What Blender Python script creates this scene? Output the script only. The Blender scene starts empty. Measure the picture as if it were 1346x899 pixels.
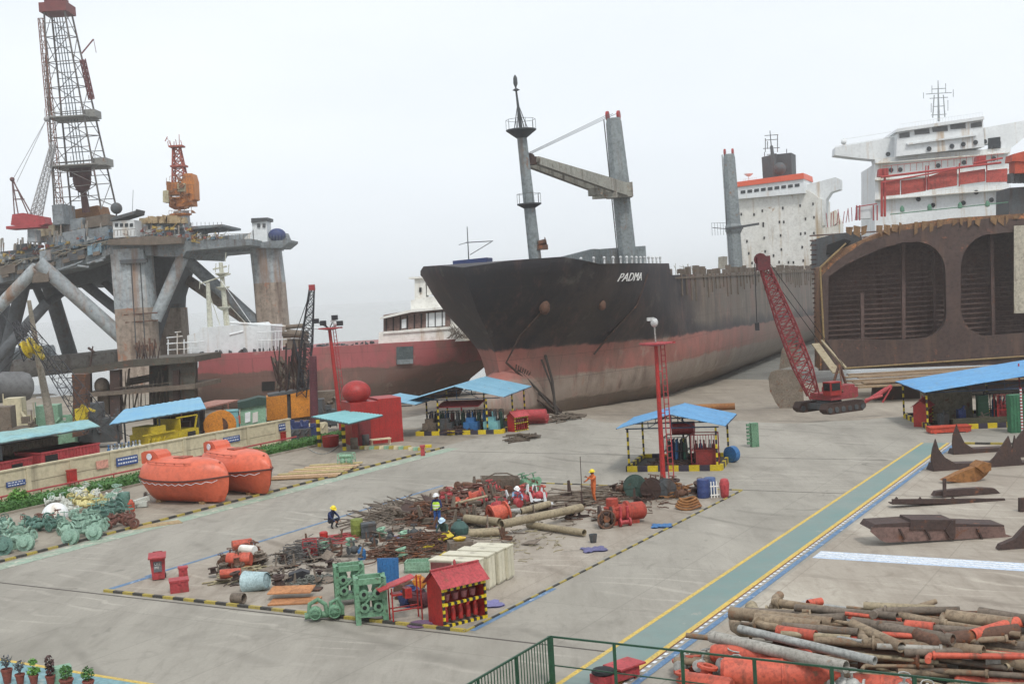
import bpy, bmesh, math, random
from mathutils import Vector, Matrix, geometry
rad = math.radians
sc = bpy.context.scene
COL = sc.collection
# ------------------------------------------------------------------ camera, sky, sun
FPX = 1570.0; CAMH = 11.3; PITCH = rad(2.44); ROLL = rad(3.4)
_f = Vector((0, math.cos(PITCH), -math.sin(PITCH))); _u = Vector((0, math.sin(PITCH), math.cos(PITCH))); _r = Vector((1, 0, 0))
_R = _r*math.cos(ROLL) - _u*math.sin(ROLL); _U = _r*math.sin(ROLL) + _u*math.cos(ROLL)
cd = bpy.data.cameras.new('camera'); cam = bpy.data.objects.new('camera', cd); COL.objects.link(cam)
cam.matrix_world = Matrix(((_R.x, _U.x, -_f.x, 0), (_R.y, _U.y, -_f.y, 0), (_R.z, _U.z, -_f.z, CAMH), (0, 0, 0, 1)))
cd.sensor_width = 36; cd.lens = 36*FPX/1346; cd.clip_end = 12000; cd.clip_start = 0.5
sc.camera = cam
SUN_EL, SUN_AZ = rad(55), rad(160)      # azimuth measured clockwise from +Y
w = bpy.data.worlds.new("World"); sc.world = w; w.use_nodes = True
wn = w.node_tree; wn.nodes.clear()
sky = wn.nodes.new('ShaderNodeTexSky'); sky.sky_type = 'NISHITA'; sky.sun_disc = False
sky.sun_elevation = SUN_EL; sky.sun_rotation = SUN_AZ; sky.dust_density = 4; sky.air_density = 1.2
bg1 = wn.nodes.new('ShaderNodeBackground'); bg1.inputs[1].default_value = 0.1; wn.links.new(sky.outputs[0], bg1.inputs[0])
tc = wn.nodes.new('ShaderNodeTexCoord'); mp = wn.nodes.new('ShaderNodeMapping'); mp.inputs['Scale'].default_value = (1, 1, 3.0)
nz = wn.nodes.new('ShaderNodeTexNoise'); nz.inputs['Scale'].default_value = 1.9; nz.inputs['Detail'].default_value = 6
cr = wn.nodes.new('ShaderNodeValToRGB')
cr.color_ramp.elements[0].position = 0.3; cr.color_ramp.elements[0].color = (0.78, 0.83, 0.885, 1)
cr.color_ramp.elements[1].position = 0.72; cr.color_ramp.elements[1].color = (0.88, 0.925, 0.97, 1)
bg2 = wn.nodes.new('ShaderNodeBackground'); bg2.inputs[1].default_value = 1.0
mx = wn.nodes.new('ShaderNodeMixShader'); mx.inputs[0].default_value = 0.93
wo = wn.nodes.new('ShaderNodeOutputWorld')
wn.links.new(tc.outputs['Generated'], mp.inputs[0]); wn.links.new(mp.outputs[0], nz.inputs[0]); wn.links.new(nz.outputs[0], cr.inputs[0])
wn.links.new(cr.outputs[0], bg2.inputs[0]); wn.links.new(bg1.outputs[0], mx.inputs[1]); wn.links.new(bg2.outputs[0], mx.inputs[2]); wn.links.new(mx.outputs[0], wo.inputs[0])
sd = bpy.data.lights.new('sun', 'SUN'); sd.energy = 1.8; sd.angle = rad(10); sd.color = (1, 0.96, 0.9)
so = bpy.data.objects.new('sun', sd); COL.objects.link(so)
so.rotation_euler = (rad(90) - SUN_EL, 0, -SUN_AZ + rad(180))
_sd = Vector((math.sin(SUN_AZ)*math.cos(SUN_EL), math.cos(SUN_AZ)*math.cos(SUN_EL), math.sin(SUN_EL)))
so.rotation_euler = _sd.to_track_quat('Z', 'Y').to_euler()
sc.view_settings.view_transform = 'Standard'; sc.view_settings.look = 'None'; sc.view_settings.exposure = 0.24; sc.view_settings.gamma = 1.0
sc.view_settings.use_curve_mapping = False
sc.cycles.volume_max_steps = 64; sc.cycles.volume_bounces = 3

# ------------------------------------------------------------------ measuring helpers (survey points taken off the photograph)
def _ray(px, py): return _f*FPX + _R*(px-673) + _U*(449.5-py)
def G(px, py, z=0.0):
    d = _ray(px, py); t = (z-CAMH)/d.z; return Vector((d.x*t, d.y*t, z))
def P(px, py, Y):
    d = _ray(px, py); t = Y/d.y; return Vector((d.x*t, Y, CAMH+d.z*t))
AH = rad(30.6); UD = Vector((math.sin(AH), math.cos(AH), 0)); VD = Vector((-math.cos(AH), math.sin(AH), 0))
def uv(u, v, z=0.0): return UD*u + VD*v + Vector((0, 0, z))
YR = math.atan2(UD.y, UD.x)      # rotation that lays local +X along the lane
class Pln:
    """a vertical plane through a surveyed point; h = heading of its normal (deg clockwise from +Y)"""
    def __init__(s, px, py, Y, h=0.0):
        s.o = P(px, py, Y); a = rad(h); s.n = Vector((math.sin(a), math.cos(a), 0)); s.d = Vector((math.cos(a), -math.sin(a), 0)); s.h = h
    def w(s, px, py, off=0.0):
        d = _ray(px, py); C = Vector((0, 0, CAMH)); o = s.o + s.n*off
        t = (o-C).dot(s.n)/d.dot(s.n); return C+d*t
    def az(s, px, py, off=0.0):
        q = s.w(px, py, off)-s.o; return (q.dot(s.d), q.z)
    def mat(s, off=0.0):
        o = s.o+s.n*off
        return Matrix(((s.d.x, s.n.x, 0, o.x), (s.d.y, s.n.y, 0, o.y), (0, 0, 1, o.z), (0, 0, 0, 1)))

# ------------------------------------------------------------------ materials
def srgb(h):
    h = h.lstrip('#'); c = [int(h[i:i+2], 16)/255 for i in (0, 2, 4)]
    return tuple((x/12.92 if x <= .04045 else ((x+.055)/1.055)**2.4) for x in c)
_M = {}
def lk(nt, a, b): nt.links.new(a, b)
def mat(name, base, base2=None, scale=.6, rust=0.0, streak=0.0, rough=.75, bump=.15, rc='#5d3a28', sc_='#4a3529', metal=0.0, var=.06, aniso=(1, 1, 1), fine=0.4):
    if name in _M: return _M[name]
    m = bpy.data.materials.new(name); m.use_nodes = True; nt = m.node_tree; nt.nodes.clear()
    N = nt.nodes.new
    out = N('ShaderNodeOutputMaterial'); b = N('ShaderNodeBsdfPrincipled'); lk(nt, b.outputs[0], out.inputs[0])
    t = N('ShaderNodeTexCoord'); base = srgb(base); base2 = srgb(base2) if base2 else tuple(x*.72 for x in base)
    mp = N('ShaderNodeMapping'); mp.inputs['Scale'].default_value = aniso; lk(nt, t.outputs['Object'], mp.inputs[0])
    oi = N('ShaderNodeObjectInfo')
    def noise(s, det=5, r=.6, vec=None):
        n = N('ShaderNodeTexNoise'); n.inputs['Scale'].default_value = s; n.inputs['Detail'].default_value = det; n.inputs['Roughness'].default_value = r
        lk(nt, vec or mp.outputs[0], n.inputs[0]); return n.outputs[0]
    def ramp(x, lo, hi):
        n = N('ShaderNodeMapRange'); n.clamp = True; n.inputs[1].default_value = lo; n.inputs[2].default_value = hi; lk(nt, x, n.inputs[0]); return n.outputs[0]
    def mix(f, c1, c2, mode='MIX'):
        n = N('ShaderNodeMix'); n.data_type = 'RGBA'; n.blend_type = mode
        if isinstance(f, (int, float)): n.inputs[0].default_value = f
        else: lk(nt, f, n.inputs[0])
        for i, c in ((6, c1), (7, c2)):
            if isinstance(c, tuple): n.inputs[i].default_value = (*c[:3], 1)
            else: lk(nt, c, n.inputs[i])
        return n.outputs[2]
    n1 = noise(scale)
    c = mix(ramp(n1, .35, .68), base, base2)
    nf = noise(scale*9, 4, .7)
    if fine: c = mix(ramp(nf, .45, .8), c, tuple(x*(1-fine*1.6) for x in base2))
    if fine > .1:
        c = mix(ramp(noise(scale*3.1, 8, .75), .52, .7, ) if False else ramp(noise(scale*3.1, 8, .75), .5, .72), c, mix(.55, c, tuple(x*.45+.02 for x in base2)))
    if streak:
        ms = N('ShaderNodeMapping'); ms.inputs['Scale'].default_value = (1, 1, .09); lk(nt, t.outputs['Object'], ms.inputs[0])
        ns = noise(max(scale*2.2, .5), 6, .65, ms.outputs[0]); c = mix(ramp(ns, .62-.22*streak, .74-.1*streak), c, srgb(sc_))
    if rust:
        nr = noise(scale*2.3, 9, .72); c = mix(ramp(nr, .66-.26*rust, .72-.22*rust), c, mix(nf, srgb(rc), tuple(x*1.9 for x in srgb(rc))))
    hv = N('ShaderNodeHueSaturation'); lk(nt, c, hv.inputs['Color'])
    mr = N('ShaderNodeMapRange'); mr.inputs[3].default_value = 1-var*2; mr.inputs[4].default_value = 1+var; lk(nt, oi.outputs['Random'], mr.inputs[0]); lk(nt, mr.outputs[0], hv.inputs['Value'])
    lk(nt, hv.outputs[0], b.inputs['Base Color'])
    b.inputs['Roughness'].default_value = rough; b.inputs['Metallic'].default_value = metal
    if bump:
        bp = N('ShaderNodeBump'); bp.inputs['Strength'].default_value = bump; bp.inputs['Distance'].default_value = .05
        lk(nt, nf, bp.inputs['Height']); lk(nt, bp.outputs[0], b.inputs['Normal'])
    m['_'] = 0; del m['_']
    _M[name] = m; return m

# ------------------------------------------------------------------ mesh collector
WM = {}
def rotz(a): return Matrix.Rotation(a, 4, 'Z')
def frame(p0, p1):
    """matrix with origin p0, Z axis along p0->p1"""
    d = (Vector(p1)-Vector(p0)); L = d.length
    if L < 1e-9: return Matrix.Translation(p0), 0
    q = d.to_track_quat('Z', 'Y'); return Matrix.Translation(p0) @ q.to_matrix().to_4x4(), L
class MB:
    def __init__(s, M=None): s.v = []; s.f = []; s.m = []; s.M = M or Matrix.Identity(4)
    def add(s, vs, fs, mi=0, T=None):
        A = s.M @ T if T is not None else s.M; k = len(s.v)
        s.v += [A @ Vector(v) for v in vs]; s.f += [tuple(i+k for i in f) for f in fs]; s.m += [mi]*len(fs); return s
    def box(s, c, sz, T=None, mi=0, taper=1.0):
        x, y, z = sz[0]/2, sz[1]/2, sz[2]/2; cx, cy, cz = c
        vs = [(cx+a*x*(taper if d > 0 else 1), cy+b*y*(taper if d > 0 else 1), cz+d*z) for d in (-1, 1) for a, b in ((-1, -1), (1, -1), (1, 1), (-1, 1))]
        return s.add(vs, [(0, 3, 2, 1), (4, 5, 6, 7), (0, 1, 5, 4), (1, 2, 6, 5), (2, 3, 7, 6), (3, 0, 4, 7)], mi, T)
    def bx(s, x0, x1, y0, y1, z0, z1, T=None, mi=0): return s.box(((x0+x1)/2, (y0+y1)/2, (z0+z1)/2), (x1-x0, y1-y0, z1-z0), T, mi)
    def bar(s, p0, p1, w, h=None, mi=0):
        T, L = frame(p0, p1); return s.box((0, 0, L/2), (w, h or w, L), T, mi)
    def tube(s, p0, p1, r0, r1=None, n=10, mi=0, caps=True):
        T, L = frame(p0, p1); r1 = r0 if r1 is None else r1
        vs = [(r*math.cos(2*math.pi*i/n), r*math.sin(2*math.pi*i/n), z) for r, z in ((r0, 0), (r1, L)) for i in range(n)]
        fs = [(i, (i+1) % n, n+(i+1) % n, n+i) for i in range(n)]
        if caps: fs += [tuple(range(n))[::-1], tuple(range(n, 2*n))]
        return s.add(vs, fs, mi, T)
    def pipe(s, p0, p1, r, th=.15, n=14, mi=0):
        T, L = frame(p0, p1); ri = r*(1-th); pr = [(r, 0), (r, L), (ri, L), (ri, 0)]
        vs = [(q*math.cos(2*math.pi*i/n), q*math.sin(2*math.pi*i/n), z) for q, z in pr for i in range(n)]
        fs = [(k*n+i, k*n+(i+1) % n, ((k+1) % 4)*n+(i+1) % n, ((k+1) % 4)*n+i) for k in range(4) for i in range(n)]
        return s.add(vs, fs, mi, T)
    def lathe(s, prof, T=None, n=16, mi=0, caps=True):
        vs = [(r*math.cos(2*math.pi*i/n), r*math.sin(2*math.pi*i/n), z) for r, z in prof for i in range(n)]
        fs = [(k*n+i, k*n+(i+1) % n, (k+1)*n+(i+1) % n, (k+1)*n+i) for k in range(len(prof)-1) for i in range(n)]
        if caps: fs += [tuple(range(n))[::-1], tuple(range((len(prof)-1)*n, len(prof)*n))]
        return s.add(vs, fs, mi, T)
    def sph(s, c, r, n=14, m=8, T=None, mi=0):
        r = (r, r, r) if isinstance(r, (int, float)) else r
        vs = [(c[0], c[1], c[2]-r[2])]
        for k in range(1, m):
            a = math.pi*k/m-math.pi/2
            vs += [(c[0]+r[0]*math.cos(a)*math.cos(2*math.pi*i/n), c[1]+r[1]*math.cos(a)*math.sin(2*math.pi*i/n), c[2]+r[2]*math.sin(a)) for i in range(n)]
        vs.append((c[0], c[1], c[2]+r[2])); e = len(vs)-1
        fs = [(0, 1+(i+1) % n, 1+i) for i in range(n)]+[(1+k*n+i, 1+k*n+(i+1) % n, 1+(k+1)*n+(i+1) % n, 1+(k+1)*n+i) for k in range(m-2) for i in range(n)]
        fs += [(e, 1+(m-2)*n+i, 1+(m-2)*n+(i+1) % n) for i in range(n)]
        return s.add(vs, fs, mi, T)
    def path(s, pts, r, n=7, mi=0, closed=False):
        pts = [Vector(p) for p in pts]; K = len(pts); rs = r if isinstance(r, (list, tuple)) else [r]*K
        vs = []; ref = Vector((0, 0, 1)); prev = None
        for k, p in enumerate(pts):
            d = (pts[min(k+1, K-1)]-pts[max(k-1, 0)])
            if closed: d = pts[(k+1) % K]-pts[k-1]
            d = d.normalized() if d.length > 1e-9 else Vector((0, 0, 1))
            if prev is None:
                a = d.cross(ref if abs(d.z) < .95 else Vector((1, 0, 0))).normalized()
            else:
                a = (prev-d*prev.dot(d)); a = a.normalized() if a.length > 1e-6 else d.orthogonal().normalized()
            prev = a; bb = d.cross(a)
            vs += [p+(a*math.cos(2*math.pi*i/n)+bb*math.sin(2*math.pi*i/n))*rs[k] for i in range(n)]
        fs = [(k*n+i, k*n+(i+1) % n, (k+1)*n+(i+1) % n, (k+1)*n+i) for k in range(K-1) for i in range(n)]
        if closed: fs += [((K-1)*n+i, (K-1)*n+(i+1) % n, (i+1) % n, i) for i in range(n)]
        else: fs += [tuple(range(n))[::-1], tuple(range((K-1)*n, K*n))]
        return s.add(vs, fs, mi)
    def prism(s, loops, depth, T=None, mi=0, d0=0.0):
        """loops: 2D (x,z) outer outline then holes, extruded along local +Y from d0"""
        if not isinstance(loops[0][0], (tuple, list)): loops = [loops]
        tris = geometry.tessellate_polygon([[Vector((a, b, 0)) for a, b in L] for L in loops])
        fl = [p for L in loops for p in L]; n = len(fl)
        vs = [(a, d0, b) for a, b in fl]+[(a, d0+depth, b) for a, b in fl]
        fs = [tuple(t) for t in tris]+[tuple(i+n for i in t[::-1]) for t in tris]; k = 0
        for L in loops:
            m = len(L); fs += [(k+i, k+(i+1) % m, n+k+(i+1) % m, n+k+i) for i in range(m)]; k += m
        return s.add(vs, fs, mi, T)
    def lattice(s, p0, p1, w0, w1, nseg, r=.05, rc=None, mi=0, up=None, xb=True, nn=4):
        """four-chord lattice column from p0 to p1, width w0 -> w1"""
        T, L = frame(p0, p1); rc = rc or r*1.7
        if up is not None:
            d = (Vector(p1)-Vector(p0)).normalized(); a = (Vector(up)-d*Vector(up).dot(d)).normalized(); b_ = d.cross(a)
            T = Matrix(((a.x, b_.x, d.x, p0[0]), (a.y, b_.y, d.y, p0[1]), (a.z, b_.z, d.z, p0[2]), (0, 0, 0, 1)))
        def cn(k, c):
            t = k/nseg; wv = w0+(w1-w0)*t; wx, wy = (wv, wv) if not isinstance(wv, Vector) else (wv.x, wv.y)
            return T @ Vector(((-1, 1, 1, -1)[c]*wx/2, (-1, -1, 1, 1)[c]*wy/2, L*t))
        for c in range(4):
            s.tube(cn(0, c), cn(nseg, c), rc, n=6, mi=mi)
            for k in range(nseg):
                q = (c+1) % 4
                s.tube(cn(k+1, c), cn(k+1, q), r, n=nn, mi=mi, caps=False)
                if (k % 2 == 0) or xb: s.tube(cn(k, c), cn(k+1, q), r, n=nn, mi=mi, caps=False)
                if (k % 2 == 1) or xb: s.tube(cn(k, q), cn(k+1, c), r, n=nn, mi=mi, caps=False)
        return s
    def build(s, name, mt, parent=None, label=None, local=False, recalc=True, ang=35):
        me = bpy.data.meshes.new(name)
        if parent is not None and not local:
            I = WM[parent.name].inverted(); vs = [I @ v for v in s.v]
        else: vs = s.v
        me.from_pydata([tuple(v) for v in vs], [], s.f)
        mts = mt if isinstance(mt, (list, tuple)) else [mt]
        for q in mts: me.materials.append(q)
        if len(mts) > 1: me.polygons.foreach_set('material_index', s.m)
        if recalc:
            bm = bmesh.new(); bm.from_mesh(me); bmesh.ops.recalc_face_normals(bm, faces=bm.faces); bm.to_mesh(me); bm.free()
        me.polygons.foreach_set('use_smooth', [True]*len(me.polygons))
        me.set_sharp_from_angle(angle=rad(ang)); me.update()
        o = bpy.data.objects.new(name, me); COL.objects.link(o)
        WM[o.name] = WM[parent.name] if parent is not None else Matrix.Identity(4)
        if parent is not None: o.parent = parent
        if label: o['label'] = label
        return o
def tag(o, label, cat, group=None, kind=None):
    if label: o['label'] = label
    if cat: o['category'] = cat
    if group: o['group'] = group
    if kind: o['kind'] = kind
    return o
def thing(name, label, cat, loc=(0, 0, 0), rz=0.0, group=None):
    o = bpy.data.objects.new(name, None); COL.objects.link(o); o.location = loc; o.rotation_euler = (0, 0, rz); o.empty_display_size = .3
    WM[o.name] = Matrix.Translation(loc) @ rotz(rz); return tag(o, label, cat, group)
def solo(name, mb, mt, label, cat, loc=None, rz=0.0, group=None, kind=None, ang=35):
    """a thing that is one mesh. If loc is given the verts are local to it."""
    if loc is None and mb.v:
        L = len(mb.v); c = Vector((sum(v.x for v in mb.v)/L, sum(v.y for v in mb.v)/L, min(v.z for v in mb.v))); mb.v = [v-c for v in mb.v]; loc = c
    o = mb.build(name, mt, ang=ang); o.location = loc; o.rotation_euler = (0, 0, rz); WM[o.name] = Matrix.Translation(loc) @ rotz(rz)
    return tag(o, label, cat, group, kind)
def struct(name, mb, mt, recalc=True):
    o = mb.build(name, mt, recalc=recalc); o['kind'] = 'structure'; return o
def dup(root, loc, rz=0.0, label=None, group=None, scale=None, rot=None):
    r = root.copy(); COL.objects.link(r); r.location = loc; r.rotation_euler = rot or (0, 0, rz)
    if scale: r.scale = (scale,)*3
    if label: r['label'] = label
    if group: r['group'] = group
    for ch in list(root.children):
        c = ch.copy(); COL.objects.link(c); c.parent = r
        for g in list(ch.children):
            d = g.copy(); COL.objects.link(d); d.parent = c
    return r
random.seed(7)
rnd = random.random
def ru(a, b): return a+(b-a)*rnd()

# ------------------------------------------------------------------ material palette
YEL = mat('yellow_paint', '#d8c01e', '#c4ab1c', 3, rust=.12, rough=.6)
BLK = mat('black_paint', '#2a2930', '#1c1b20', 3, rough=.6)
RED = mat('red_paint', '#b02a26', '#96221f', 1.2, rust=.15, rough=.5)
REDD = mat('faded_red_paint', '#b5454a', '#9c3438', 1.0, rust=.25, rough=.6)
ORG = mat('orange_shell', '#d5694c', '#c85e42', .5, rough=.45, streak=.12, sc_='#b8553a', fine=.12)
ORP = mat('orange_pipe_paint', '#c45c45', '#b34c38', 1.0, rust=.3, streak=.2, rough=.6)
BLU = mat('blue_roof_sheet', '#5e9cca', '#4f8dbf', .5, rough=.55, fine=.12, bump=.05, streak=.2, sc_='#6f8ea6')
BLU2 = mat('faded_blue_roof_sheet', '#83b0c6', '#6f9fb8', .8, rust=.2, rc='#6a6460', rough=.6, fine=.1)
TEA = mat('teal_roof_sheet', '#7fb5b8', '#6ca6ab', .8, rust=.12, rc='#6f7a74', rough=.6, fine=.1)
WHT = mat('white_ship_paint', '#e2e6e7', '#d4d8d9', .25, streak=.3, sc_='#b09878', rough=.55, fine=.08, bump=.05)
WHR = mat('rust_streaked_white_paint', '#e8e8e3', '#dcdbd3', .2, rust=.08, streak=.5, rc='#8a6a48', sc_='#a58a62', rough=.6, fine=.12)
CRM = mat('cream_wall_paint', '#cfc6a8', '#bfb598', .4, streak=.35, sc_='#8d8571', rough=.8, fine=.12)
GRY = mat('grey_steel_paint', '#8b9496', '#7b8386', .3, rust=.2, streak=.35, rc='#6b4c38', sc_='#6e625a', rough=.65)
GRD = mat('dark_grey_steel', '#4e5356', '#3f4346', .4, rust=.25, streak=.3, rough=.7)
GRN = mat('green_machine_paint', '#72997c', '#5e8a6c', 1.5, rust=.3, rc='#3a3a30', rough=.6)
GRNP = mat('pale_green_paint', '#8fb39a', '#7ba488', 1.5, rust=.2, rc='#5a5444', rough=.65)
GRF = mat('green_rail_paint', '#1f4f36', '#1a4430', 2, rough=.5)
RST = mat('rusty_steel', '#6a4c3c', '#503a30', .8, rust=.5, rc='#6b4026', rough=.85, bump=.4)
RSTD = mat('dark_rusty_steel', '#46332d', '#392a26', .7, rust=.25, rc='#5a3a28', rough=.85, bump=.3)
RSTG = mat('grey_brown_scrap_steel', '#7a6e62', '#62584d', 1.0, rust=.3, rc='#5f4532', rough=.85, bump=.3)
PIP = mat('weathered_pipe_steel', '#94846e', '#7a6854', 1.0, rust=.35, rc='#6a4a34', rough=.8, bump=.25)
PIPY = mat('tan_pipe_paint', '#a2957b', '#92856c', 1.0, rust=.2, rc='#6a5744', rough=.75)
SIL = mat('silver_pipe', '#b3b4b0', '#9c9d99', 1.0, rust=.25, rc='#6e6458', rough=.5, metal=.2)
DRK = mat('dark_void', '#1b1b1d', '#141416', 1, rough=.9, bump=0)
GLS = mat('dark_window_glass', '#20272c', '#171c20', 1, rough=.12, bump=0, fine=0)
WOOD = mat('plank_wood', '#a58660', '#8d7050', 1.5, rust=.1, rough=.85, aniso=(1, 6, 1))
OCR = mat('ochre_rusty_steel', '#9a6b3c', '#7f5530', .7, rust=.4, rc='#6b3f22', rough=.85, bump=.3)
BLP = mat('blue_paint', '#2f6fa8', '#285f92', 1.5, rust=.1, rough=.55)
BLD = mat('dark_blue_paint', '#2c3f74', '#243463', 1.5, rust=.15, rough=.6)
ORC = mat('orange_machine_paint', '#d0872a', '#bb7522', 1.0, rust=.25, rough=.55)
YLM = mat('yellow_machine_paint', '#c9b22a', '#b39c24', 1.0, rust=.25, rough=.55)
RBR = mat('black_rubber', '#26262a', '#1d1d20', 2, rough=.85)
# ================================================================== THE SETTING
def concrete(name, a, b_, stain, sa=.5):
    m = bpy.data.materials.new(name); m.use_nodes = True; nt = m.node_tree; nt.nodes.clear(); N = nt.nodes.new
    out = N('ShaderNodeOutputMaterial'); b = N('ShaderNodeBsdfPrincipled'); lk(nt, b.outputs[0], out.inputs[0]); t = N('ShaderNodeTexCoord')
    def mp(s, rz=0):
        q = N('ShaderNodeMapping'); q.inputs['Scale'].default_value = s; q.inputs['Rotation'].default_value = (0, 0, rz); lk(nt, t.outputs['Object'], q.inputs[0]); return q.outputs[0]
    def noise(s, det, vec, r=.6, dist=0):
        n = N('ShaderNodeTexNoise'); n.inputs['Scale'].default_value = s; n.inputs['Detail'].default_value = det; n.inputs['Roughness'].default_value = r; n.inputs['Distortion'].default_value = dist; lk(nt, vec, n.inputs[0]); return n.outputs[0]
    def ramp(x, lo, hi, o=1.0):
        n = N('ShaderNodeMapRange'); n.inputs[1].default_value = lo; n.inputs[2].default_value = hi; n.inputs[4].default_value = o; lk(nt, x, n.inputs[0]); return n.outputs[0]
    def mix(f, c1, c2):
        n = N('ShaderNodeMix'); n.data_type = 'RGBA'; lk(nt, f, n.inputs[0])
        for i, c in ((6, c1), (7, c2)):
            if isinstance(c, tuple): n.inputs[i].default_value = (*c[:3], 1)
            else: lk(nt, c, n.inputs[i])
        return n.outputs[2]
    v0 = mp((1, 1, 1)); v1 = mp((1, .22, 1), -YR)      # stains drawn out along the traffic
    c = mix(ramp(noise(.09, 6, v0), .35, .65), srgb(a), srgb(b_))
    c = mix(ramp(noise(.35, 8, v1, .7), .46, .74, sa), c, srgb(stain))
    c = mix(ramp(noise(.14, 9, mp((.5, 1, 1), -YR+.3), .75, 1.5), .55, .68, sa*.55), c, tuple(x*.8 for x in srgb(stain)))
    c = mix(ramp(noise(.8, 8, v0, .72, .6), .56, .8, sa*.9), c, tuple(x*.8 for x in srgb(stain)))
    c = mix(ramp(noise(.22, 7, v1, .65, .3), .54, .7, .5), c, tuple(min(1, x*1.25) for x in srgb(a)))
    # tyre scuffs: distorted bands, kept to patches
    wv = N('ShaderNodeTexWave'); wv.inputs['Scale'].default_value = .5; wv.inputs['Distortion'].default_value = 14; wv.inputs['Detail'].default_value = 3; wv.inputs['Detail Scale'].default_value = .35; lk(nt, mp((.35, 1, 1), -YR+.5), wv.inputs[0])
    mm = N('ShaderNodeMath'); mm.operation = 'MULTIPLY'; lk(nt, ramp(wv.outputs[0], .86, 1.0, .5), mm.inputs[0]); lk(nt, ramp(noise(.13, 5, v0), .5, .6), mm.inputs[1]); c = mix(mm.outputs[0], c, tuple(min(1, x*1.35) for x in srgb(a)))
    w2 = N('ShaderNodeTexWave'); w2.inputs['Scale'].default_value = .22; w2.inputs['Distortion'].default_value = 9; w2.inputs['Detail'].default_value = 2; w2.inputs['Detail Scale'].default_value = .3; lk(nt, mp((1, .3, 1), -YR-.2), w2.inputs[0])
    m2 = N('ShaderNodeMath'); m2.operation = 'MULTIPLY'; lk(nt, ramp(w2.outputs[0], .9, 1.0, .6), m2.inputs[0]); lk(nt, ramp(noise(.1, 5, v0), .5, .62), m2.inputs[1]); c = mix(m2.outputs[0], c, tuple(x*.7 for x in srgb(stain)))
    bj = N('ShaderNodeTexBrick'); bj.inputs['Scale'].default_value = 1; bj.inputs['Brick Width'].default_value = 6.2; bj.inputs['Row Height'].default_value = 4.6; bj.inputs['Mortar Size'].default_value = .03; bj.offset = 0
    bj.inputs['Color1'].default_value = (0, 0, 0, 1); bj.inputs['Color2'].default_value = (.25, .25, .25, 1); bj.inputs['Mortar'].default_value = (1, 1, 1, 1); lk(nt, mp((1, 1, 1), -YR), bj.inputs[0]); c = mix(ramp(bj.outputs[0], 0, 1, .3), c, tuple(x*.62 for x in srgb(stain)))
    # oil spots
    c = mix(ramp(noise(.55, 3, v0, .5, 1.2), .69, .76, .55), c, tuple(x*.45 for x in srgb(stain)))
    # a hairline net of cracks and slab joints
    vo = N('ShaderNodeTexVoronoi'); vo.feature = 'DISTANCE_TO_EDGE'; vo.inputs['Scale'].default_value = .16; lk(nt, v0, vo.inputs[0])
    c = mix(ramp(vo.outputs[0], .004, .0, .10), c, tuple(x*.5 for x in srgb(stain)))
    c = mix(ramp(noise(2.2, 6, v1, .75, .4), .52, .72, sa*.55), c, tuple(x*.85 for x in srgb(stain)))
    c = mix(ramp(noise(.05, 4, v0, .6), .5, .62, sa*.4), c, tuple(x*.95 for x in srgb(stain)))
    c = mix(ramp(noise(9, 5, v0, .8), .4, .75, .45), c, tuple(x*.7 for x in srgb(b_)))
    lk(nt, c, b.inputs['Base Color']); b.inputs['Roughness'].default_value = .88
    bp = N('ShaderNodeBump'); bp.inputs['Strength'].default_value = .25; bp.inputs['Distance'].default_value = .02; lk(nt, noise(5, 6, v0, .7), bp.inputs['Height']); lk(nt, bp.outputs[0], b.inputs['Normal'])
    return m
CONC = concrete('road_concrete', '#9d988e', '#908c82', '#716c63', .7)
CONP = concrete('plot_concrete', '#a69e92', '#948b7f', '#6f6355', .85)
CONR = concrete('pale_plot_concrete', '#aaa396', '#999084', '#74685b', .8)
MUD = concrete('beach_mud', '#9c9385', '#8a8174', '#6a6157', .7)
PUD = concrete('old_concrete', '#9e9688', '#8b8275', '#685f53', .85)

# ground: one sheet, flat under the yard, then the tidal beach and sea bed, out to the horizon
us = [-2500, -60, 0, 60, 90] + [91+i*1.0 for i in range(8)] + [100+i*4 for i in range(20)] + [190, 230, 400, 4600]
vsl = [-3800, -300, -120] + [-100+i*8 for i in range(38)] + [230, 400, 900, 3800]
def gz(u, v):
    e = 92+2.5*math.sin(v*.13)+1.2*math.sin(v*.41)
    if v > 66: e = 84+1.2*math.sin(v*.3)
    if u < e: return -.06
    if u < e+7: return -.06-(u-e)/7*.95
    z = -1.0-(u-e-7)*.03
    z += .12*math.sin(u*.31+v*.17)+.08*math.sin(v*.5-u*.21)
    return max(z, -4.2)
g = MB(); nv = len(vsl)
vv = [tuple(uv(u, v, gz(u, v))) for u in us for v in vsl]
g.add(vv, [(i*nv+j, i*nv+j+1, (i+1)*nv+j+1, (i+1)*nv+j) for i in range(len(us)-1) for j in range(nv-1)])
struct('ground', g, MUD)
# sea: sheet over the sea bed; slightly wavy, muddy grey
def sea_mat():
    m = bpy.data.materials.new('sea_water'); m.use_nodes = True; nt = m.node_tree; b = nt.nodes['Principled BSDF']
    b.inputs['Base Color'].default_value = (*srgb('#8e8f8a'), 1); b.inputs['Roughness'].default_value = .22; b.inputs['IOR'].default_value = 1.33
    t = nt.nodes.new('ShaderNodeTexCoord'); mp = nt.nodes.new('ShaderNodeMapping'); mp.inputs['Scale'].default_value = (.5, .9, 1); lk(nt, t.outputs['Object'], mp.inputs[0])
    n = nt.nodes.new('ShaderNodeTexNoise'); n.inputs['Scale'].default_value = .35; n.inputs['Detail'].default_value = 7; lk(nt, mp.outputs[0], n.inputs[0])
    bp = nt.nodes.new('ShaderNodeBump'); bp.inputs['Strength'].default_value = .5; bp.inputs['Distance'].default_value = .25; lk(nt, n.outputs[0], bp.inputs['Height']); lk(nt, bp.outputs[0], b.inputs['Normal'])
    return m
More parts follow.
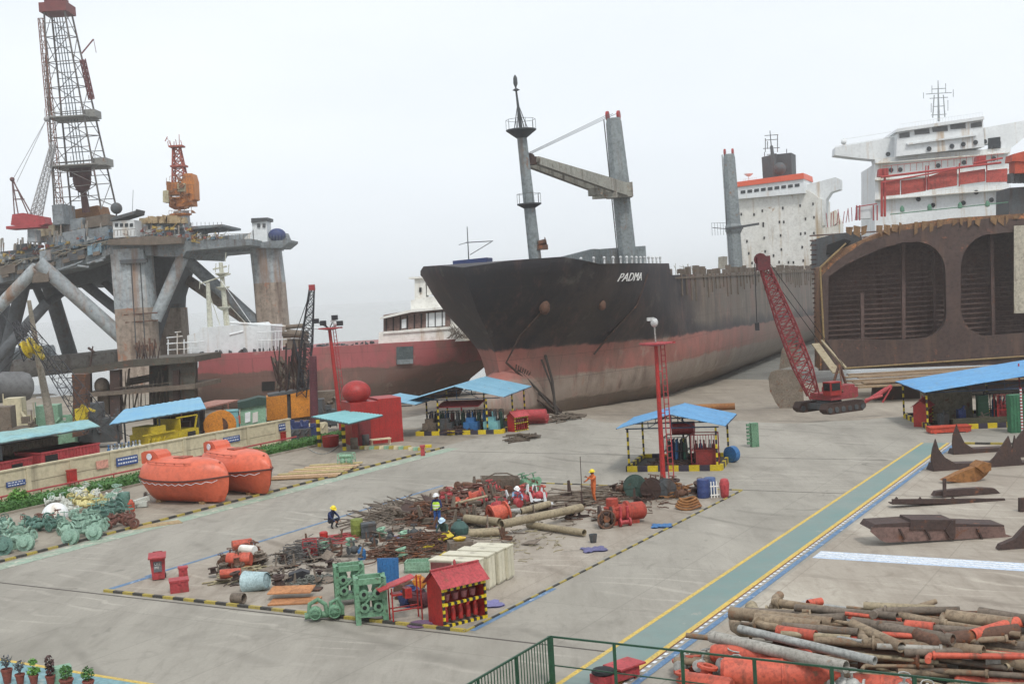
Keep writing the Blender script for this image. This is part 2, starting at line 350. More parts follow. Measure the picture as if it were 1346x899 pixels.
s_ = MB(); s_.add([tuple(uv(u, v, -2.6)) for u, v in ((100, -3900), (100, 3900), (4700, 3900), (4700, -3900))], [(0, 1, 2, 3)]); struct('sea', s_, sea_mat())

# concrete yard slab (ragged seaward edge)
def quad_sheet(pts, z): return [tuple(Vector((p[0], p[1], 0))+Vector((0, 0, z))) for p in pts]
def slab(name, pts, z, mt, th=.3):
    m = MB(); n = len(pts); T = [tuple(uv(u, v, z)) for u, v in pts]; B = [tuple(uv(u, v, z-th)) for u, v in pts]
    tr = geometry.tessellate_polygon([[Vector(p) for p in T]])
    m.add(T+B, [tuple(t) for t in tr]+[(i, (i+1) % n, n+(i+1) % n, n+i) for i in range(n)]); return struct(name, m, mt)
edge = [(91.0+2.3*math.sin(v*.13)+1.1*math.sin(v*.41)+ru(-.5, .5), v) for v in [65.6-i*1.5 for i in range(72)]]
slab('concrete_yard', [(-40, 66)]+[(91, 66)]+edge+[(91, -60), (-40, -60)], 0.0, CONC)
def strip(name, u0, u1, v0, v1, z, mt, extra=None):
    m = MB(); m.bx(u0, u1, v0, v1, z-.003, z); m.v = [uv(v.x, v.y, v.z) for v in m.v]
    if extra: extra(m)
    return struct(name, m, mt)
# plots of paler concrete
strip('paving_central_plot', 33.1, 60.0, 22.3, 39.7, .006, CONP)
strip('paving_right_plot', 33, 78.5, -20, 14.2, .006, CONR)
strip('paving_left_plot', 20, 84, 50.2, 64.6, .006, PUD)
# painted markings
TEL = mat('teal_lane_paint', '#64807d', '#7a8681', .22, rust=.14, rc='#7d7c74', rough=.7, var=0, bump=.05, fine=.09)
YLN = mat('yellow_line_paint', '#d2b24e', '#bfa558', 1.2, rust=.3, rc='#9a8c60', rough=.7, var=0, bump=.05)
BLN = mat('blue_line_paint', '#4a7199', '#64809c', 1.2, rust=.4, rc='#8b94a0', rough=.7, var=0, bump=.05)
WLN = mat('white_line_paint', '#dfe3e6', '#c9d0d8', 1.2, rust=.25, rc='#a5a8ac', rough=.7, var=0, bump=.05)
GLN = mat('pale_green_line_paint', '#8fa896', '#949c8b', .8, rust=.5, rc='#9a968a', rough=.7, var=0, bump=.05)
LAV = mat('pale_blue_band_paint', '#b6c8de', '#c3cfde', .8, rust=.3, rc='#a9b0ba', rough=.7, var=0, bump=.05)
strip('road_lane_teal', 20, 79, 15.0, 16.5, .010, TEL)
strip('road_line_yellow', 20, 79, 16.45, 16.62, .014, YLN)
strip('road_line_yellow', 20, 79, 14.88, 15.08, .014, YLN)
def dash(m):
    m.v = []; m.f = []; m.m = []
    u = 22
    while u < 79: m.bx(u, u+.2, 14.69, 14.81, .011, .014); u += .42
    m.v = [uv(v.x, v.y, v.z) for v in m.v]
strip('road_line_white_dashes', 0, 1, 0, 1, 0, WLN, dash)
strip('road_line_red', 20, 79, 14.84, 14.875, .014, mat('red_line_paint', '#7d4038', '#6d3a33', 1, var=0))
strip('road_line_blue', 20, 79, 14.38, 14.6, .014, BLN)
def zig(m):
    m.v = []; m.f = []; m.m = []
    v = 14.1; a = 0
    while v > -12:
        for k in (0, 1, 2):
            o = -.25+k*.34
            m.add([uv(46.75+o, v, .016), uv(46.98+o, v, .016), uv(47.13+o, v-.26, .016), uv(46.9+o, v-.26, .016), uv(46.98+o, v-.52, .016), uv(46.75+o, v-.52, .016)], [(0, 1, 2, 3), (3, 2, 4, 5)])
        v -= .52
strip('road_band_pale_blue', 46.35, 47.6, -12, 14.15, .012, LAV)
strip('road_band_white_zigzag', 0, 1, 0, 1, 0, WLN, zig)
strip('road_line_pale_green', 20, 73, 48.1, 49.2, .010, GLN)
strip('road_line_blue_plot_left', 35.5, 58.5, 39.85, 40.05, .010, BLN)
strip('road_line_blue_plot_corner', 33.4, 35.6, 39.55, 39.85, .012, BLN)
strip('road_line_blue_plot_right', 33.2, 39, 21.75, 21.95, .010, BLN)
strip('road_line_yellow_near_left', 24.95, 25.12, 16, 42, .014, YLN)
strip('road_lane_teal_near_left', 22, 24.95, 17.5, 42, .010, mat('blue_teal_lane_paint', '#6a949e', '#7a9da1', .5, rust=.3, rc='#86908c', rough=.7, var=0, bump=.05))
JNT = mat('joint_tar', '#5a544e', '#4c4742', 1.0, rough=.9, var=0)
strip('road_joint', 32.6, 32.69, 14, 66, .008, JNT)
strip('road_joint', 60.4, 60.46, -20, 26, .009, JNT)
strip('road_joint', 71.5, 71.56, 17, 48, .008, JNT)

YELW = mat('worn_yellow_kerb', '#b5a244', '#a39250', 2.2, rust=.35, rc='#7a705c', rough=.8); BLKW = mat('worn_black_kerb', '#45433f', '#3a3836', 2.2, rust=.3, rc='#6f685c', rough=.8)
# striped kerbs: each run is one thing whose stripes are its paint
def kerb(name, pts, h, wd, step, label, mi0=0, mats=None, z0=0.0):
    m = MB(); k = mi0
    for (a, b_) in zip(pts, pts[1:]):
        a = Vector(a); b_ = Vector(b_); L = (b_-a).length; n = max(1, int(L/step)); d = (b_-a)/n; T = Matrix.Rotation(math.atan2(d.y, d.x), 4, 'Z')
        for i in range(n):
            c = a+d*(i+.5); m.box((0, 0, h/2+z0), (L/n, wd*ru(.94, 1.05), h*ru(.95, 1.04)), Matrix.Translation(c) @ T, k % 2); k += 1
    return solo(name, m, mats or [YELW, BLKW], label, 'kerb')
kerb('striped_kerb', [uv(33, 39.6), uv(33, 22)], .10, .14, .55, 'low yellow and black kerb along the near edge of the central scrap plot')
kerb('striped_kerb', [uv(33, 22), uv(60.2, 22)], .05, .08, .55, 'worn yellow and black kerb between central scrap plot and the teal lane')
kerb('striped_kerb', [uv(60.3, 22), uv(60.3, 39)], .05, .08, .55, 'low yellow and black kerb along the seaward far edge of the central scrap plot')
kerb('striped_kerb', [uv(20, 49.6), uv(73, 49.6)], .11, .16, .6, 'long yellow and black kerb in front of the orange lifeboats and green valves')
kerb('striped_kerb', [uv(78.7, 14.2), uv(78.7, -5)], .12, .2, .9, 'yellow and black kerb lying between two sets of upturned brown brackets')
# ================================================================== SHIPS
def lerp_t(tab, z):
    if z <= tab[0][0]: return tab[0][1]
    for (a, p), (b_, q) in zip(tab, tab[1:]):
        if z <= b_: return p+(q-p)*(z-a)/(b_-a)
    return tab[-1][1]
def poly(m, pl, pts, depth, off=0.0, mi=0, holes=()):
    """outline surveyed on plane pl (at distance off behind it), given real thickness depth away from the viewer"""
    L = [[pl.az(x, y, off) for x, y in pts]]+[[pl.az(x, y, off) for x, y in h] for h in holes]
    m.prism(L, depth, pl.mat(off), mi); return m
def ptube(m, pl, a, b, rpx, rpx2=None, off=0.0, off2=None, n=10, mi=0):
    A = pl.w(*a, off); B = pl.w(*b, off if off2 is None else off2); k = A.y/FPX
    m.tube(A, B, rpx*k, (rpx if rpx2 is None else rpx2)*B.y/FPX, n, mi); return m
def band_mat(name, bands, upper=None, patch=0, streakc='#57443a', wob=.7, tilt=.018, spec=.6, weld=True):
    """hull paint: list of (z, colour) from the keel up; optional (x0,x1,zlo,colour) repaint of the upper strakes aft"""
    m = bpy.data.materials.new(name); m.use_nodes = True; nt = m.node_tree; nt.nodes.clear(); N = nt.nodes.new
    out = N('ShaderNodeOutputMaterial'); b = N('ShaderNodeBsdfPrincipled'); lk(nt, b.outputs[0], out.inputs[0]); t = N('ShaderNodeTexCoord')
    sx = N('ShaderNodeSeparateXYZ'); lk(nt, t.outputs['Object'], sx.inputs[0])
    def mth(op, a, c):
        n = N('ShaderNodeMath'); n.operation = op
        for i, x in ((0, a), (1, c)):
            if isinstance(x, (int, float)): n.inputs[i].default_value = x
            else: lk(nt, x, n.inputs[i])
        return n.outputs[0]
    def noise(s, det, sca=(1, 1, 1), r=.65):
        q = N('ShaderNodeMapping'); q.inputs['Scale'].default_value = sca; lk(nt, t.outputs['Object'], q.inputs[0])
        n = N('ShaderNodeTexNoise'); n.inputs['Scale'].default_value = s; n.inputs['Detail'].default_value = det; n.inputs['Roughness'].default_value = r; lk(nt, q.outputs[0], n.inputs[0]); return n.outputs[0]
    def ramp(x, lo, hi, o=1.0):
        n = N('ShaderNodeMapRange'); n.inputs[1].default_value = lo; n.inputs[2].default_value = hi; n.inputs[4].default_value = o; lk(nt, x, n.inputs[0]); return n.outputs[0]
    def mix(f, c1, c2):
        n = N('ShaderNodeMix'); n.data_type = 'RGBA'; lk(nt, f, n.inputs[0])
        for i, c in ((6, c1), (7, c2)):
            if isinstance(c, tuple): n.inputs[i].default_value = (*c[:3], 1)
            else: lk(nt, c, n.inputs[i])
        return n.outputs[2]
    nb = noise(.25, 6); z = mth('ADD', mth('ADD', sx.outputs[2], mth('MULTIPLY', sx.outputs[0], tilt)), mth('MULTIPLY', mth('SUBTRACT', nb, .5), wob*2))
    c = srgb(bands[0][1])
    for zz, col in bands[1:]: c = mix(ramp(z, zz-.12, zz+.12), c, srgb(col))
    c = mix(ramp(noise(.18, 7), .45, .75, .5), c, srgb(streakc))
    if upper:
        x0, x1, zl, col = upper
        mk = mth('MULTIPLY', ramp(mth('ADD', sx.outputs[0], mth('MULTIPLY', nb, 26)), x0+13, x1+13), ramp(mth('ADD', z, mth('MULTIPLY', noise(.1, 4), 3)), zl+.8, zl+2.4))
        cu = mix(ramp(noise(.5, 6, (1, 1, .12)), .42, .6), srgb(col), tuple(x*.55 for x in srgb(col)))
        cu = mix(ramp(noise(.4, 6, (1, 1, .2)), .6, .7, .7), cu, srgb('#7c7263'))
        c = mix(mk, c, cu)
    cb = c; c = mix(ramp(noise(.9, 8, (1, 1, .1)), .56, .72, .6), c, srgb(streakc))
    c = mix(ramp(noise(1.2, 9, (1, 1, .6), .75), .6, .74, .6), c, srgb('#7b5a45'))
    c = mix(ramp(noise(.35, 6), .6, .7, .5), c, srgb('#a39c90'))
    c = mix(ramp(noise(2.6, 9, (1, 1, .35), .8), .55, .72, .55), c, srgb('#4a3a30')); c = mix(ramp(noise(.12, 5, (1, 1, .5)), .55, .68, .4), c, srgb('#6e625a'))
    c = mix(ramp(noise(.7, 8, (1, 1, .05), .7), .62, .7, .55), c, srgb('#8d6247'))
    if patch:
        c = mix(ramp(noise(.16, 7, (1, 1, .7), .7), .5, .6, patch), c, srgb('#6b5a50')); c = mix(ramp(noise(.3, 8, (1, 1, .3), .72), .55, .66, patch), c, srgb('#9a6a62')); c = mix(ramp(noise(.5, 7, (1, 1, .12), .7), .58, .68, patch), c, srgb('#4e3a34'))
    if upper: c = mix(mth('MULTIPLY', ramp(z, 5.9, 5.5), ramp(mth('ADD', sx.outputs[0], mth('MULTIPLY', nb, 30)), 66, 100, .75)), c, srgb('#655a50')); c = mix(mth('MULTIPLY', ramp(z, 5.6, 6.0), mth('SUBTRACT', .62, mth('MULTIPLY', mk, .62))), c, srgb('#1d1e25'))
    if weld:    # plate seams
        br = N('ShaderNodeTexBrick'); q = N('ShaderNodeMapping'); q.inputs['Rotation'].default_value = (rad(90), 0, 0); lk(nt, t.outputs['Object'], q.inputs[0]); lk(nt, q.outputs[0], br.inputs[0])
        br.inputs['Scale'].default_value = .3; br.inputs['Mortar Size'].default_value = .006; br.inputs['Color1'].default_value = (0, 0, 0, 1); br.inputs['Color2'].default_value = (.12, .12, .12, 1); br.inputs['Mortar'].default_value = (1, 1, 1, 1)
        br.inputs['Brick Width'].default_value = 2.2; br.inputs['Row Height'].default_value = .7
        c = mix(ramp(br.outputs[0], 0, 1, .6), c, tuple(x*.5 for x in srgb(streakc)))
    lk(nt, c, b.inputs['Base Color']); b.inputs['Roughness'].default_value = spec
    bp = N('ShaderNodeBump'); bp.inputs['Strength'].default_value = .35; bp.inputs['Distance'].default_value = .2; lk(nt, noise(.5, 6), bp.inputs['Height']); lk(nt, bp.outputs[0], b.inputs['Normal'])
    return m
class Hull:
    def __init__(s, x0, B, L, K, zt, length, zs): s.x0, s.B, s.L, s.K, s.zt, s.len, s.zs = x0, B, L, K, zt, length, zs
    def b(s, x, z):
        q = x-lerp_t(s.x0, z)
        if q <= 0: return 0
        return lerp_t(s.B, z)*(1-(1-min(1, q/lerp_t(s.L, z)))**lerp_t(s.K, z))
    def mesh(s, m, mi=0):
        qs = [0, .25, .6, 1.1, 1.8, 2.6, 3.6, 4.8, 6.2, 8, 10, 12.5, 15.5, 19, 23, 27, 29.9, 30.2, 35, 42, 50, 60, 75, 90, 110, 140, s.len]
        qs = [q for q in qs if q < s.len]+[s.len]; nq = len(qs); rows = []
        for z in s.zs:
            x0 = lerp_t(s.x0, z); rows.append([(x0+q, s.b(x0+q, z), min(z, s.zt(x0+q))) for q in qs])
        V = []; F = []
        for sg in (-1, 1):
            o = len(V); V += [(x, y*sg, z) for r in rows for x, y, z in r]
            F += [(o+i*nq+j, o+i*nq+j+1, o+(i+1)*nq+j+1, o+(i+1)*nq+j) for i in range(len(rows)-1) for j in range(nq-1)]
        n = nq*len(rows); e = (len(rows)-1)*nq
        F += [(e+j, e+j+1, n+e+j+1, n+e+j) for j in range(nq-1)]            # deck
        F += [(i*nq+nq-1, (i+1)*nq+nq-1, n+(i+1)*nq+nq-1, n+i*nq+nq-1) for i in range(len(rows)-1)]
        m.add(V, F, mi); return m
def letters(text, size, T, mt, name, parent, wrap=None, shear=0.0, ex=.02, label=None):
    """letters as raised metal/paint: text outline turned into a mesh"""
    cu = bpy.data.curves.new(name, 'FONT'); cu.body = text; cu.size = size; cu.shear = shear; cu.extrude = ex; cu.resolution_u = 3; cu.space_character = 1.05
    o = bpy.data.objects.new(name, cu); dg = bpy.context.evaluated_depsgraph_get(); COL.objects.link(o); dg.update()
    me = bpy.data.meshes.new_from_object(o.evaluated_get(dg)); COL.objects.unlink(o); bpy.data.objects.remove(o); bpy.data.curves.remove(cu)
    m = MB(); vs = [v.co.copy() for v in me.vertices]; fs = [tuple(p.vertices) for p in me.polygons]; bpy.data.meshes.remove(me)
    m.add([wrap(v) if wrap else v for v in vs], fs, 0, T); return m.build(name, mt, parent, label)

# ---------------------------------------------------------------- the black bulk carrier
HD = 22.8
ship = thing('cargo_ship', 'big black and pink hulled cargo ship beached bow first with grey deck cranes', 'ship', (-3.3, 110, 0), rad(90-HD))
SM = WM[ship.name]
H1 = Hull([(-3.2, 7), (0, 5), (3.5, 5), (5.5, 4.3), (7.5, 2.8), (9.5, .8), (11.5, -.6), (13.3, -1.7)],
          [(-3.2, 5.5), (-2, 8), (-.8, 9.4), (.5, 10.3), (2, 10.8), (3.5, 11), (14, 11)], [(-3.2, 32), (0, 30), (5, 29), (8, 24), (11, 21), (14, 19)], [(-3, 1.7), (5, 2.0), (9, 2.3), (14, 2.7)],
          lambda x: lerp_t([(-3, 13.5), (1, 14.1), (4.5, 14.2), (8.5, 13.35), (28, 13.3)], x) if x < 28.5 else 12.0, 178, [-3.2, -2.6, -2, -1.2, -.4, .5, 1.5, 2.5, 3.5, 4.5, 5.5, 6.5, 7.5, 8.5, 9.5, 10.5, 11.5, 12.0, 12.6, 13.2, 13.8, 14.3])
hm = MB(SM); H1.mesh(hm)
hm.sph((7.2, 0, .4), (5.2, 3.1, 3.5), 28, 16)
PADM = band_mat('cargo_ship_hull_paint', [(-9, '#6b5e52'), (.4, '#94867a'), (2.9, '#9a6259'), (5.7, '#1d1e25')], upper=(30, 42, 6.4, '#6b635a'), patch=.5)
hull = hm.build('hull', PADM, ship, ang=50)
m = MB(SM)      # plate frames left standing along the cut sheer strake
x = 33.0
for k in range(62):
    if k % 9 != 4: m.bx(x, x+.28, -11.12, -11.0, 12-ru(1.6, 3.2), 12+ru(-.05, .35))
    x += 2.15
m.bx(30.5, 175, -11.16, -11.0, 11.55, 11.75); m.bx(-1, 24, 0, .01, 0, .01) if False else None
m.build('sheer_frames', RSTG, ship)
m = MB(SM)
for k in range(46): m.box((31+k*2.6+ru(-.4, .4), ru(-10.6, -9.5), 12.2+ru(0, .3)), (ru(.5, 1.8), .5, ru(.5, 1.3)), rotz(0))
m.build('deck_fittings', RSTG, ship)['kind'] = 'stuff'
def rope(m, pts, r=.05): m.path(pts, r, 5)
# name on the bow flare
def wrapname(v):
    s = 12.0+v.x*1.35; z = 11.6+v.y; return Vector((s, -(H1.b(s, z)+.03+v.z), z))
letters('PADMA', 1.15, SM, mat('white_lettering', '#e8e8e6', rough=.6, fine=0, bump=0), 'name_lettering', ship, wrapname, shear=.35)
# forecastle gear
VNT = mat('white_vent_paint', '#d5d8d8', rust=.1)
for k in range(16):
    m = MB(SM); s = 4+k*1.5; m.tube((s, -(H1.b(s, 13.3)-.5), 13.2), (s, -(H1.b(s, 13.3)-.5), 13.9), .1, n=8); m.sph((s, -(H1.b(s, 13.3)-.5), 13.95), .16, 8, 6); m.build('deck_vent', VNT, ship)
m = MB(SM)
pts = []
m.prism([(22, 13.2), (22, 14.0), (44, 16.0), (47, 16.0), (47, 12), (30, 12)], .35, None, 0, 3.0); m.bx(46.6, 47, -3, 3.3, 12, 16)
m.build('breakwater', GRY, ship)
def pl_local(inv, v): return inv @ v
SI = SM.inverted()
def SP(px, py, L=0.0):
    """point seen at (px,py) on the ship's own fore-and-aft plane at distance L to the seen side"""
    o = SM @ Vector((0, -L, 0)); n = (SM.to_3x3() @ Vector((0, 1, 0))); d = _ray(px, py); C = Vector((0, 0, CAMH)); t = (o-C).dot(n)/d.dot(n); return C+d*t
# foremast (raked)
mast = MB(); B_ = P(703, 336, 123); T1 = P(685, 172, 122.2); T2 = P(676, 100, 122)
mast.tube(B_-(T1-B_).normalized()*3, T1, .7, .5, 14); mo = mast.build('foremast', GRY, ship)
D1 = (T1-B_).normalized()
def plat(m, c, r, h, n=12): m.lathe([(r*.35, -h), (r, 0), (r, .12), (.1, .12)], Matrix.Translation(c), n)
for c, r_, h_ in ((T1, 1.5, .75), (B_.lerp(T1, .41), 1.2, .45)):
    m = MB(); plat(m, c, r_+.05, h_)
    for k in range(10): a = k*.628; e = c+Vector((r_*math.cos(a), r_*math.sin(a), 0)); m.tube(e, e+Vector((0, 0, 1.1)), .02, n=4)
    m.path([c+Vector((r_*math.cos(a*.628), r_*math.sin(a*.628), 1.1)) for a in range(10)], .02, 4, closed=True); m.build('lookout_platform', GRD, mo)
m = MB(); m.tube(T1, T2, .2, .06, 8)
for k in range(6):
    a = k*1.047; m.tube(T1+Vector((.7*math.cos(a), .7*math.sin(a), .1)), T1.lerp(T2, .5), .045, n=4)
m.lathe([(.1, 0), (.4, .1), (.1, .3)], Matrix.Translation(T1.lerp(T2, .72)), 8); m.lathe([(.1, 0), (.22, .3), (.2, .9), (.04, 1.2)], Matrix.Translation(T1.lerp(T2, .8)), 8)
m.build('topmast', GRD, mo)
m = MB(); q = B_.lerp(T1, .1)+Vector((.9, -.2, 0)); m.lathe([(.1, -.5), (.5, -.45), (.3, -.4), (.3, .3), (.5, .35), (.5, .4), (.1, .45)], Matrix.Translation(q) @ Matrix.Rotation(rad(80), 4, 'Y'), 12); m.box(q-Vector((0, 0, .5)), (1.1, .8, .5)); m.build('mast_winch', RST, mo)
# deck cranes
def deckcrane(bpx, bpy_, tpx, tpy, Y, colz):
    c = MB(); A = P(bpx, bpy_+14, Y); B = P(tpx, tpy, Y); C = A.lerp(B, colz)
    T, L = frame(A, B); w = 1.25
    def ring(z, s, mi=0): return [(a*s, b_*s*.9, z) for a, b_ in ((-1, -.55), (-.55, -1), (.55, -1), (1, -.55), (1, .55), (.55, 1), (-.55, 1), (-1, .55))]
    prof = [(0, 1.22), (L*colz-.9, 1.15), (L*colz-.3, 1.5), (L*colz+.5, 1.5), (L*colz+.9, 1.28), (L*.97, 1.05), (L, .9)]
    V = [p for z, s in prof for p in ring(z, s)]; n = len(prof)
    c.add(V, [(k*8+i, k*8+(i+1) % 8, (k+1)*8+(i+1) % 8, (k+1)*8+i) for k in range(n-1) for i in range(8)]+[tuple(range(8))[::-1], tuple(range((n-1)*8, n*8))], 0, T)
    po = c.build('crane_post', GRY, ship, ang=25); h = MB()
    for s in (-1, 1): h.lathe([(.1, -.18), (.62, -.14), (.62, .14), (.1, .18)], Matrix.Translation(B+Vector((s*.7, 0, .35))) @ Matrix.Rotation(rad(90), 4, 'Y') @ Matrix.Rotation(rad(20), 4, 'X'), 14)
    h.build('sheave', RED, po)
    h = MB()
    for k in range(int(L)): h.bar(T @ Vector((-.3, -1.18, k)), T @ Vector((.3, -1.18, k)), .05)
    for s in (-.3, .3): h.tube(T @ Vector((s, -1.25, 0)), T @ Vector((s, -1.2, L)), .04, n=4)
    h.build('ladder', GRD, po)
    return A, B, C, po
A, B, C, po = deckcrane(827, 345, 806, 156, 153, .53)
m = MB(); J0 = C+Vector((-.3, -1.2, 0)); J1 = P(697, 212, 124)
T, L = frame(J0, J1)
up = Vector((0, 0, 1)); d = (J1-J0).normalized(); sd_ = d.cross(up).normalized()
for s in (-1, 1):
    V = [];
    for t, hh, wv in ((0, .8, 1.1), (.25, .75, 1.0), (1, .4, .7)):
        c = J0+d*L*t+sd_*s*wv; V += [c+up*hh+sd_*.28, c+up*hh-sd_*.28, c-up*hh-sd_*.28, c-up*hh+sd_*.28]
    m.add(V, [(0, 3, 2, 1), (8, 9, 10, 11)]+[(k*4+i, k*4+(i+1) % 4, k*4+4+(i+1) % 4, k*4+4+i) for k in (0, 1) for i in range(4)])
for k in range(9): c = J0+d*L*k/8; m.bar(c-sd_*1.1, c+sd_*1.1, .35)
m.box(J0+d*L*.32-up*1.15, (1.6, 1.6, .8)); m.box(J0+d*L*.2-up*1.2, (3.0, 1.2, .7)); m.box(J0, (3.2, 2.6, 1.8))
m.build('crane_jib', mat('pale_jib_paint', '#a8a79d', '#96958b', .4, rust=.25, streak=.3, rc='#7a5c44'), po)
m = MB(); m.lathe([(.1, -.5), (.5, -.4), (.5, .4), (.1, .5)], Matrix.Translation(J1+up*.3) @ Matrix.Rotation(rad(90), 4, 'X'), 12); m.box(J1, (1.3, .9, .8)); m.build('jib_head', RSTD, po)
m = MB()
for o in (-.5, 0, .5): m.tube(B+Vector((o, 0, .6)), J1+Vector((o*.5, 0, .8)), .03, n=4)
m.build('hoist_cable', GRD, po)
A, B, C, po = deckcrane(969, 358, 958, 203, 212, .42)
m = MB(); m.bar(C+Vector((-1.5, -1.5, 0)), C+Vector((4.2, -1.5, .6)), .4); m.bar(C+Vector((-1.4, -1.5, 0)), C+Vector((-4, -1.5, .4)), .12)
for k in range(6): m.tube(C+Vector((-1.6-k*.5, -1.5, -1)), C+Vector((-1.6-k*.5, -1.5, 1.2)), .03, n=4)
m.tube(C+Vector((-1.5, -1.5, 1.1)), C+Vector((-4.2, -1.5, 1.2)), .03, n=4); m.build('crane_platform', GRD, po)
# accommodation block
blk = Pln(1015, 300, 255.7, HD)
def blkpt(z): return (920+z[0]/4.085, 150+z[1]/4.085)
m = MB(); poly(m, blk, [(964, 366), (966, 252), (1062, 250), (1079, 262), (1079, 366)], 14); bo = m.build('accommodation_block', WHR, ship)
m = MB(); poly(m, blk, [(967, 262), (969, 246), (1056, 235), (1058, 254)], 12, -1.2); bd = m.build('bridge', WHT, bo)
m = MB(); poly(m, blk, [(967.5, 246), (968, 239.5), (1056, 227.5), (1057, 235)], 12.5, -1.6); m.build('orange_roof_band', mat('orange_roof_paint', '#e0603c', '#d4532f', .4, rough=.5, fine=.05), bd)
m = MB()
for k in range(9):
    a = 973.5+k*8.9; y = 253-(k*8.9)*.125; poly(m, blk, [(a, y+2), (a, y-2), (a+6.2, y-2.8), (a+6.2, y+1.2)], .12, -1.3)
m.build('bridge_windows', GLS, bd)
m = MB(); poly(m, blk, [(1058, 253), (1058, 244), (1098, 233), (1104, 236), (1104, 249), (1092, 253), (1086, 262), (1084, 296), (1079, 297), (1079, 262)], 4, 2); m.build('bridge_wing', WHT, bo)
holes = [(222, 538), (335, 520), (445, 505), (538, 492), (607, 483), (228, 610), (340, 600), (427, 580), (450, 580), (567, 563), (612, 555), (252, 683), (345, 665), (433, 652), (541, 643), (565, 640), (612, 640), (262, 748), (350, 738), (437, 727), (549, 715), (475, 797), (502, 797), (555, 787), (280, 800), (340, 588), (425, 795), (600, 700), (290, 540), (395, 760)]
for h in holes:
    a, y = blkpt(h); w_ = MB(); poly(w_, blk, [(a-1.0, y+1.7), (a-1.0, y-1.7), (a+1.0, y-1.7), (a+1.0, y+1.7)], .14, -.1); w_.build('porthole', DRK, bo)
m = MB(); poly(m, blk, [(1003, 240), (1001, 207), (1020, 202), (1021, 240)], 5, 10); poly(m, blk, [(1022, 240), (1021, 203), (1040, 201), (1041, 238)], 6, 12); m.build('funnel', GRD, ship)
m = MB(); ptube(m, blk, (1018, 240), (1012, 172), 1.2, .5, 7); ptube(m, blk, (1020, 240), (1014, 192), 3.6, 2.0, 6)
for y, w_ in ((178, 9), (184, 8), (195, 11), (203, 6)): ptube(m, blk, (1014-w_, y+.6), (1014+w_, y-.6), .45, None, 7)
for a, y0, y1 in ((1006, 182, 200), (1022, 178, 200), (1009, 186, 196), (1005, 210, 200), (1034, 205, 196)): ptube(m, blk, (a, y0), (a, y1), .5, None, 7)
m.sph(blk.w(1025, 222, 6), 1.4, 10, 8); ptube(m, blk, (1025, 240), (1025, 224), .6, None, 6)
m.build('radar_mast', GRD, bo)
m = MB(); ptube(m, blk, (984, 246), (984, 230), .6, None, 3); plat(m, blk.w(984, 229, 3), 1.0, .5)
for k in range(7): ptube(m, blk, (977+k*3, 243-k*.4), (977+k*3, 236-k*.4), .25, None, 0)
ptube(m, blk, (977, 236), (995, 233.5), .25); m.build('roof_railing', WHT, bd)
m = MB(); poly(m, blk, [(1079, 312), (1079, 300), (1098, 297), (1104, 290), (1104, 308)], 6, 1); poly(m, blk, [(1092, 300), (1090, 280), (1099, 276), (1104, 290)], 3, 1)
for k in range(9): ptube(m, blk, (1079+k*3, 298-k*.2), (1079+k*3, 289-k*.3), .25, None, .5)
m.build('side_platform', WHR, bo)
# small deck house and poles amidships, cable clutter behind the post
m = MB(); q = Pln(905, 360, 165, HD)
for k in range(14): ptube(m, q, (888+k*2.6, 366), (884+k*2.8+ru(-4, 4), 350+ru(-5, 8)), .35, None, ru(0, 6), n=5)
for k in range(5): ptube(m, q, (893, 362-k*3), (912, 363-k*2), .3, None, 2, n=5)
q2 = Pln(945, 345, 200, HD); poly(m, q2, [(944, 354), (944, 338), (951, 337), (951, 353)], 3); m.build('tangled_railing', mat('pale_bent_railing', '#a7a397', rust=.3), ship)
# hawse pipe, anchor chain
def hullpt(s, z, o=.06): return SM @ Vector((s, -(H1.b(s, z)+o), z))
for c, r_ in ((hullpt(5.5, 9.6), .5), (hullpt(11.5, 9.4), .36)): m = MB(); m.sph(c, (r_*1.1, r_, r_*1.5), 12, 8); m.build('hawse_pipe', RST, ship)
m = MB()
m.path([hullpt(5.5, 9.3, .3), hullpt(5.2, 7, .5), hullpt(4.9, 4.5, .6), G(738, 540, -.8)+Vector((0, -.6, 0))], .11, 6)
m.path([hullpt(19, 12.2, .2), hullpt(17, 9, .2), hullpt(15.4, 6, .2), hullpt(14.6, 4.4, .2)], .09, 6)
for o in range(7): m.path([hullpt(6.2+o*.25, 4.2-o*.15, .25), hullpt(5.6+o*.15, 2.4, .8), G(733-o*2, 545-o*.5, -.9)], .07, 5)
m.build('anchor_chain', RSTD, ship)
for k, (s_, z_, w_) in enumerate(((9.0, 4.8, .13), (8.7, 4.4, .09), (6.6, 3.6, .11), (7.2, 2.4, .08))):
    m = MB(); g_ = G(731+k*2.6, 545-k*.6, -.7); a_ = hullpt(s_, z_, .15); m.path([a_, a_.lerp(g_, .4)+Vector((.25, -.1, -.25)), a_.lerp(g_, .75)+Vector((.1, 0, -.3)), g_], w_, 7); m.build('mooring_rope', mat('dark_mooring_rope', '#3e3833', '#2f2a27', 2, rough=.95), ship)
# dome-like heap against the bow: blue crate and derrick pole on the forecastle behind
m = MB(); q = Pln(615, 348, 121, 10); poly(m, q, [(596, 364), (595, 343), (640, 338.5), (641, 362)], 3); solo('deck_container', m, BLD, 'small dark blue container standing on the ship forecastle behind the black bow', 'container')
m = MB(); ptube(m, q, (617, 360), (614, 298), .9, .5, 4); ptube(m, q, (612, 319), (648, 317), .6, None, 4); ptube(m, q, (618, 335), (646, 318), .5, None, 4); ptube(m, q, (603, 322), (614, 319), .4, None, 4)
m.build('signal_mast', GRD, ship)

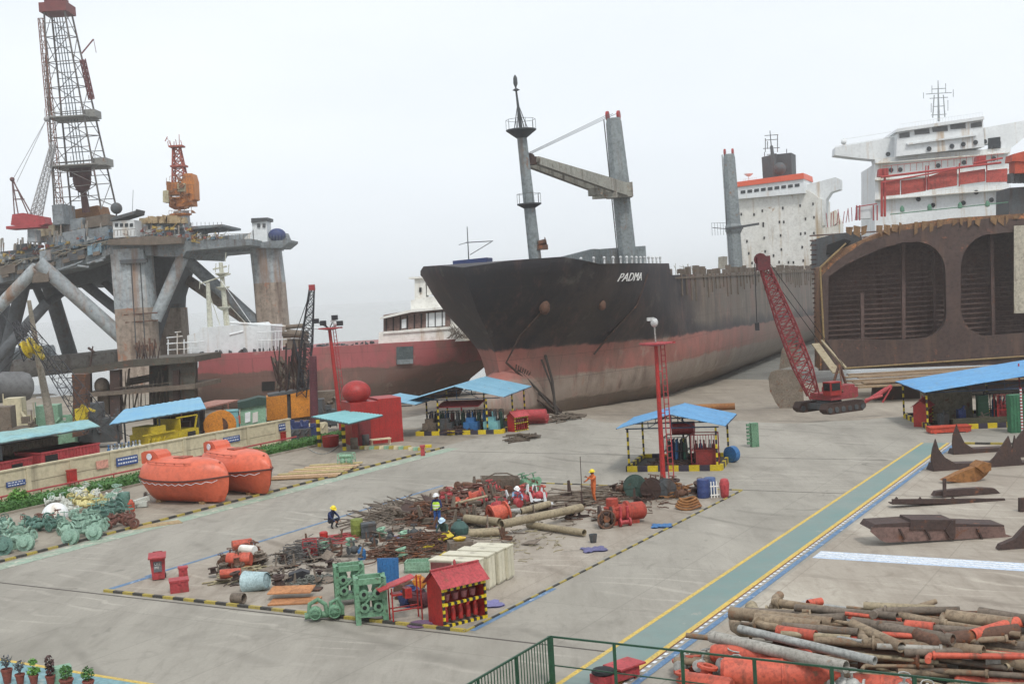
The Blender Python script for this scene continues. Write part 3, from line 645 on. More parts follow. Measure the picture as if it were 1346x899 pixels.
# ---------------------------------------------------------------- red hulled ship being cut up
rs = Pln(450, 470, 152, 3)
rb = thing('red_ship', 'half dismantled ship with faded red hull between drilling rig and black bow', 'ship', rs.w(655, 447, 8), math.atan2(-rs.d.y, -rs.d.x))
RM = WM[rb.name]; zt0 = rs.w(655, 447).z
rb.location.z = 0; RM = Matrix.Translation((rb.location.x, rb.location.y, 0)) @ rotz(math.atan2(-rs.d.y, -rs.d.x)); WM[rb.name] = RM
H2 = Hull([(-3.5, 6.5), (-2, 5.5), (0, 4.0), (2, 1.2), (3.5, .2), (6, 0)], [(-3.5, 6), (-2, 7.6), (0, 8), (6, 8)], [(-3.5, 16), (1, 13), (6, 9)], [(-3, 2), (6, 2.6)], lambda x: 5.6 if x < 26 else 5.45, 38, [-3.5, -2.8, -2, -1, 0, 1, 2, 3, 4, 5, 5.6])
m = MB(RM); H2.mesh(m)
REDH = band_mat('red_ship_hull_paint', [(-9, '#64534b'), (.4, '#6f544c'), (2.4, '#a05658')], tilt=-.02, wob=1.3, streakc='#6f5148', patch=.6)
m.build('hull', REDH, rb, ang=50)
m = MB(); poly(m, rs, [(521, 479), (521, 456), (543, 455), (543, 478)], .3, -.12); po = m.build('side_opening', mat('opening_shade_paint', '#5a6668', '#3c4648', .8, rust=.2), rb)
m = MB(); poly(m, rs, [(522, 479), (522, 473), (543, 472), (543, 478)], .2, -.3); m.build('platform', GRY, po)
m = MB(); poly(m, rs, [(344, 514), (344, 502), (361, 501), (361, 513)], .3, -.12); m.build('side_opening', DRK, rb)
m = MB(); poly(m, rs, [(497, 456), (498, 437), (560, 431), (622, 428), (626, 447)], 8, 1.2); so_ = m.build('superstructure', WHR, rb)
m = MB(); poly(m, rs, [(504, 438), (504, 414), (540, 408), (590, 404), (592, 432), (560, 435)], 6, 1.8); m.build('open_deck_wall', mat('brown_bare_wall', '#8a736c', '#776059', .4, rust=.3, streak=.3), so_)
m = MB(); poly(m, rs, [(499, 420), (500, 417), (540, 407), (600, 402), (600, 405), (540, 410.5)], 8, .8); poly(m, rs, [(504, 439), (504, 436), (560, 432), (596, 429), (596, 432), (560, 435)], 7, 1.0); m.build('deck_edge', WHR, so_)
m = MB(); poly(m, rs, [(528, 432), (528, 420), (534, 419), (534, 431)], .2, 1.6); poly(m, rs, [(560, 430), (560, 412), (585, 410), (585, 428)], .2, 1.55); m.build('white_panel', WHT, so_)
m = MB(); poly(m, rs, [(540, 408), (540, 395), (556, 391), (600, 386), (606, 403), (590, 405)], 5, 2.4); poly(m, rs, [(545, 394), (545, 366), (559, 365), (560, 391)], 3, 3); poly(m, rs, [(561, 388), (561, 366), (566, 366), (567, 388)], 2.4, 3.1); poly(m, rs, [(537, 367), (537, 364.5), (588, 361), (588, 363.5)], 4, 2.6); m.build('upper_deckhouse', WHR, so_)
m = MB(); poly(m, rs, [(592, 430), (592, 400), (606, 399), (620, 408), (624, 428)], 5, 2); m.build('deckhouse_side', WHR, so_)
m = MB(); poly(m, rs, [(609, 428), (609, 412), (614, 411), (615, 428)], .2, 1.8); poly(m, rs, [(601, 420), (600, 406), (604, 405), (605, 419)], .2, 1.8); poly(m, rs, [(551, 384), (551, 378), (554, 378), (554, 384)], .2, 2.8)
for k in range(9): poly(m, rs, [(507+k*9.2, 436-k*.55), (507+k*9.2, 418-k*1.2), (508.2+k*9.2, 418-k*1.2), (508.2+k*9.2, 436-k*.55)], .25, 1.5)
m.build('doorway', DRK, so_)
m = MB()
for k in range(26): ptube(m, rs, (600+ru(-14, 20), 445), (600+ru(-14, 24), 432+ru(-8, 6)), .35, None, ru(.3, 1), n=4)
m.build('torn_frames', RSTG, so_)['kind'] = 'stuff'
for k in range(36):
    m = MB(); a = 262+k*6.4; poly(m, rs, [(a, 470-(a-255)*.0575), (a, 466-(a-255)*.0575-ru(0, 5)), (a+ru(1, 4), 465-(a-255)*.0575-ru(0, 4)), (a+ru(4, 5), 470-(a-255)*.0575)], ru(.3, 2), ru(.3, 3)); m.build('deck_scrap', GRD, rb)
# white after part: masts, boom, deckhouse
m = MB(); poly(m, rs, [(246, 472), (246, 441), (262, 436), (262, 431), (335, 425), (345, 434), (345, 466)], 7, 2); poly(m, rs, [(320, 466), (320, 430), (356, 427), (356, 464)], 6, 1.7); wh = m.build('white_deckhouse', WHT, rb)
m = MB()
for a in (221, 233, 242, 251, 262): ptube(m, rs, (a, 474), (a, 446 if a != 233 else 438), .8, None, 1)
ptube(m, rs, (219, 452), (268, 449), .8, None, 1); ptube(m, rs, (219, 444), (240, 442), .7, None, 1); ptube(m, rs, (230, 437), (238, 436), .7, None, 1); ptube(m, rs, (220, 460), (268, 457), .5, None, 1)
for k in range(8): a = 339+k*4.6; ptube(m, rs, (a, 468), (a, 436), .6, None, .6)
ptube(m, rs, (338, 448), (377, 446), .7, None, .6); ptube(m, rs, (338, 437), (377, 435), .7, None, .6)
m.build('white_framework', WHT, wh)
m = MB(); ptube(m, rs, (277, 440), (273, 372), 3.8, 2.6, 3); ptube(m, rs, (300, 444), (290, 345), 4.2, 2.6, 4); ptube(m, rs, (264, 373), (303, 360), 1.0, None, 3.5); ptube(m, rs, (280, 354), (298, 350), 1.2, None, 4)
for a, y in ((262, 372), (283, 350), (296, 336), (300, 352)): ptube(m, rs, (a, y+8), (a+1, y-4), .5, None, 3.5)
for y in (404, 378, 360): plat(m, rs.w(294 - (400-y)*.05, y, 4), .9, .4)
ptube(m, rs, (273, 380), (290, 430), .5, None, 3.5); ptube(m, rs, (300, 400), (330, 432), .35, None, 4)
m.build('twin_mast', mat('cream_mast_paint', '#d2d3c4', '#bfc0b0', .5, rust=.12, streak=.3, sc_='#9a8f70'), wh)
m = MB(); ptube(m, rs, (302, 424), (440, 433), 1.5, 1.1, 2); ptube(m, rs, (290, 368), (330, 425), .35, None, 3); ptube(m, rs, (338, 431), (302, 440), 1.3, None, 2); m.build('cargo_boom', WHT, wh)
m = MB(); ptube(m, rs, (372, 438), (405, 440), 6, 5, 1); ptube(m, rs, (376, 430), (400, 428), 3, 3, 1); poly(m, rs, [(374, 466), (378, 446), (398, 446), (404, 466)], 3, 1); m.build('deck_winch', RSTG, rb)
m = MB()
for k in range(16): m.bar(rs.w(362+ru(0, 40), 510, -ru(.3, 1.5)), rs.w(358+ru(0, 50), 466+ru(0, 10), -ru(.3, 2)), ru(.15, .4))
solo('steel_scaffold_tower', m, RSTG, 'brown tangle of upright steel bars standing against the red hull behind the orange crane cabins', 'scaffold')

# ---------------------------------------------------------------- dark cut hull section left of the red ship
hs = Pln(180, 510, 140, 6)
t = thing('hull_section', 'dark cut open ship hull section with two bare decks and pillars beside the red hull', 'hull section', hs.w(175, 545, 4))
m = MB(); poly(m, hs, [(95, 494), (95, 486), (170, 473), (256, 468), (256, 476), (170, 483)], 9); poly(m, hs, [(196, 547), (196, 474), (256, 470), (256, 543)], 1, 5); poly(m, hs, [(222, 547), (222, 472), (256, 470), (256, 545)], .4, 1.2)
m.build('upper_deck', mat('dark_green_brown_steel', '#565349', '#454038', .6, rust=.4, streak=.3), t)
m = MB(); poly(m, hs, [(100, 523), (100, 518), (256, 505), (256, 511)], 9); m.build('lower_deck', RSTG, t)
for a, b0 in ((97, 112), (145, 158), (228, 236)):
    m = MB(); poly(m, hs, [(a, 560), (a-1, 487), (b0-1, 486), (b0, 560)], .8 if a != 97 else 2.0, ru(.2, .8)); m.build('pillar', RSTD, t)
m = MB()
for k in range(26): a = 160+k*3.4; a += ru(-4, 4); m.bar(hs.w(a, 545, ru(2, 5)), hs.w(a+ru(-9, 9), 480+ru(0, 40), ru(2, 5)), ru(.05, .16))
for y in (494, 499, 534): ptube(m, hs, (150+ru(0, 20), y+6), (225-ru(0, 25), y-2), 2.6, None, 5.5)
ptube(m, hs, (118, 505), (119, 540), .6, None, 1); m.sph(hs.w(134, 507, 2), (.9, .9, 1.0)); poly(m, hs, [(128, 545), (128, 510), (142, 508), (143, 545)], 1.2, 2)
m.build('pipework', RSTG, t)
m = MB(); ptube(m, hs, (118, 487), (122, 455), 1.4, .9, 1); ptube(m, hs, (116, 457), (124, 463), 1.6, None, 1)
for k in range(9): a = 180+k*3.4; ptube(m, hs, (a, 472), (a+ru(-5, 5), 452+ru(-4, 8)), 1.0, .5, ru(0, 2), n=6)
m.build('cut_stanchions', RSTD, t)
m = MB()
for k in range(10): ptube(m, hs, (165+k*6, 516), (165+k*6, 506), .3, None, -.1, n=4)
ptube(m, hs, (150, 510), (225, 503), .4, None, -.1); m.build('railing', RSTG, t)
# ---------------------------------------------------------------- brown tanker, cut through amidships
tk = Pln(1083, 478, 150, 8)
t = thing('tanker_hull_section', 'huge brown tanker hull cut open crosswise, two rounded frame openings facing the yard', 'ship section', tk.w(1200, 478, 6))
def arc(cx, cy, rx, ry, a0, a1, n): return [(cx+rx*math.cos(rad(a0+(a1-a0)*i/n)), cy-ry*math.sin(rad(a0+(a1-a0)*i/n))) for i in range(n+1)]
o1 = [(1089, 447)]+[(1089, 364), (1110, 349), (1133, 338)]+[(1160, 326), (1187, 319)]+arc(1205, 358, 38, 40, 100, 0, 8)+arc(1210, 412, 34, 33, 0, -75, 6)+[(1190, 447)]
o2 = arc(1303, 352, 40, 44, 180, 88, 8)+[(1320, 306), (1420, 300), (1420, 432), (1320, 440)]+arc(1300, 404, 37, 38, -95, -180, 6)
out = [(1081, 486), (1081, 362), (1100, 343), (1135, 319), (1185, 303), (1250, 294), (1300, 287), (1335, 288), (1440, 284), (1440, 462), (1346, 468)]
TKB = mat('tanker_brown_steel', '#50403b', '#42332f', .25, rust=.2, streak=.35, rc='#6b4536', sc_='#5f4a3f', rough=.85)
m = MB(); poly(m, tk, out, 1.2, 0, holes=(o1, o2)); m.build('web_frame', TKB, t)
TKD = mat('tanker_bulkhead_steel', '#75605a', '#614e48', .3, rust=.2, streak=.3, rough=.9)
m = MB(); poly(m, tk, [(1076, 486), (1076, 330), (1440, 272), (1440, 470)], .3, 5.2)
a0, z0 = tk.az(1083, 484, 5); 
for k in range(28): m.bx(a0-1, a0+36, 4.75, 5.1, z0+.4+k*.62, z0+.58+k*.62, tk.mat())
m.build('bulkhead', TKD, t)
m = MB(); poly(m, tk, [(1076, 487), (1081, 478), (1081, 450), (1440, 438), (1440, 475)], .6, .3, ); poly(m, tk, [(1078, 484), (1078, 474), (1440, 455), (1440, 468)], 6, 1.3); m.build('double_bottom', TKB, t)
for (x, y0, y1, x1) in ((1187, 318, 450, 1188), (1303, 306, 444, 1306), (1133, 385, 452, 1134), (1228, 330, 445, 1229)):
    m = MB(); q0, q1 = tk.w(x, y0, 3.2 if x != 1228 else 4.4), tk.w(x1, y1, 3.2 if x != 1228 else 4.4); m.bar(q0, q1, .42 if x != 1228 else .25); m.build('pillar', mat('pillar_brown_steel', '#66524d', '#58453f', .5, rust=.3), t)
m = MB(); poly(m, tk, [(1078, 486), (1077, 352), (1100, 330), (1180, 296), (1250, 287), (1340, 281), (1440, 276), (1440, 284), (1335, 289), (1300, 288), (1250, 295), (1185, 304), (1135, 320), (1100, 344), (1083, 363), (1083, 486)], 6, .2)
m.build('deck_edge', mat('orange_rust_cut_edge', '#8f6a48', '#6f4f38', .6, rust=.4, rc='#a5683a', streak=.3), t)
m = MB(); poly(m, tk, [(1077, 352), (1077, 313), (1092, 309), (1130, 303), (1134, 318), (1100, 343)], 9, 1.4); m.build('wing_tank', GRD, t)
m = MB(); poly(m, tk, [(1087, 334), (1088, 322), (1110, 314), (1119, 317), (1100, 335)], .4, 1.2); m.build('tank_opening', DRK, t)
m = MB(); ptube(m, tk, (1078, 352), (1083, 450), 1.3, 1.3, -.2); ptube(m, tk, (1078, 352), (1112, 320), 1.2, 1.2, -.2); ptube(m, tk, (1112, 484), (1440, 462), 1.1, 1.1, -.3); m.build('edge_pipe', mat('yellowish_edge_steel', '#a08a5c', '#8a7550', 1, rust=.35), t)
HPM = mat('ochre_plate_steel', '#8f6f48', '#75583a', .8, rust=.5, rc='#5f4530', streak=.3)
for k in range(24):
    m = MB(); a = 1112+k*10; y = 300-(a-1112)*.075
    if k % 5 != 3: w_ = ru(3, 10); poly(m, tk, [(a, y+ru(4, 17)), (a, y-ru(-1, 3)), (a+w_, y-ru(-1, 3)), (a+w_*ru(.7, 1), y+ru(3, 14))], .12, -.15+ru(-.1, .1)).build('hanging_plate', HPM, t) #('hanging_plate', HPM, t)

m = MB()
for k in range(9): a = 1100+k*27+ru(-5, 5); y = 468-(a-1100)*.05; poly(m, tk, [(a, y), (a, y-4), (a+5, y-4.5), (a+5, y-.5)], .08, .22-.06)
m.build('manhole', DRK, t)
m = MB(); poly(m, tk, [(1333, 412), (1333, 297), (1440, 291), (1440, 408)], .2, -.3); m.build('pale_panel', mat('cream_panel', '#c3bdac', '#b3ac9b', .4, streak=.3), t)
# superstructure far behind on the tanker
sp = Pln(1220, 240, 212, 8)
ts = thing('ship_superstructure', 'tall white ship bridge with slanted windows and wide wings rising behind the brown cut hull', 'superstructure', sp.w(1220, 290, 5))
for k, y0 in enumerate((214, 236, 262)):
    m = MB(); a1, b1 = (1152, 1328); sl = -.1; poly(m, sp, [(a1, y0+1.2), (a1, y0), (b1, y0-14), (b1, y0-12.8)], 1.6, .6)
    for q in range(30): a = a1+q*(b1-a1)/29; y = y0-(a-a1)*14/176; ptube(m, sp, (a, y), (a, y-5), .18, None, .6, n=4)
    ptube(m, sp, (a1, y0-5), (b1, y0-19), .2, None, .6); ptube(m, sp, (a1, y0-2.6), (b1, y0-16.6), .15, None, .6); m.build('deck_gallery', WHR, ts)
m = MB(); poly(m, sp, [(1150, 310), (1150, 216), (1162, 208), (1185, 205), (1325, 194), (1327, 300)], 16, 2); bo = m.build('accommodation_block', WHT, ts)
m = MB(); poly(m, sp, [(1178, 206), (1180, 172), (1292, 156), (1294, 193)], 12, 0); br = m.build('bridge', WHT, ts)
m = MB(); poly(m, sp, [(1177, 174), (1179, 169.5), (1293, 153), (1294, 157)], 14, -.8); poly(m, sp, [(1193, 190.5), (1192, 188.5), (1282, 176.5), (1284, 178.5)], .6, -.6); m.build('bridge_roof', WHT, br)
for a, b_, y in ((1182, 1196, 177.5), (1202, 1222, 173), (1225.5, 1246, 169.6), (1249, 1269.5, 166), (1276, 1291, 164)):
    m = MB(); poly(m, sp, [(a+.5, y+4.2), (a, y-1.6), (b_-.6, y-4.2), (b_, y+2.6)], .15, -.12); m.build('bridge_window', mat('bridge_window_glass', '#4c4d4c', '#3c3e40', 1, rough=.2, fine=0), br)
m = MB(); poly(m, sp, [(1178, 180), (1098, 194), (1097, 204), (1120, 207), (1150, 210), (1152, 220), (1178, 218)], 4, 3); ptube(m, sp, (1098, 193), (1178, 179), .3); m.build('bridge_wing', WHT, bo)
m = MB(); poly(m, sp, [(1294, 168), (1440, 142), (1440, 170), (1350, 178), (1328, 196), (1325, 225), (1316, 225), (1316, 186), (1294, 190)], 4, 3); m.build('bridge_wing', WHT, bo)
m = MB(); poly(m, sp, [(1299, 196), (1299, 182), (1315, 180), (1315, 195)], .3, 1.7); m.build('side_window', GLS, bo)
for a, y in ((1167, 203), (1180, 201.5), (1191, 200.5), (1221, 196), (1251, 192.5), (1266, 190), (1282, 187.5), (1294, 186.5), (1306, 209), (1171, 224), (1183, 223.5), (1233, 218), (1267, 214), (1283, 253), (1207, 262), (1226, 270), (1266, 267), (1303, 263)):
    m = MB(); off = 1.85 if y > 197 or a < 1178 or a > 1293 else -.1
    c = sp.w(a, y, off); m.lathe([(.05, 0), (.42, 0), (.42, .16), (.05, .16)], Matrix.Translation(c) @ Matrix.Rotation(rad(90), 4, 'X'), 10); m.build('porthole', GLS, bo)
m = MB(); poly(m, sp, [(1310, 268), (1310, 255), (1318, 254), (1318, 267)], .3, 1.7); m.build('doorway', GRD, bo)
m = MB(); ptube(m, sp, (1234, 160), (1233, 106), 1.6, .5, 4); ptube(m, sp, (1226, 155), (1228, 125), .8, .6, 4); ptube(m, sp, (1242, 154), (1240, 125), .8, .6, 4)
for y, w_ in ((151, 10), (129, 12), (123, 17), (117, 9), (140, 8)): ptube(m, sp, (1234-w_, y+w_*.06), (1234+w_, y-w_*.06), .5, None, 4)
for a, y0, y1 in ((1214, 130, 122), (1253, 128, 118), (1224, 148, 136), (1246, 146, 132), (1225, 124, 113), (1243, 122, 110)): ptube(m, sp, (a, y0), (a, y1), .4, None, 4)
m.build('radar_mast', mat('mast_grey', '#9aa0a2', rust=.1), br)
m = MB()
for k in range(28): ptube(m, sp, (1183+k*4, 170.5-k*.58), (1183+k*4, 163.5-k*.58), .18, None, 1, n=4)
ptube(m, sp, (1183, 163.5), (1291, 147.8), .22, None, 1); ptube(m, sp, (1105, 184), (1172, 173.5), .25, None, 3); ptube(m, sp, (1109, 190), (1109, 182), .5, None, 3); m.sph(sp.w(1109, 187, 3), .5)
m.build('roof_railing', WHT, br)
# red manifold / gantry in front of it
rm = Pln(1220, 250, 190, 8)
t2 = thing('pipe_manifold', 'red painted pipe gantry with hanging orange-red panels across the tanker deck', 'pipe gantry', rm.w(1220, 290, 1))
for a, b_, ya, yb, yc, yd in ((1161, 1183, 238, 236, 256, 258), (1185, 1217, 237.5, 234, 251, 256), (1219, 1258, 233, 219, 244, 250), (1262, 1295, 227, 222, 238.5, 243), (1298, 1324, 224, 221.5, 239, 239.5)):
    m = MB(); poly(m, rm, [(a, yd), (a, ya), (b_, yb), (b_, yc)], .5, 0); m.build('red_panel', mat('orange_red_panel', '#bf5348', '#ad493f', .5, rust=.15, streak=.25), t2)
m = MB(); ptube(m, rm, (1158, 233), (1316, 214), 1.5, 1.5, -.6); ptube(m, rm, (1160, 240), (1258, 222), 1.1, 1.1, -1.2); ptube(m, rm, (1280, 215), (1318, 208), 1.2, 1.2, -.6)
for a, y0, y1 in ((1163, 285, 222), (1159, 285, 238), (1217, 250, 218), (1220, 250, 218), (1261, 245, 215), (1297, 240, 212)): ptube(m, rm, (a, y0), (a, y1), 1.6 if a < 1170 else .8, None, -.3)
poly(m, rm, [(1283, 217), (1284, 206), (1296, 205), (1296, 215)], 2); poly(m, rm, [(1155, 232), (1156, 222), (1168, 221), (1168, 231)], 2)
for k in range(18): ptube(m, rm, (1172+k*8.2, 228-k*.95), (1172+k*8.2, 218-k*.95), .3, None, -.4, n=4)
ptube(m, rm, (1160, 219), (1320, 202), .35, None, -.4); m.build('gantry_frame', mat('gantry_red', '#b8403c', '#a03632', 1, rust=.2), t2)
m = MB()
for a in (1186, 1222, 1262, 1298): m.lathe([(.1, 0), (.35, .1), (.35, .6), (.15, 1.0), (.1, 1.0)], Matrix.Translation(rm.w(a, 279-(a-1186)*.06, -1)), 10)
ptube(m, rm, (1170, 282), (1325, 266), .7, .7, -1.2); m.build('green_valve', mat('green_valve_paint', '#5f8f76', rust=.4), t2)
m = MB(); poly(m, rm, [(1330, 212), (1331, 203), (1346, 199), (1440, 190), (1440, 215)], 4); poly(m, rm, [(1334, 228), (1334, 212), (1440, 205), (1440, 222)], 3.4, .3); m.build('orange_cover', mat('orange_roof_paint2', '#d4532f', rust=.1), t2)
m = MB(); poly(m, rm, [(1128, 288), (1128, 271), (1146, 269), (1147, 287)], 3); w_ = m.build('white_box', WHT, t2)
m = MB()
for a in (1126, 1130, 1148, 1153): ptube(m, rm, (a, 290), (a, 270), .9, None, -.5)
ptube(m, rm, (1126, 272), (1153, 268), .7, None, -.5)
for k in range(10): ptube(m, rm, (1088+k*4, 299-k), (1088+k*4+ru(-3, 3), 285-k-ru(0, 6)), .5, None, ru(0, 3), n=5)
m.build('red_posts', REDD, t2)
m = MB(); poly(m, rm, [(1326, 300), (1327, 247), (1440, 240), (1440, 292)], 8, 3)
for k in range(10): poly(m, rm, [(1328+k*7, 240), (1328+k*7, 228-ru(0, 8)), (1333+k*7, 228), (1333+k*7, 240)], 2, ru(0, 3))
m.build('dark_machinery', GRD, t2)
# bottom plating lying out on the mud in front of the section, and timber-like long plates
m = MB()
for k in range(16):
    a = G(1112+ru(-4, 30), 500+k*1.15, -.55); b_ = G(1440, 478+k*1.5+ru(-1, 1), -.55); a.z = b_.z = -.25+.02*k*.5; m.bar(a+Vector((0, 0, ru(0, .35))), b_+Vector((0, 0, ru(0, .35))), .9, .12)
solo('bottom_plating', m, mat('tan_muddy_plate', '#a18a6c', '#806a52', .5, rust=.45, rc='#6f5440', rough=.9), 'long layers of tan muddy bottom plates lying in front of the brown tanker section', 'steel plates')
m = MB(); poly(m, Pln(1250, 515, 118, 5), [(1150, 530), (1152, 508), (1200, 503), (1440, 482), (1440, 500), (1240, 520), (1200, 528)], 2.0); solo('dark_plate_edge', m, RSTD, 'dark rusty cut plate edge standing under the tan bottom plates', 'steel plate')
m = MB(); a, b_ = G(1110, 484, -.5), G(1085, 455, 0); m.bar(P(1112, 484, 128), P(1080, 448, 139), .22); m.bar(P(1100, 490, 128), P(1072, 452, 139), .9, .15)
solo('slanting_plank', m, mat('pale_plank', '#b0a387', '#94866a', 1, rust=.2), 'pale plank leaning from the crane against the tanker corner', 'plank')
# grey curved chunk of plating behind the red crane
m = MB(); q = Pln(1040, 510, 112, 12); V = []
poly(m, q, [(1010, 497), (1013, 489), (1022, 486), (1040, 486), (1054, 490), (1058, 545), (1032, 545), (1020, 530), (1012, 514)], .35); poly(m, q, [(1024, 486), (1028, 458), (1045, 452), (1052, 478)], .3, 3)
solo('cut_plate_chunk', m, mat('mud_grey_plate', '#82776a', '#6d6357', .8, rust=.35, rough=.9), 'mud grey curved chunk of cut hull plating standing behind the red crawler crane', 'steel chunk')
m = MB(); ptube(m, Pln(950, 533, 104, 12), (912, 536), (966, 534), 4.6, 4.6, 0, n=14); solo('rusty_tank', m, OCR, 'ochre rusty cylinder lying on the mud beyond the shed with bright blue roof', 'tank')
m = MB(); q = Pln(1155, 520, 101, 0)
for a, b_, r_ in (((1133, 531), (1165, 510), 2.4), ((1137, 526), (1160, 520), 2), ((1150, 522), (1172, 507), 3), ((1160, 529), (1172, 509), 1.3)): ptube(m, q, a, b_, r_, r_*.8, ru(-.5, .5), n=8)
solo('crane_hook_block', m, REDD, 'broken reddish grab lying on the ground right of the red crawler crane', 'grab')
# ================================================================== DRILLING RIG
RGG = mat('rig_grey_paint', '#90979b', '#7e868b', .2, rust=.24, streak=.45, rc='#6f5140', sc_='#7a6456', rough=.7)
RGC = mat('rig_column_paint', '#a9b1b4', '#969ea3', .15, rust=.16, streak=.6, rc='#7b5c4a', sc_='#8a6d58', rough=.7)
RGL = mat('rig_lower_fouled_steel', '#a39588', '#8a7c6f', .15, rust=.3, streak=.4, rc='#7d5642', rough=.8)
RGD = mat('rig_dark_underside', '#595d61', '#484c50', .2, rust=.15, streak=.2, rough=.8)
RGP = mat('rig_pontoon_steel', '#9e9890', '#87817a', .15, rust=.25, streak=.3, rc='#6b5142', rough=.8)
rp = Pln(150, 400, 205, 0)
rig = thing('drilling_rig', 'grey semi submersible drilling rig on thick legs with tall lattice derrick, by the sea', 'drilling rig', rp.w(180, 475, 10))
def rcol(name, ring, zc, lower=True, mt=RGC):
    """column traced as left/right edges at several heights; ring = [(xl, xr, y)], boxy round section"""
    V = []; n = 16; m = MB()
    for xl, xr, y, off in ring:
        a = rp.w(xl, y, off); b_ = rp.w(xr, y, off); c = (a+b_)/2; r = (b_-a).length/2
        for i in range(n):
            t = 2*math.pi*i/n; cx, sy = math.cos(t), math.sin(t); k = 1/max(abs(cx), abs(sy))**.45
            V.append(c+Vector((cx*r*k, sy*r*k, 0))+(b_-a)*0)
    K = len(ring); m.add(V, [(k*n+i, k*n+(i+1) % n, (k+1)*n+(i+1) % n, (k+1)*n+i) for k in range(K-1) for i in range(n)]+[tuple(range(n)), tuple(range((K-1)*n, K*n))]); return m.build(name, mt, rig)
# front corner column, rear column, right column: upper painted shaft and fouled lower shaft
rcol('column', [(147, 199, 328, 3), (153, 205, 405, 3)], 0); rcol('lower_column', [(153, 205, 405, 3), (161, 212, 520, 3)], 0, mt=RGL)
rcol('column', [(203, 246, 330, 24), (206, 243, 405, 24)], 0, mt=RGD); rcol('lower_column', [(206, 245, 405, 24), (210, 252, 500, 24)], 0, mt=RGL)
rcol('column', [(327, 367, 308, 12), (334, 375, 372, 12)], 0); rcol('lower_column', [(334, 375, 372, 12), (342, 384, 470, 12)], 0, mt=RGL)
rcol('column', [(-30, 8, 350, 30), (-22, 14, 480, 30)], 0, mt=RGD)
m = MB()
for a, y in ((160, 345), (198, 345)): pass
poly(m, rp, [(158, 347), (157, 342), (192, 340), (193, 345)], .8, -1.2)
for k in range(9): ptube(m, rp, (159+k*4, 350-k*.3), (159+k*4, 342-k*.3), .3, None, -.9, n=4)
for k in range(2): ptube(m, rp, (172+k*12, 342), (180+k*12, 475), .7, None, -.7, n=6)
m.build('column_platform', GRD, rig)
m = MB()
for k in range(9): ptube(m, rp, (178+k*3.4, 463+ru(-6, 6)), (176+k*3.4, 448+ru(-4, 6)), ru(.7, 1.6), None, -.8, n=5)
ptube(m, rp, (165, 424), (208, 421), .9, None, -.3); ptube(m, rp, (163, 414), (207, 411), .9, None, -.3)
m.build('fouling_pipes', RST, rig)
# braces
def brace(a, b_, r, o1, o2, mt=RGG):
    m = MB(); ptube(m, rp, a, b_, r, r*1.03, o1, o2, n=14); m.build('brace', mt, rig)
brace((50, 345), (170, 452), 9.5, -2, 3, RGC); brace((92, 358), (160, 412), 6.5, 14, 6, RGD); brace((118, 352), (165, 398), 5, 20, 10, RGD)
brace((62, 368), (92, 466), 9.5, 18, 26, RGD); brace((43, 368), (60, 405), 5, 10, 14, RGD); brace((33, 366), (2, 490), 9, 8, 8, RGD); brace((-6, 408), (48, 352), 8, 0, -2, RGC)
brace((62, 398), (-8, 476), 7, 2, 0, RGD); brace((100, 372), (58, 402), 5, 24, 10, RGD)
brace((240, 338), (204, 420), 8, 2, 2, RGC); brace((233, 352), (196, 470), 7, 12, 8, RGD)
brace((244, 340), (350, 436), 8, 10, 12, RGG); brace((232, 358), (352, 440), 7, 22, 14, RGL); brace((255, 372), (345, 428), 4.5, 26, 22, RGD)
m = MB(); poly(m, rp, [(210, 372), (192, 350), (196, 333), (230, 333), (229, 350), (214, 400), (208, 400)], 14, 9); m.build('shaded_leg_housing', RGD, rig)  # shadow around the rear column is put into this dark grey
m = MB(); poly(m, rp, [(42, 372), (44, 358), (64, 356), (64, 370)], 2.5, -2.6); m.build('brace_node', RSTG, rig)
# pontoons
def pont(a, b_, ra, rb_, o1, o2, mt):
    m = MB(); A = rp.w(*a, o1); B = rp.w(*b_, o2); T, L = frame(A, B); r1 = ra*A.y/FPX; r2 = rb_*B.y/FPX
    m.lathe([(r1*.5, -r1*.3), (r1*.86, -r1*.1), (r1, r1*.3), (r2, L-r2*.3), (r2*.86, L+r2*.1), (r2*.5, L+r2*.3)], T, 24); m.build('pontoon', mt, rig)
pont((-60, 494), (330, 452), 13, 12, 14, 40, RGP); pont((-80, 512), (36, 508), 22, 20, -45, -38, mat('pontoon_dark_grey', '#6b6c6d', '#545556', .15, rust=.12, streak=.3, rough=.6)); 
m = MB(); ptube(m, rp, (-40, 470), (70, 462), 9, 9, 40, 40, n=14); m.build('cross_tube', RGG, rig)
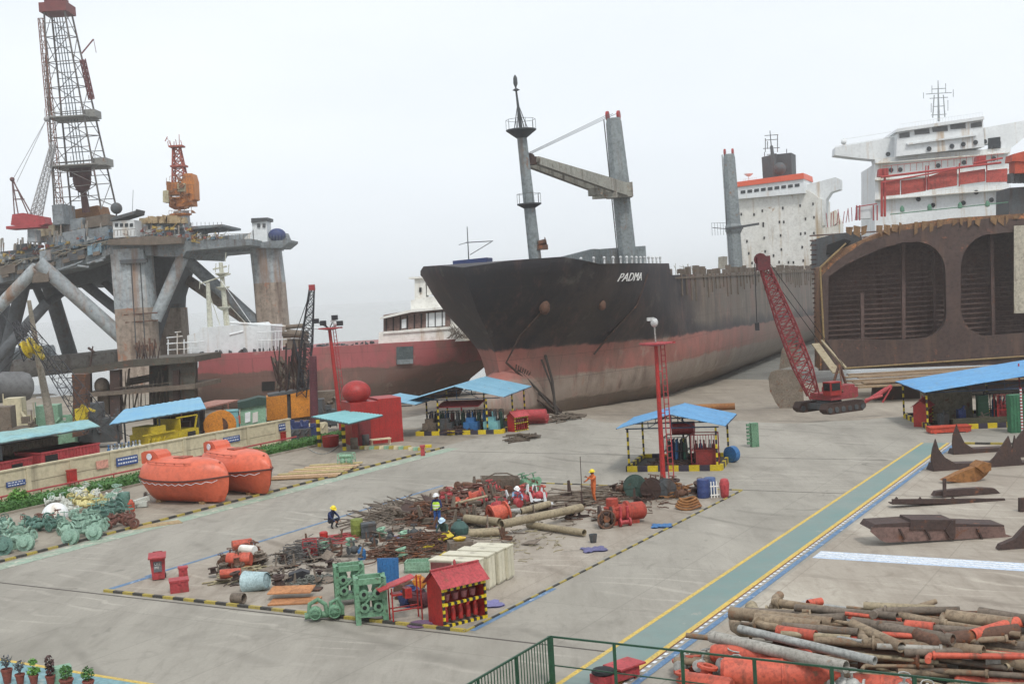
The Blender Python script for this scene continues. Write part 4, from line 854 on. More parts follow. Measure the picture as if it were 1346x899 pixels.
# main deck: stacked slabs, nearest corner at the front column
def deckpoly(name, pts, depth, off, mt, par=None): m = MB(); poly(m, rp, pts, depth, off); return m.build(name, mt, par or rig)
RGM = mat('rig_deck_edge_paint', '#868d90', '#6f777b', .3, rust=.3, streak=.4, rc='#6a4c3a', rough=.75)
deckpoly('main_deck', [(-60, 374), (-60, 358), (60, 343), (143, 327), (147, 318), (208, 318), (330, 314), (330, 322), (245, 330), (240, 338), (192, 336), (190, 328), (146, 334), (100, 352), (0, 372)], 30, 0, RGM)
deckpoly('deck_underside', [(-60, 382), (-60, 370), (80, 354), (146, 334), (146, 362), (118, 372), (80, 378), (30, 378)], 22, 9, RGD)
deckpoly('upper_deck', [(-60, 352), (-60, 346), (60, 328), (143, 308), (143, 313), (60, 335)], 26, 2, RGM)
for pts, off, mt in (([(62, 330), (62, 313), (78, 310), (78, 327)], 2, RGG), ([(0, 345), (0, 331), (36, 327), (36, 341)], 3, GRD), ([(82, 322), (82, 306), (112, 300), (112, 317)], 4, RGG), ([(114, 318), (113, 303), (142, 297), (143, 313)], 3, RGM),
                     ([(36, 318), (36, 303), (50, 300), (50, 316)], 8, RGC), ([(50, 312), (50, 298), (72, 292), (72, 308)], 7, mat('rig_cream_module', '#b7a98c', '#a3967c', .5, rust=.25, streak=.3)), ([(20, 340), (20, 322), (34, 320), (34, 338)], 5, RGD),
                     ([(84, 305), (84, 291), (108, 286), (109, 300)], 9, RGG), ([(112, 300), (113, 286), (140, 281), (142, 296)], 9, RSTG), ([(180, 312), (180, 296), (240, 291), (240, 308)], 9, RGG), ([(243, 318), (243, 300), (262, 300), (262, 317)], 6, RGG),
                     ([(182, 298), (183, 287), (232, 284), (234, 294)], 12, mat('rig_cream_module', '', '')), ([(70, 296), (68, 270), (82, 268), (84, 294)], 6, RGG), ([(92, 288), (95, 276), (128, 270), (132, 283)], 14, OCR), ([(52, 345), (52, 330), (66, 328), (67, 342)], -1.2, RGG),
                     ([(88, 344), (88, 332), (110, 328), (110, 340)], -.8, RGD), ([(115, 336), (115, 322), (133, 319), (133, 332)], -.8, mat('rig_blue_module', '#7f9aa8', '#6f8a99', .5, rust=.2)), ([(0, 362), (0, 350), (20, 347), (20, 358)], -1, RSTG)):
    deckpoly('deck_module', pts, 6, off, mt)
m = MB()
for k in range(34):
    a = -10+k*4.6; y = 356-max(0, a)*.2; ptube(m, rp, (a, y), (a, y-7), .35, None, -.4, n=4)
ptube(m, rp, (-12, 350), (146, 320), .4, None, -.4); ptube(m, rp, (-12, 343), (146, 313), .35, None, -.2)
for k in range(36):
    a = 150+k*5; y = 320-(a-150)*.03; ptube(m, rp, (a, y), (a, y-7), .35, None, -.4, n=4)
ptube(m, rp, (150, 313), (330, 307), .35, None, -.4)
for k in range(40): a = ru(0, 140); y = 350-a*.22; ptube(m, rp, (a, y+ru(-4, 4)), (a+ru(4, 16), y-ru(2, 5)), ru(.5, 1.1), None, -ru(.3, 1.3), n=5)
m.build('deck_railing_and_pipes', mat('rig_small_pipes', '#8a8577', '#6c675c', .8, rust=.35), rig)['kind'] = 'stuff'
m = MB()
for k in range(50):
    a = ru(-5, 140); y = 333-a*.2; ptube(m, rp, (a, y), (a+ru(-1, 1), y-ru(6, 22)), ru(.4, 1.6), None, ru(1, 12), n=5)
for k in range(46):
    a = ru(150, 292); ptube(m, rp, (a, 316), (a+ru(-1, 1), 316-ru(6, 24)), ru(.4, 1.5), None, ru(1, 14), n=5)
m.build('deck_equipment', mat('rig_equipment_mixed', '#8d8478', '#8b8b86', 1.6, rust=.4, rc='#7a4f38'), rig)['kind'] = 'stuff'
m = MB()
for k in range(26):
    a = ru(186, 245); poly(m, rp, [(a, 294), (a, 294-ru(4, 12)), (a+ru(3, 8), 294-ru(4, 11)), (a+ru(3, 8), 293)], 2, ru(4, 11))
m.build('stacked_crates', mat('rig_cream_crates', '#bda883', '#a88f68', .9, rust=.35), rig)['kind'] = 'stuff'
for mt, n, lo in ((mat('rig_mixed_yellow', '#b59a4c', '#9a8244', 1, rust=.4), 34, 0), (mat('rig_mixed_blue', '#6f8b9c', '#5c7688', 1, rust=.3), 34, 0), (mat('rig_mixed_red', '#94564a', '#7d473d', 1, rust=.4), 34, 0), (mat('rig_mixed_white', '#bfc3c2', '#a5a9a8', 1, rust=.3), 46, 0)):
    m = MB()
    for k in range(n):
        a = ru(-5, 292); y = (352-a*.21 if a < 145 else 320-(a-145)*.03)-ru(-2, 18 if a < 250 else 6); w_ = ru(1.5, 6); poly(m, rp, [(a, y), (a, y-ru(1.5, 5)), (a+w_, y-ru(1.5, 5)), (a+w_, y-.3)], ru(.4, 1.4), ru(-.8, 3))
        ptube(m, rp, (a, y), (a+ru(-6, 12), y-ru(-2, 10)), ru(.3, .7), None, ru(-1, 3), n=5)
    m.build('deck_clutter', mt, rig)['kind'] = 'stuff'
for k in range(8):
    m = MB(); a = 30+k*14+ru(-4, 4); y = 372-a*.22; ptube(m, rp, (a, y), (a+ru(10, 26), y-ru(-6, 10)), ru(.8, 1.8), None, -.6, n=8); m.build('side_pipe', RGG, rig)
for k in range(7):
    m = MB(); a = 2+k*20; y = 366-a*.24; poly(m, rp, [(a, y), (a, y-5), (a+9, y-7), (a+9, y-2)], .8, -.9); ptube(m, rp, (a, y-5), (a, y-11), .25, None, -.9, n=4); ptube(m, rp, (a+9, y-7), (a+9, y-13), .25, None, -.9, n=4); m.build('side_landing', RSTG, rig)
# control house
m = MB(); poly(m, rp, [(149, 313), (148, 291), (176, 289), (178, 311)], 4, -.6); ch = m.build('control_house', WHT, rig)
m = MB()
for a in (151, 157.5, 164, 170.5): poly(m, rp, [(a, 298.5), (a, 294), (a+4.2, 293.5), (a+4.2, 298)], .1, -.72)
m.build('window', GLS, ch)
m = MB(); poly(m, rp, [(145, 291), (145, 288), (150, 285), (178, 277), (179, 275), (178, 281)], 5, -1.2); ptube(m, rp, (153, 284), (153, 268), 1, .4, 2); m.sph(rp.w(153, 274, 2), 1.0); ptube(m, rp, (174, 280), (175, 250), .3, None, 2, n=4); m.build('roof', GRD, ch)
m = MB()
for k in range(7): ptube(m, rp, (150+k*4.4, 310), (150+k*4.4, 303), .35, None, -1.4, n=4)
ptube(m, rp, (149, 303), (178, 301), .4, None, -1.4); poly(m, rp, [(142, 322), (142, 315), (200, 310), (238, 312), (238, 320), (196, 322)], 3, -2.4); m.build('balcony', RSTG, ch)
# helideck / pipe rack right of the tower, walkway to the right column
m = MB(); poly(m, rp, [(246, 302), (246, 298), (293, 295), (293, 298)], 14, 3)
for a, b_ in (((252, 318), (290, 298)), ((262, 318), (270, 300)), ((284, 316), (290, 299)), ((246, 318), (262, 300))): ptube(m, rp, a, b_, .7, None, 5)
for k in range(9): ptube(m, rp, (248+k*5.4, 298), (248+k*5.4, 292), .3, None, 3, n=4)
m.build('pipe_rack', RGM, rig)
m = MB(); m.bar(rp.w(230, 321, 6), rp.w(334, 313, 11), 1.2, 1.6); m.bar(rp.w(248, 334, 6), rp.w(334, 326, 11), .9, .9)
for k in range(14): ptube(m, rp, (240+k*7, 322-k*.5), (243.5+k*7, 330-k*.5), .5, None, 7, n=5); ptube(m, rp, (243.5+k*7, 330-k*.5), (247+k*7, 321-k*.5), .5, None, 7, n=5)
m.build('walkway', RGG, rig)
m = MB(); poly(m, rp, [(333, 318), (331, 292), (350, 290), (352, 318)], 4, 9); poly(m, rp, [(320, 318), (322, 312), (333, 302), (334, 318)], 3, 9); wt = m.build('lookout_cabin', WHT, rig)
m = MB(); poly(m, rp, [(330, 293), (330, 287), (352, 286), (352, 290)], 5, 8.6); poly(m, rp, [(338, 299), (338, 294), (342, 294), (342, 299)], .1, 8.8); poly(m, rp, [(345, 299), (345, 294), (349, 294), (349, 299)], .1, 8.8); m.build('window', GRD, wt)
m = MB(); poly(m, rp, [(326, 326), (326, 320), (380, 315), (380, 318), (370, 326)], 9, 8); m.sph(rp.w(364, 311, 12), (1.3, 1.3, 1.0)); poly(m, rp, [(352, 318), (353, 308), (374, 306), (378, 316)], 4, 10)
for k in range(8): ptube(m, rp, (352+k*4, 318), (352+k*4, 309), .3, None, 8, n=4)
m.build('corner_platform', RGM, rig)
m = MB(); m.sph(rp.w(364, 309, 10), (1.6, 1.4, 1.2)); m.build('blue_dome', BLD, rig)
# lattice derrick, leaning with the listing rig
m = MB(); D0 = rp.w(113, 276, 12); D1 = rp.w(76, 16, 8)
axis = (D1-D0).normalized(); w0, w1 = 60*D0.y/FPX, 26*D1.y/FPX
m.lattice(D0, D1, w0, w1, 8, .075, .17, up=(1, 0, 0), xb=False)
for t in (0, .125, .25, .375, .5, .625, .75, .875): 
    c = D0.lerp(D1, t+.06); wv = (w0+(w1-w0)*t)/2*.97; m.tube(c+Vector((-wv, -wv, 0)), c+Vector((wv, -wv, 0)), .07, n=4); m.tube(c+Vector((-wv, wv, 0)), c+Vector((wv, wv, 0)), .07, n=4); m.build('derrick', mat('derrick_steel', '#a49e9a', '#928d89', .15, rust=.3, rc='#8a5a50', streak=.3), rig)
for k, (y, w_) in enumerate(((219, 46), (155, 37))):
    m = MB(); t = (276-y)/260; c = D0.lerp(D1, t); wv = (w0+(w1-w0)*t)*1.18; m.box(c, (wv, wv, .22)); m.box(c+Vector((wv*.48, 0, .6)), (wv*.3, wv*.5, 1.3))
    for i in range(9): m.tube(c+Vector((-wv/2+wv*i/8, -wv/2, 0)), c+Vector((-wv/2+wv*i/8, -wv/2, 1.5)), .05, n=4)
    m.build('derrick_platform', mat('pale_derrick_platform', '#8f8f8a', '#7c7c78', .5, rust=.3), rig)
m = MB(); c = D1; m.box(c+axis*.4, (w1*1.35, w1*1.35, 1.6)); m.box(c+axis*1.6, (w1*.9, w1*.9, 1.2)); m.bar(c+axis*2+Vector((-w1*.4, 0, 0)), c+axis*6+Vector((-w1*.1, 0, 0)), .3); m.bar(c+axis*2+Vector((w1*.4, 0, 0)), c+axis*6+Vector((w1*.1, 0, 0)), .3); m.build('crown_block', mat('crown_red', '#7c3a38', '#6a3030', 1, rust=.3), rig)
m = MB(); c = D1; m.box(c+axis*3.0, (w1*1.0, w1, .9)); m.build('crown_walkway', OCR, rig)
m = MB()
for o in (-.9, -.3, .3, .9): m.tube(D0+Vector((o, -.5, 2)), D1+Vector((o*.8, 0, -1)), .09, n=5)
m.build('drill_lines', mat('blue_grey_lines', '#66747c', '#59666e', 1), rig)
m = MB(); c = D0.lerp(D1, .13); m.sph(c+Vector((0, 0, 1)), (1.7, 1.3, 2.6), 12, 8); m.tube(c-axis*5, c, .7, .5, 10); m.box(c+axis*2.6, (3.6, 1.2, 2.2)); m.build('travelling_block', mat('dark_red_block', '#5e3432', '#4c2c2c', 1, rust=.3), rig)
m = MB(); a = D0+Vector((-w0*.42, -w0*.42, 0)); b_ = D0.lerp(D1, .96)+Vector((-w1*.7, -w1*.5, 0)); m.lattice(a, b_, 1.2, .8, 22, .045, .08, up=(1, 0, 0), xb=False); m.build('ladder_tower', mat('orange_brown_ladder', '#8f6450', '#7a5546', .4, rust=.4), rig)
m = MB()
A_ = D0.lerp(D1, .76)+Vector((w1*.9, 0, 0)); m.lattice(A_, A_+axis*-7+Vector((.6, 0, 0)), .7, .7, 7, .06, .1); m.bar(A_+axis*1, A_+Vector((2.2, 0, 3.4)), .2); m.tube(A_+Vector((2.2, 0, 3.4)), A_+Vector((2.5, 0, 1)), .05, n=4); m.bar(D0.lerp(D1, .78)+Vector((-w1*.7, -2, 0)), D0.lerp(D1, .5)+Vector((-w1*.9, -2, 0)), .45)
m.build('service_winch', mat('crown_red', '', ''), rig)
# rig pedestal crane (left) and orange tower crane
m = MB(); poly(m, rp, [(37, 318), (36, 302), (48, 302), (49, 318)], 1.8, -2); m.build('crane_pedestal', RGC, rig)
m = MB(); poly(m, rp, [(14, 296), (16, 282), (30, 280), (58, 285), (60, 294), (50, 298)], 3, -2.5); m.box(rp.w(36, 299, -1), (5.6, 4, .5)); cc = m.build('pedestal_crane_cab', REDD, rig)
m = MB(); 
for a, b_ in (((16, 236), (19, 282)), ((16, 236), (24, 282)), ((17, 238), (43, 284)), ((18, 238), (38, 284)), ((19, 262), (32, 262)), ((17, 250), (24, 251))): ptube(m, rp, a, b_, .8, None, -1)
m.sph(rp.w(16, 236, -1), .4); m.build('gantry', mat('dark_red_gantry', '#6a4a48', '#5c3f3e', 1, rust=.3), cc)
m = MB(); m.lattice(rp.w(47, 285, -1), rp.w(70, 190, 4), 1.5, .7, 14, .05, .09, up=(1, 0, 0)); m.tube(rp.w(17, 236, -1), rp.w(61, 157, 3), .05, n=4); m.tube(rp.w(22, 240, -1), rp.w(61, 157, 3), .05, n=4); m.sph(rp.w(61, 157, 3), .45); m.build('pale_boom', mat('pale_boom_steel', '#a8a8a8', '#98989a', 1, rust=.15), cc)
m = MB(); ptube(m, rp, (240, 300), (238, 278), 11, 10, 8, n=14); m.build('tower_pedestal', RGC, rig)
ORT = mat('orange_tower_paint', '#c9803c', '#b66f33', .5, rust=.3, streak=.3)
m = MB()
for y, r_, h in ((283, 14, 4), (272, 13.5, 3.4), (262, 18, 2), (249, 17, 3)): c = rp.w(237, y, 8); R_ = r_*c.y/FPX; m.lathe([(R_*.6, -h*.13), (R_, 0), (R_, .25), (R_*.5, .25)], Matrix.Translation(c), 14)
poly(m, rp, [(219, 256), (219, 240), (236, 239), (236, 256)], 3.5, 6); poly(m, rp, [(238, 268), (238, 238), (242, 228), (252, 228), (255, 238), (256, 262)], 3.5, 6); poly(m, rp, [(222, 272), (222, 262), (252, 260), (253, 270)], 3.5, 6.2); tw = m.build('orange_tower', ORT, rig)
m = MB(); poly(m, rp, [(214, 266), (214, 251), (221, 250), (222, 266)], 2.4, 5.4); poly(m, rp, [(233, 252), (233, 241), (243, 241), (243, 252)], .8, 5.2); m.build('pale_cab', mat('pale_yellow_cab', '#c6bfa0', '#b0a98c', 1, rust=.2), tw)
m = MB(); m.lattice(rp.w(237, 240, 8), rp.w(232, 193, 8), 2.3, 1.1, 5, .08, .14, up=(1, 0, 0)); c = rp.w(232.5, 193, 8); m.box(c, (2.4, 2.2, .3)); m.box(rp.w(235.5, 219, 8), (2.6, 2.4, .3))
for k in range(6): m.tube(c+Vector((-1.2+k*.48, -1, 0)), c+Vector((-1.2+k*.48+ru(-.2, .2), -1, ru(.8, 2.0))), .06, n=4)
ptube(m, rp, (217, 186), (220, 180), .6, None, 8); ptube(m, rp, (220, 182), (226, 195), .3, None, 8); m.build('red_lattice_mast', mat('orange_red_lattice', '#b5604e', '#9c5042', 1, rust=.3), tw)

m = MB()
for k in range(16): y = 280-k*3; a = ru(216, 254); poly(m, rp, [(a, y), (a, y-ru(1.5, 4)), (a+ru(2, 7), y-ru(1.5, 4)), (a+ru(2, 7), y)], ru(.5, 1.5), ru(4.5, 6)); ptube(m, rp, (a, y+3), (a, y-7), .3, None, 4.6, n=4)
for y, r_ in ((283, 15), (262, 19), (249, 18), (238, 14)):
    for k in range(9): a = 237-r_+k*r_/4; ptube(m, rp, (a, y), (a, y-6), .22, None, 5, n=4)
    ptube(m, rp, (237-r_, y-6), (237+r_, y-6), .25, None, 5, n=4)
m.build('tower_railing', mat('orange_brown_rail', '#9a6a44', '#805638', 1, rust=.3), tw)['kind'] = 'stuff'
# ================================================================== SHEDS, CRANES, MASTS
def rail_grid(): pass
POSTM = [YEL, BLK]
def striped(m, p0, p1, w_, step=.4, k0=0):
    p0 = Vector(p0); p1 = Vector(p1); n = max(2, int((p1-p0).length/step))
    for i in range(n): m.bar(p0.lerp(p1, i/n), p0.lerp(p1, (i+1)/n), w_, mi=(i+k0) % 2)
def shed(label, org, rz, w_, d_, eave, ridge, roofm, posts, ov=.45, kerbs=True, slopes=(1, 1), ridge_at=.5):
    t = thing('open_shed', label, 'shed', org, rz, 'open sheds with sheet roofs on the yard'); T = WM[t.name]; rx = w_*ridge_at
    for a, b_, za, zb in ((-ov, rx, eave, ridge), (rx, w_+ov, ridge, eave)):
        m = MB(T); n = max(4, int(abs(b_-a)/.11)); V = []; N = []
        ny = int((d_+2*ov)/.16); 
        for j in range(ny+1):      # corrugation runs down the slope
            y = -ov+(d_+2*ov)*j/ny; c = .018*(1 if j % 2 else -1)+.016*math.sin((j//7)*2.3+a)+.01*math.sin(y*1.3)
            V += [(a, y, za+c), (b_, y, zb+c)]
        K = len(V); V += [(x, y, z-.03) for x, y, z in V]
        F = [(2*j, 2*j+1, 2*j+3, 2*j+2) for j in range(ny)]+[(K+2*j, K+2*j+2, K+2*j+3, K+2*j+1) for j in range(ny)]+[(0, 1, K+1, K), (2*ny, K+2*ny, K+2*ny+1, 2*ny+1)]
        F += [(2*j, 2*j+2, K+2*j+2, K+2*j) for j in range(ny)]+[(2*j+1, K+2*j+1, K+2*j+3, 2*j+3) for j in range(ny)]
        m.add(V, F); m.build('roof_sheet', roofm, t, ang=60)
    m = MB(T)
    for y in (0, d_/2, d_):
        m.bar((0, y, eave-.12), (w_, y, eave-.12), .07); m.bar((-ov, y, eave-.06), (rx, y, ridge-.07), .07); m.bar((w_+ov, y, eave-.06), (rx, y, ridge-.07), .07); m.bar((rx, y, eave-.12), (rx, y, ridge-.1), .06)
        m.bar((rx*.5, y, eave-.1), (rx*.5, y, (eave+ridge)/2-.1), .04); m.bar((rx*.5, y, eave-.1), (rx, y, ridge-.1), .04); m.bar((w_-(w_-rx)*.5, y, eave-.1), (rx, y, ridge-.1), .04)
    for f in (0, .33, .66, 1): m.bar((rx*f-ov*(1-f), -ov, eave+(ridge-eave)*f-.05), (rx*f-ov*(1-f), d_+ov, eave+(ridge-eave)*f-.05), .05); m.bar((rx+(w_+ov-rx)*f, -ov, ridge-(ridge-eave)*f-.05), (rx+(w_+ov-rx)*f, d_+ov, ridge-(ridge-eave)*f-.05), .05)
    m.build('roof_truss', mat('dark_blue_truss', '#2f4560', '#26394f', 1, rust=.3), t)
    for x, y in posts: m = MB(T); striped(m, (x, y, 0), (x, y, eave-.1), .11, .26, int(x*7) % 2); m.build('post', POSTM, t)
    if kerbs:
        m = MB(T); 
        for a, b_ in (((0, 0), (w_, 0)), ((w_, 0), (w_, d_)), ((w_, d_), (0, d_)), ((0, d_), (0, 0))):
            a = Vector((*a, .17)); b_ = Vector((*b_, .17)); n = int((b_-a).length/.62)
            for i in range(n): 
                p = a.lerp(b_, i/n); q = a.lerp(b_, (i+1)/n); m.bar(p, q, .2, .34, mi=i % 2)
        m.build('base_kerb', [YEL, mat('dark_purple_kerb_paint', '#3a3444', '#2e2a36', 2)], t)
        m = MB(T); m.bx(.12, w_-.12, .12, d_-.12, 0, .1); m.build('dirt_floor', mat('dark_oily_dirt', '#453f39', '#352f2b', .8, rust=.2, rough=.95), t)
    return t, T
sh1, T1_ = shed('open shed with bright blue roof in the middle of the yard beside red light mast', G(825, 620), rad(-17), 5.6, 5.0, 2.72, 3.5, BLU, [(.1, .1), (.1, 4.9), (5.4, .1), (5.5, 4.9), (2.7, 4.9)])
sh2, T2_ = shed('open shed with pale blue sheet roof between black bow and red storage shed', G(548, 573), rad(-15), 7.2, 8.2, 3.0, 4.0, BLU2, [(1.9, .1), (6.0, .1), (7.1, 4), (7.1, 8), (.1, 8), (3.5, 8)])
sh3, T3_ = shed('open shed with long bright blue roof in front of the brown tanker section', G(1224, 566), rad(-6), 20, 8, 2.75, 4.0, BLU, [(-.1, .5), (19.8, .1), (-.1, 7.8), (6, 7.9), (13.8, 7.9)], ov=.5)
sh4, T4_ = shed('shed with dull blue roof partly hidden behind the red storage shed', G(468, 578), rad(-15), 5.0, 4, 2.75, 3.3, BLU2, [(.1, .1), (.1, 4.9), (4.5, 4.9)], kerbs=False)
# small teal canopy
def canopy(label, pts, hs, mt, posts, postm=POSTM, name='canopy', cat='canopy', ph=None):
    c = sum((Vector(p) for p in pts), Vector())/len(pts); c.z = 0; t = thing(name, label, cat, c)
    m = MB(); V = [Vector((*p[:2], h)) for p, h in zip(pts, hs)]; n = len(V); A = V[0]; 
    # subdivided corrugated sheet between four corners
    K = 26; top = []
    for j in range(K+1):
        f = j/K; z = .02*(1 if j % 2 else -1); top += [V[0].lerp(V[1], f)+Vector((0, 0, z)), V[3].lerp(V[2], f)+Vector((0, 0, z))]
    L = len(top); m.add([tuple(p) for p in top]+[tuple(p-Vector((0, 0, .05))) for p in top], [(2*j, 2*j+1, 2*j+3, 2*j+2) for j in range(K)]+[(L+2*j, L+2*j+2, L+2*j+3, L+2*j+1) for j in range(K)]+[(2*j, 2*j+2, L+2*j+2, L+2*j) for j in range(K)]+[(2*j+1, L+2*j+1, L+2*j+3, 2*j+3) for j in range(K)]+[(0, L, L+1, 1), (2*K, 2*K+1, L+2*K+1, L+2*K)])
    m.build('roof_sheet', mt, t, ang=60)
    m = MB()
    for i in range(4): a, b_ = V[i], V[(i+1) % 4]; m.bar(a-Vector((0, 0, .1)), b_-Vector((0, 0, .1)), .08)
    m.build('roof_frame', GRD, t)
    for p, h in posts:
        m = MB(); p = Vector((*p[:2], 0)); 
        if postm is POSTM: striped(m, p, p+Vector((0, 0, h)), .26, .3)
        else: m.bar(p, p+Vector((0, 0, h)), .12)
        m.build('post', postm, t)
    return t
def PZ(px, py, z):
    """survey point of known height z"""
    d = _ray(px, py); t = (z-CAMH)/d.z; return Vector((d.x*t, d.y*t, z))
canopy('small pale teal canopy on striped posts left of the red storage shed', [PZ(409, 547, 2.6), PZ(458, 556, 2.5), PZ(503, 545, 2.6), PZ(452, 540, 2.7)], (2.6, 2.5, 2.6, 2.75), TEA, [(G(420, 587), 2.45), (G(453, 592), 2.4), (G(494, 583), 2.5)])
# red storage shed with ball tank
o = G(500, 583); t = thing('storage_shed', 'red sheet metal storage shed with a round red tank on top', 'shed', o, rad(22)); T = WM[t.name]
m = MB(T); m.bx(-2.2, 0, 0, 3, 0, 3.35); m.bx(0.02, 1.9, 0, 3, 0, 3.5)
for k in range(11): m.bx(-2.2+k*.2, -2.14+k*.2, -.035, 0, .05, 3.3)
for k in range(9): m.bx(.1+k*.2, .15+k*.2, -.035, 0, .05, 3.45)
m.build('shed_walls', RED, t)
m = MB(T); m.bx(-1.7, -.7, -.06, -.03, .1, 2.1); m.build('door', mat('dark_red_door', '#7d2a30', '#6b2428', 1, rust=.3), t)
m = MB(T); m.sph((-1.35, 1.2, 4.1), (1.15, 1.15, .92), 20, 12); m.lathe([(.7, 3.3), (.75, 3.4), (.6, 3.5), (.75, 3.6)], Matrix.Translation((-1.35, 1.2, 0)), 16); m.lathe([(.28, 4.8), (.28, 4.98), (.1, 5.02)], Matrix.Translation((-1.35, 1.2, 0)), 12); m.build('water_tank', RED, t)
m = MB(T); m.bx(-1.0, .6, -1.1, -.5, .42, .5); [m.bar((x, y, 0), (x, y, .42), .06) for x in (-.9, .5) for y in (-1.0, -.6)]; solo('bench', m, CRM, 'low cream bench in front of the red storage shed', 'bench')

# light masts
def mast_(label, base, top, lampp, Y, r, side=1):
    B_ = G(*base) if Y is None else P(*base, Y); 
    if Y is not None: B_.z = 0
    Yb = B_.y; A = P(*top, Yb); t = thing('light_mast', label, 'light mast', B_, 0, 'red light masts'); 
    m = MB(); m.tube(B_, A, r, r*.72, 12); m.lathe([(r*2.2, 0), (r*2.2, .06), (r*1.1, .1), (r, .6)], Matrix.Translation(B_), 12); m.build('pole', RED, t)
    m = MB(); o = Vector((.34*side, .1, 0)); q = Vector((.62*side, .1, 0)) 
    for s in (o, q): m.tube(B_+s, A+s*.8, .035, n=5)
    n = int((A-B_).length/.33)
    for k in range(n): f = k/n; m.tube((B_+o).lerp(A+o*.8, f), (B_+q).lerp(A+q*.8, f), .022, n=4)
    for f in (.2, .5, .8): m.tube(B_.lerp(A, f), (B_+o).lerp(A+o*.8, f), .03, n=4)
    m.build('ladder', REDD, t)
    m = MB(); m.lathe([(.2, -.12), (.95, 0), (.95, .07), (.1, .07)], Matrix.Translation(A), 12); m.bar(A+Vector((-.9, 0, .04)), A+Vector((1.1, 0, .04)), .12); m.build('mast_platform', REDD, t)
    m = MB(); C_ = P(*lampp, Yb); m.tube(A, C_-Vector((0, 0, .25)), .05, n=6); m.build('lamp_arm', SIL, t)
    m = MB(); m.sph(C_, (.22, .22, .26), 10, 8); m.box(C_+Vector((-.2, 0, .2)), (.4, .3, .18)); m.build('floodlight', mat('pale_lamp_housing', '#d4d6d6', rough=.4), t)
    return t, A
mast_('tall red light mast with ladder beside the shed with bright blue roof', (872, 634), (862, 452), (860, 424), None, .15)
t_, A_ = mast_('red light mast behind the small teal canopy, in front of the red ship', (449, 560), (433, 432), (441, 425), 100, .19)
m = MB(); 
for x, z in ((-.5, .5), (.5, .9), (.9, .4), (-1.1, .7)): m.box(A_+Vector((x, 0, z)), (.5, .4, .4)); m.tube(A_, A_+Vector((x, 0, z)), .04, n=4)
m.build('loudspeakers', BLK, t_)
m = MB()
for k in range(3): c = Vector((ru(1.5, 3), 0, 0))
# ---------------------------------------------------------------- crawler cranes
def crawler(t, T, L, gauge, w_, h, mt=RSTD):
    for s in (-1, 1):
        m = MB(T); y = s*gauge/2; prof = [(-L/2+h/2, 0), (L/2-h/2, 0), (L/2-.05, h*.3), (L/2, h*.55), (L/2-h*.3, h), (-L/2+h*.3, h), (-L/2, h*.55), (-L/2+.05, h*.3)]
        m.prism(prof, w_, None, 0, y-w_/2)
        for k in range(int(L/.24)): m.bx(-L/2+.3+k*.24, -L/2+.42+k*.24, y-w_/2-.03, y+w_/2+.03, h-.02, h+.05) if k*.24 < L-.6 else None
        tr = m.build('track', mt, t)
        for k in range(6): m = MB(T); m.lathe([(.05, -.04), (h*.28, -.03), (h*.28, .03), (.05, .04)], Matrix.Translation((-L/2+h*.5+k*(L-h)/5, y-w_/2-.03, h*.42)) @ Matrix.Rotation(rad(90), 4, 'X'), 10); m.build('roller', GRD, tr)
    m = MB(T); m.bx(-L*.3, L*.3, -gauge/2, gauge/2, h*.35, h*.9); m.lathe([(1.0, h*.9), (1.0, h*1.15)], None, 16); m.build('carbody', GRD, t)
CR = G(1092, 546); CR = Vector((25.5, 97.0, 0)); t = thing('crawler_crane', 'red crawler crane with raised lattice boom standing in front of the brown tanker', 'crane', CR, rad(30)); T = WM[t.name]
crawler(t, T, 4.4, 3.0, .8, .8)
CRR = mat('crane_pink_red', '#9c3d42', '#823036', 1, rust=.35)
m = MB(T); m.bx(-.9, 1.9, -1.2, 1.2, 1.0, 1.5); m.bx(.3, 1.8, -1.15, .1, 1.5, 2.1); m.bx(.4, 1.7, .2, 1.15, 1.5, 1.9); m.bx(1.8, 2.2, -1.1, 1.1, 1.05, 1.85); m.build('house', CRR, t)
m = MB(T); m.bx(-1.1, .1, -1.35, -.5, 1.4, 2.5); cb = m.build('cab', RED, t); m = MB(T); m.bx(-.95, -.05, -1.38, -1.34, 1.8, 2.4); m.bx(-1.13, -1.09, -1.28, -.6, 1.8, 2.4); m.build('window', GLS, cb)
F0 = CR+Vector((-1.4, -.6, 1.4)); F1 = P(1003, 346, 93.2)
m = MB(); a, b_ = F0.lerp(F1, .22), F0.lerp(F1, .55); m.lattice(F0, a, .8, 1.3, 3, .035, .065, up=(1, 0, .3)); m.lattice(a, b_, 1.3, 1.25, 5, .035, .065, up=(1, 0, .3)); m.lattice(b_, F1, 1.25, .65, 8, .035, .06, up=(1, 0, .3))
bo = m.build('boom', CRR, t); m = MB(); m.box(F1, (1.0, .8, 1.1)); m.lathe([(.05, -.12), (.5, -.1), (.5, .1), (.05, .12)], Matrix.Translation(F1+Vector((-.2, 0, .3))) @ Matrix.Rotation(rad(90), 4, 'X'), 12); m.build('boom_head', mat('dark_crane_red', '#6b2b30', rust=.3), bo)
m = MB(); gt = CR+Vector((1.2, .8, 3.7)); m.bar(CR+Vector((2.0, 1.6, 1.6)), gt, .16); m.bar(CR+Vector((.2, 0, 1.6)), gt, .16); m.bar(CR+Vector((.9, -.9, 1.6)), gt, .12); m.build('gantry', RST, t)
m = MB()
for o in (-.3, .3): m.tube(gt+Vector((o, 0, 0)), F1+Vector((o, 0, .3)), .035, n=4)
m.tube(F1+Vector((-.7, -.2, 0)), F1+Vector((-.75, -.2, -4.6)), .035, n=4); m.box(F1+Vector((-.75, -.2, -4.9)), (.3, .25, .6)); m.build('hoist_rope', BLK, t)
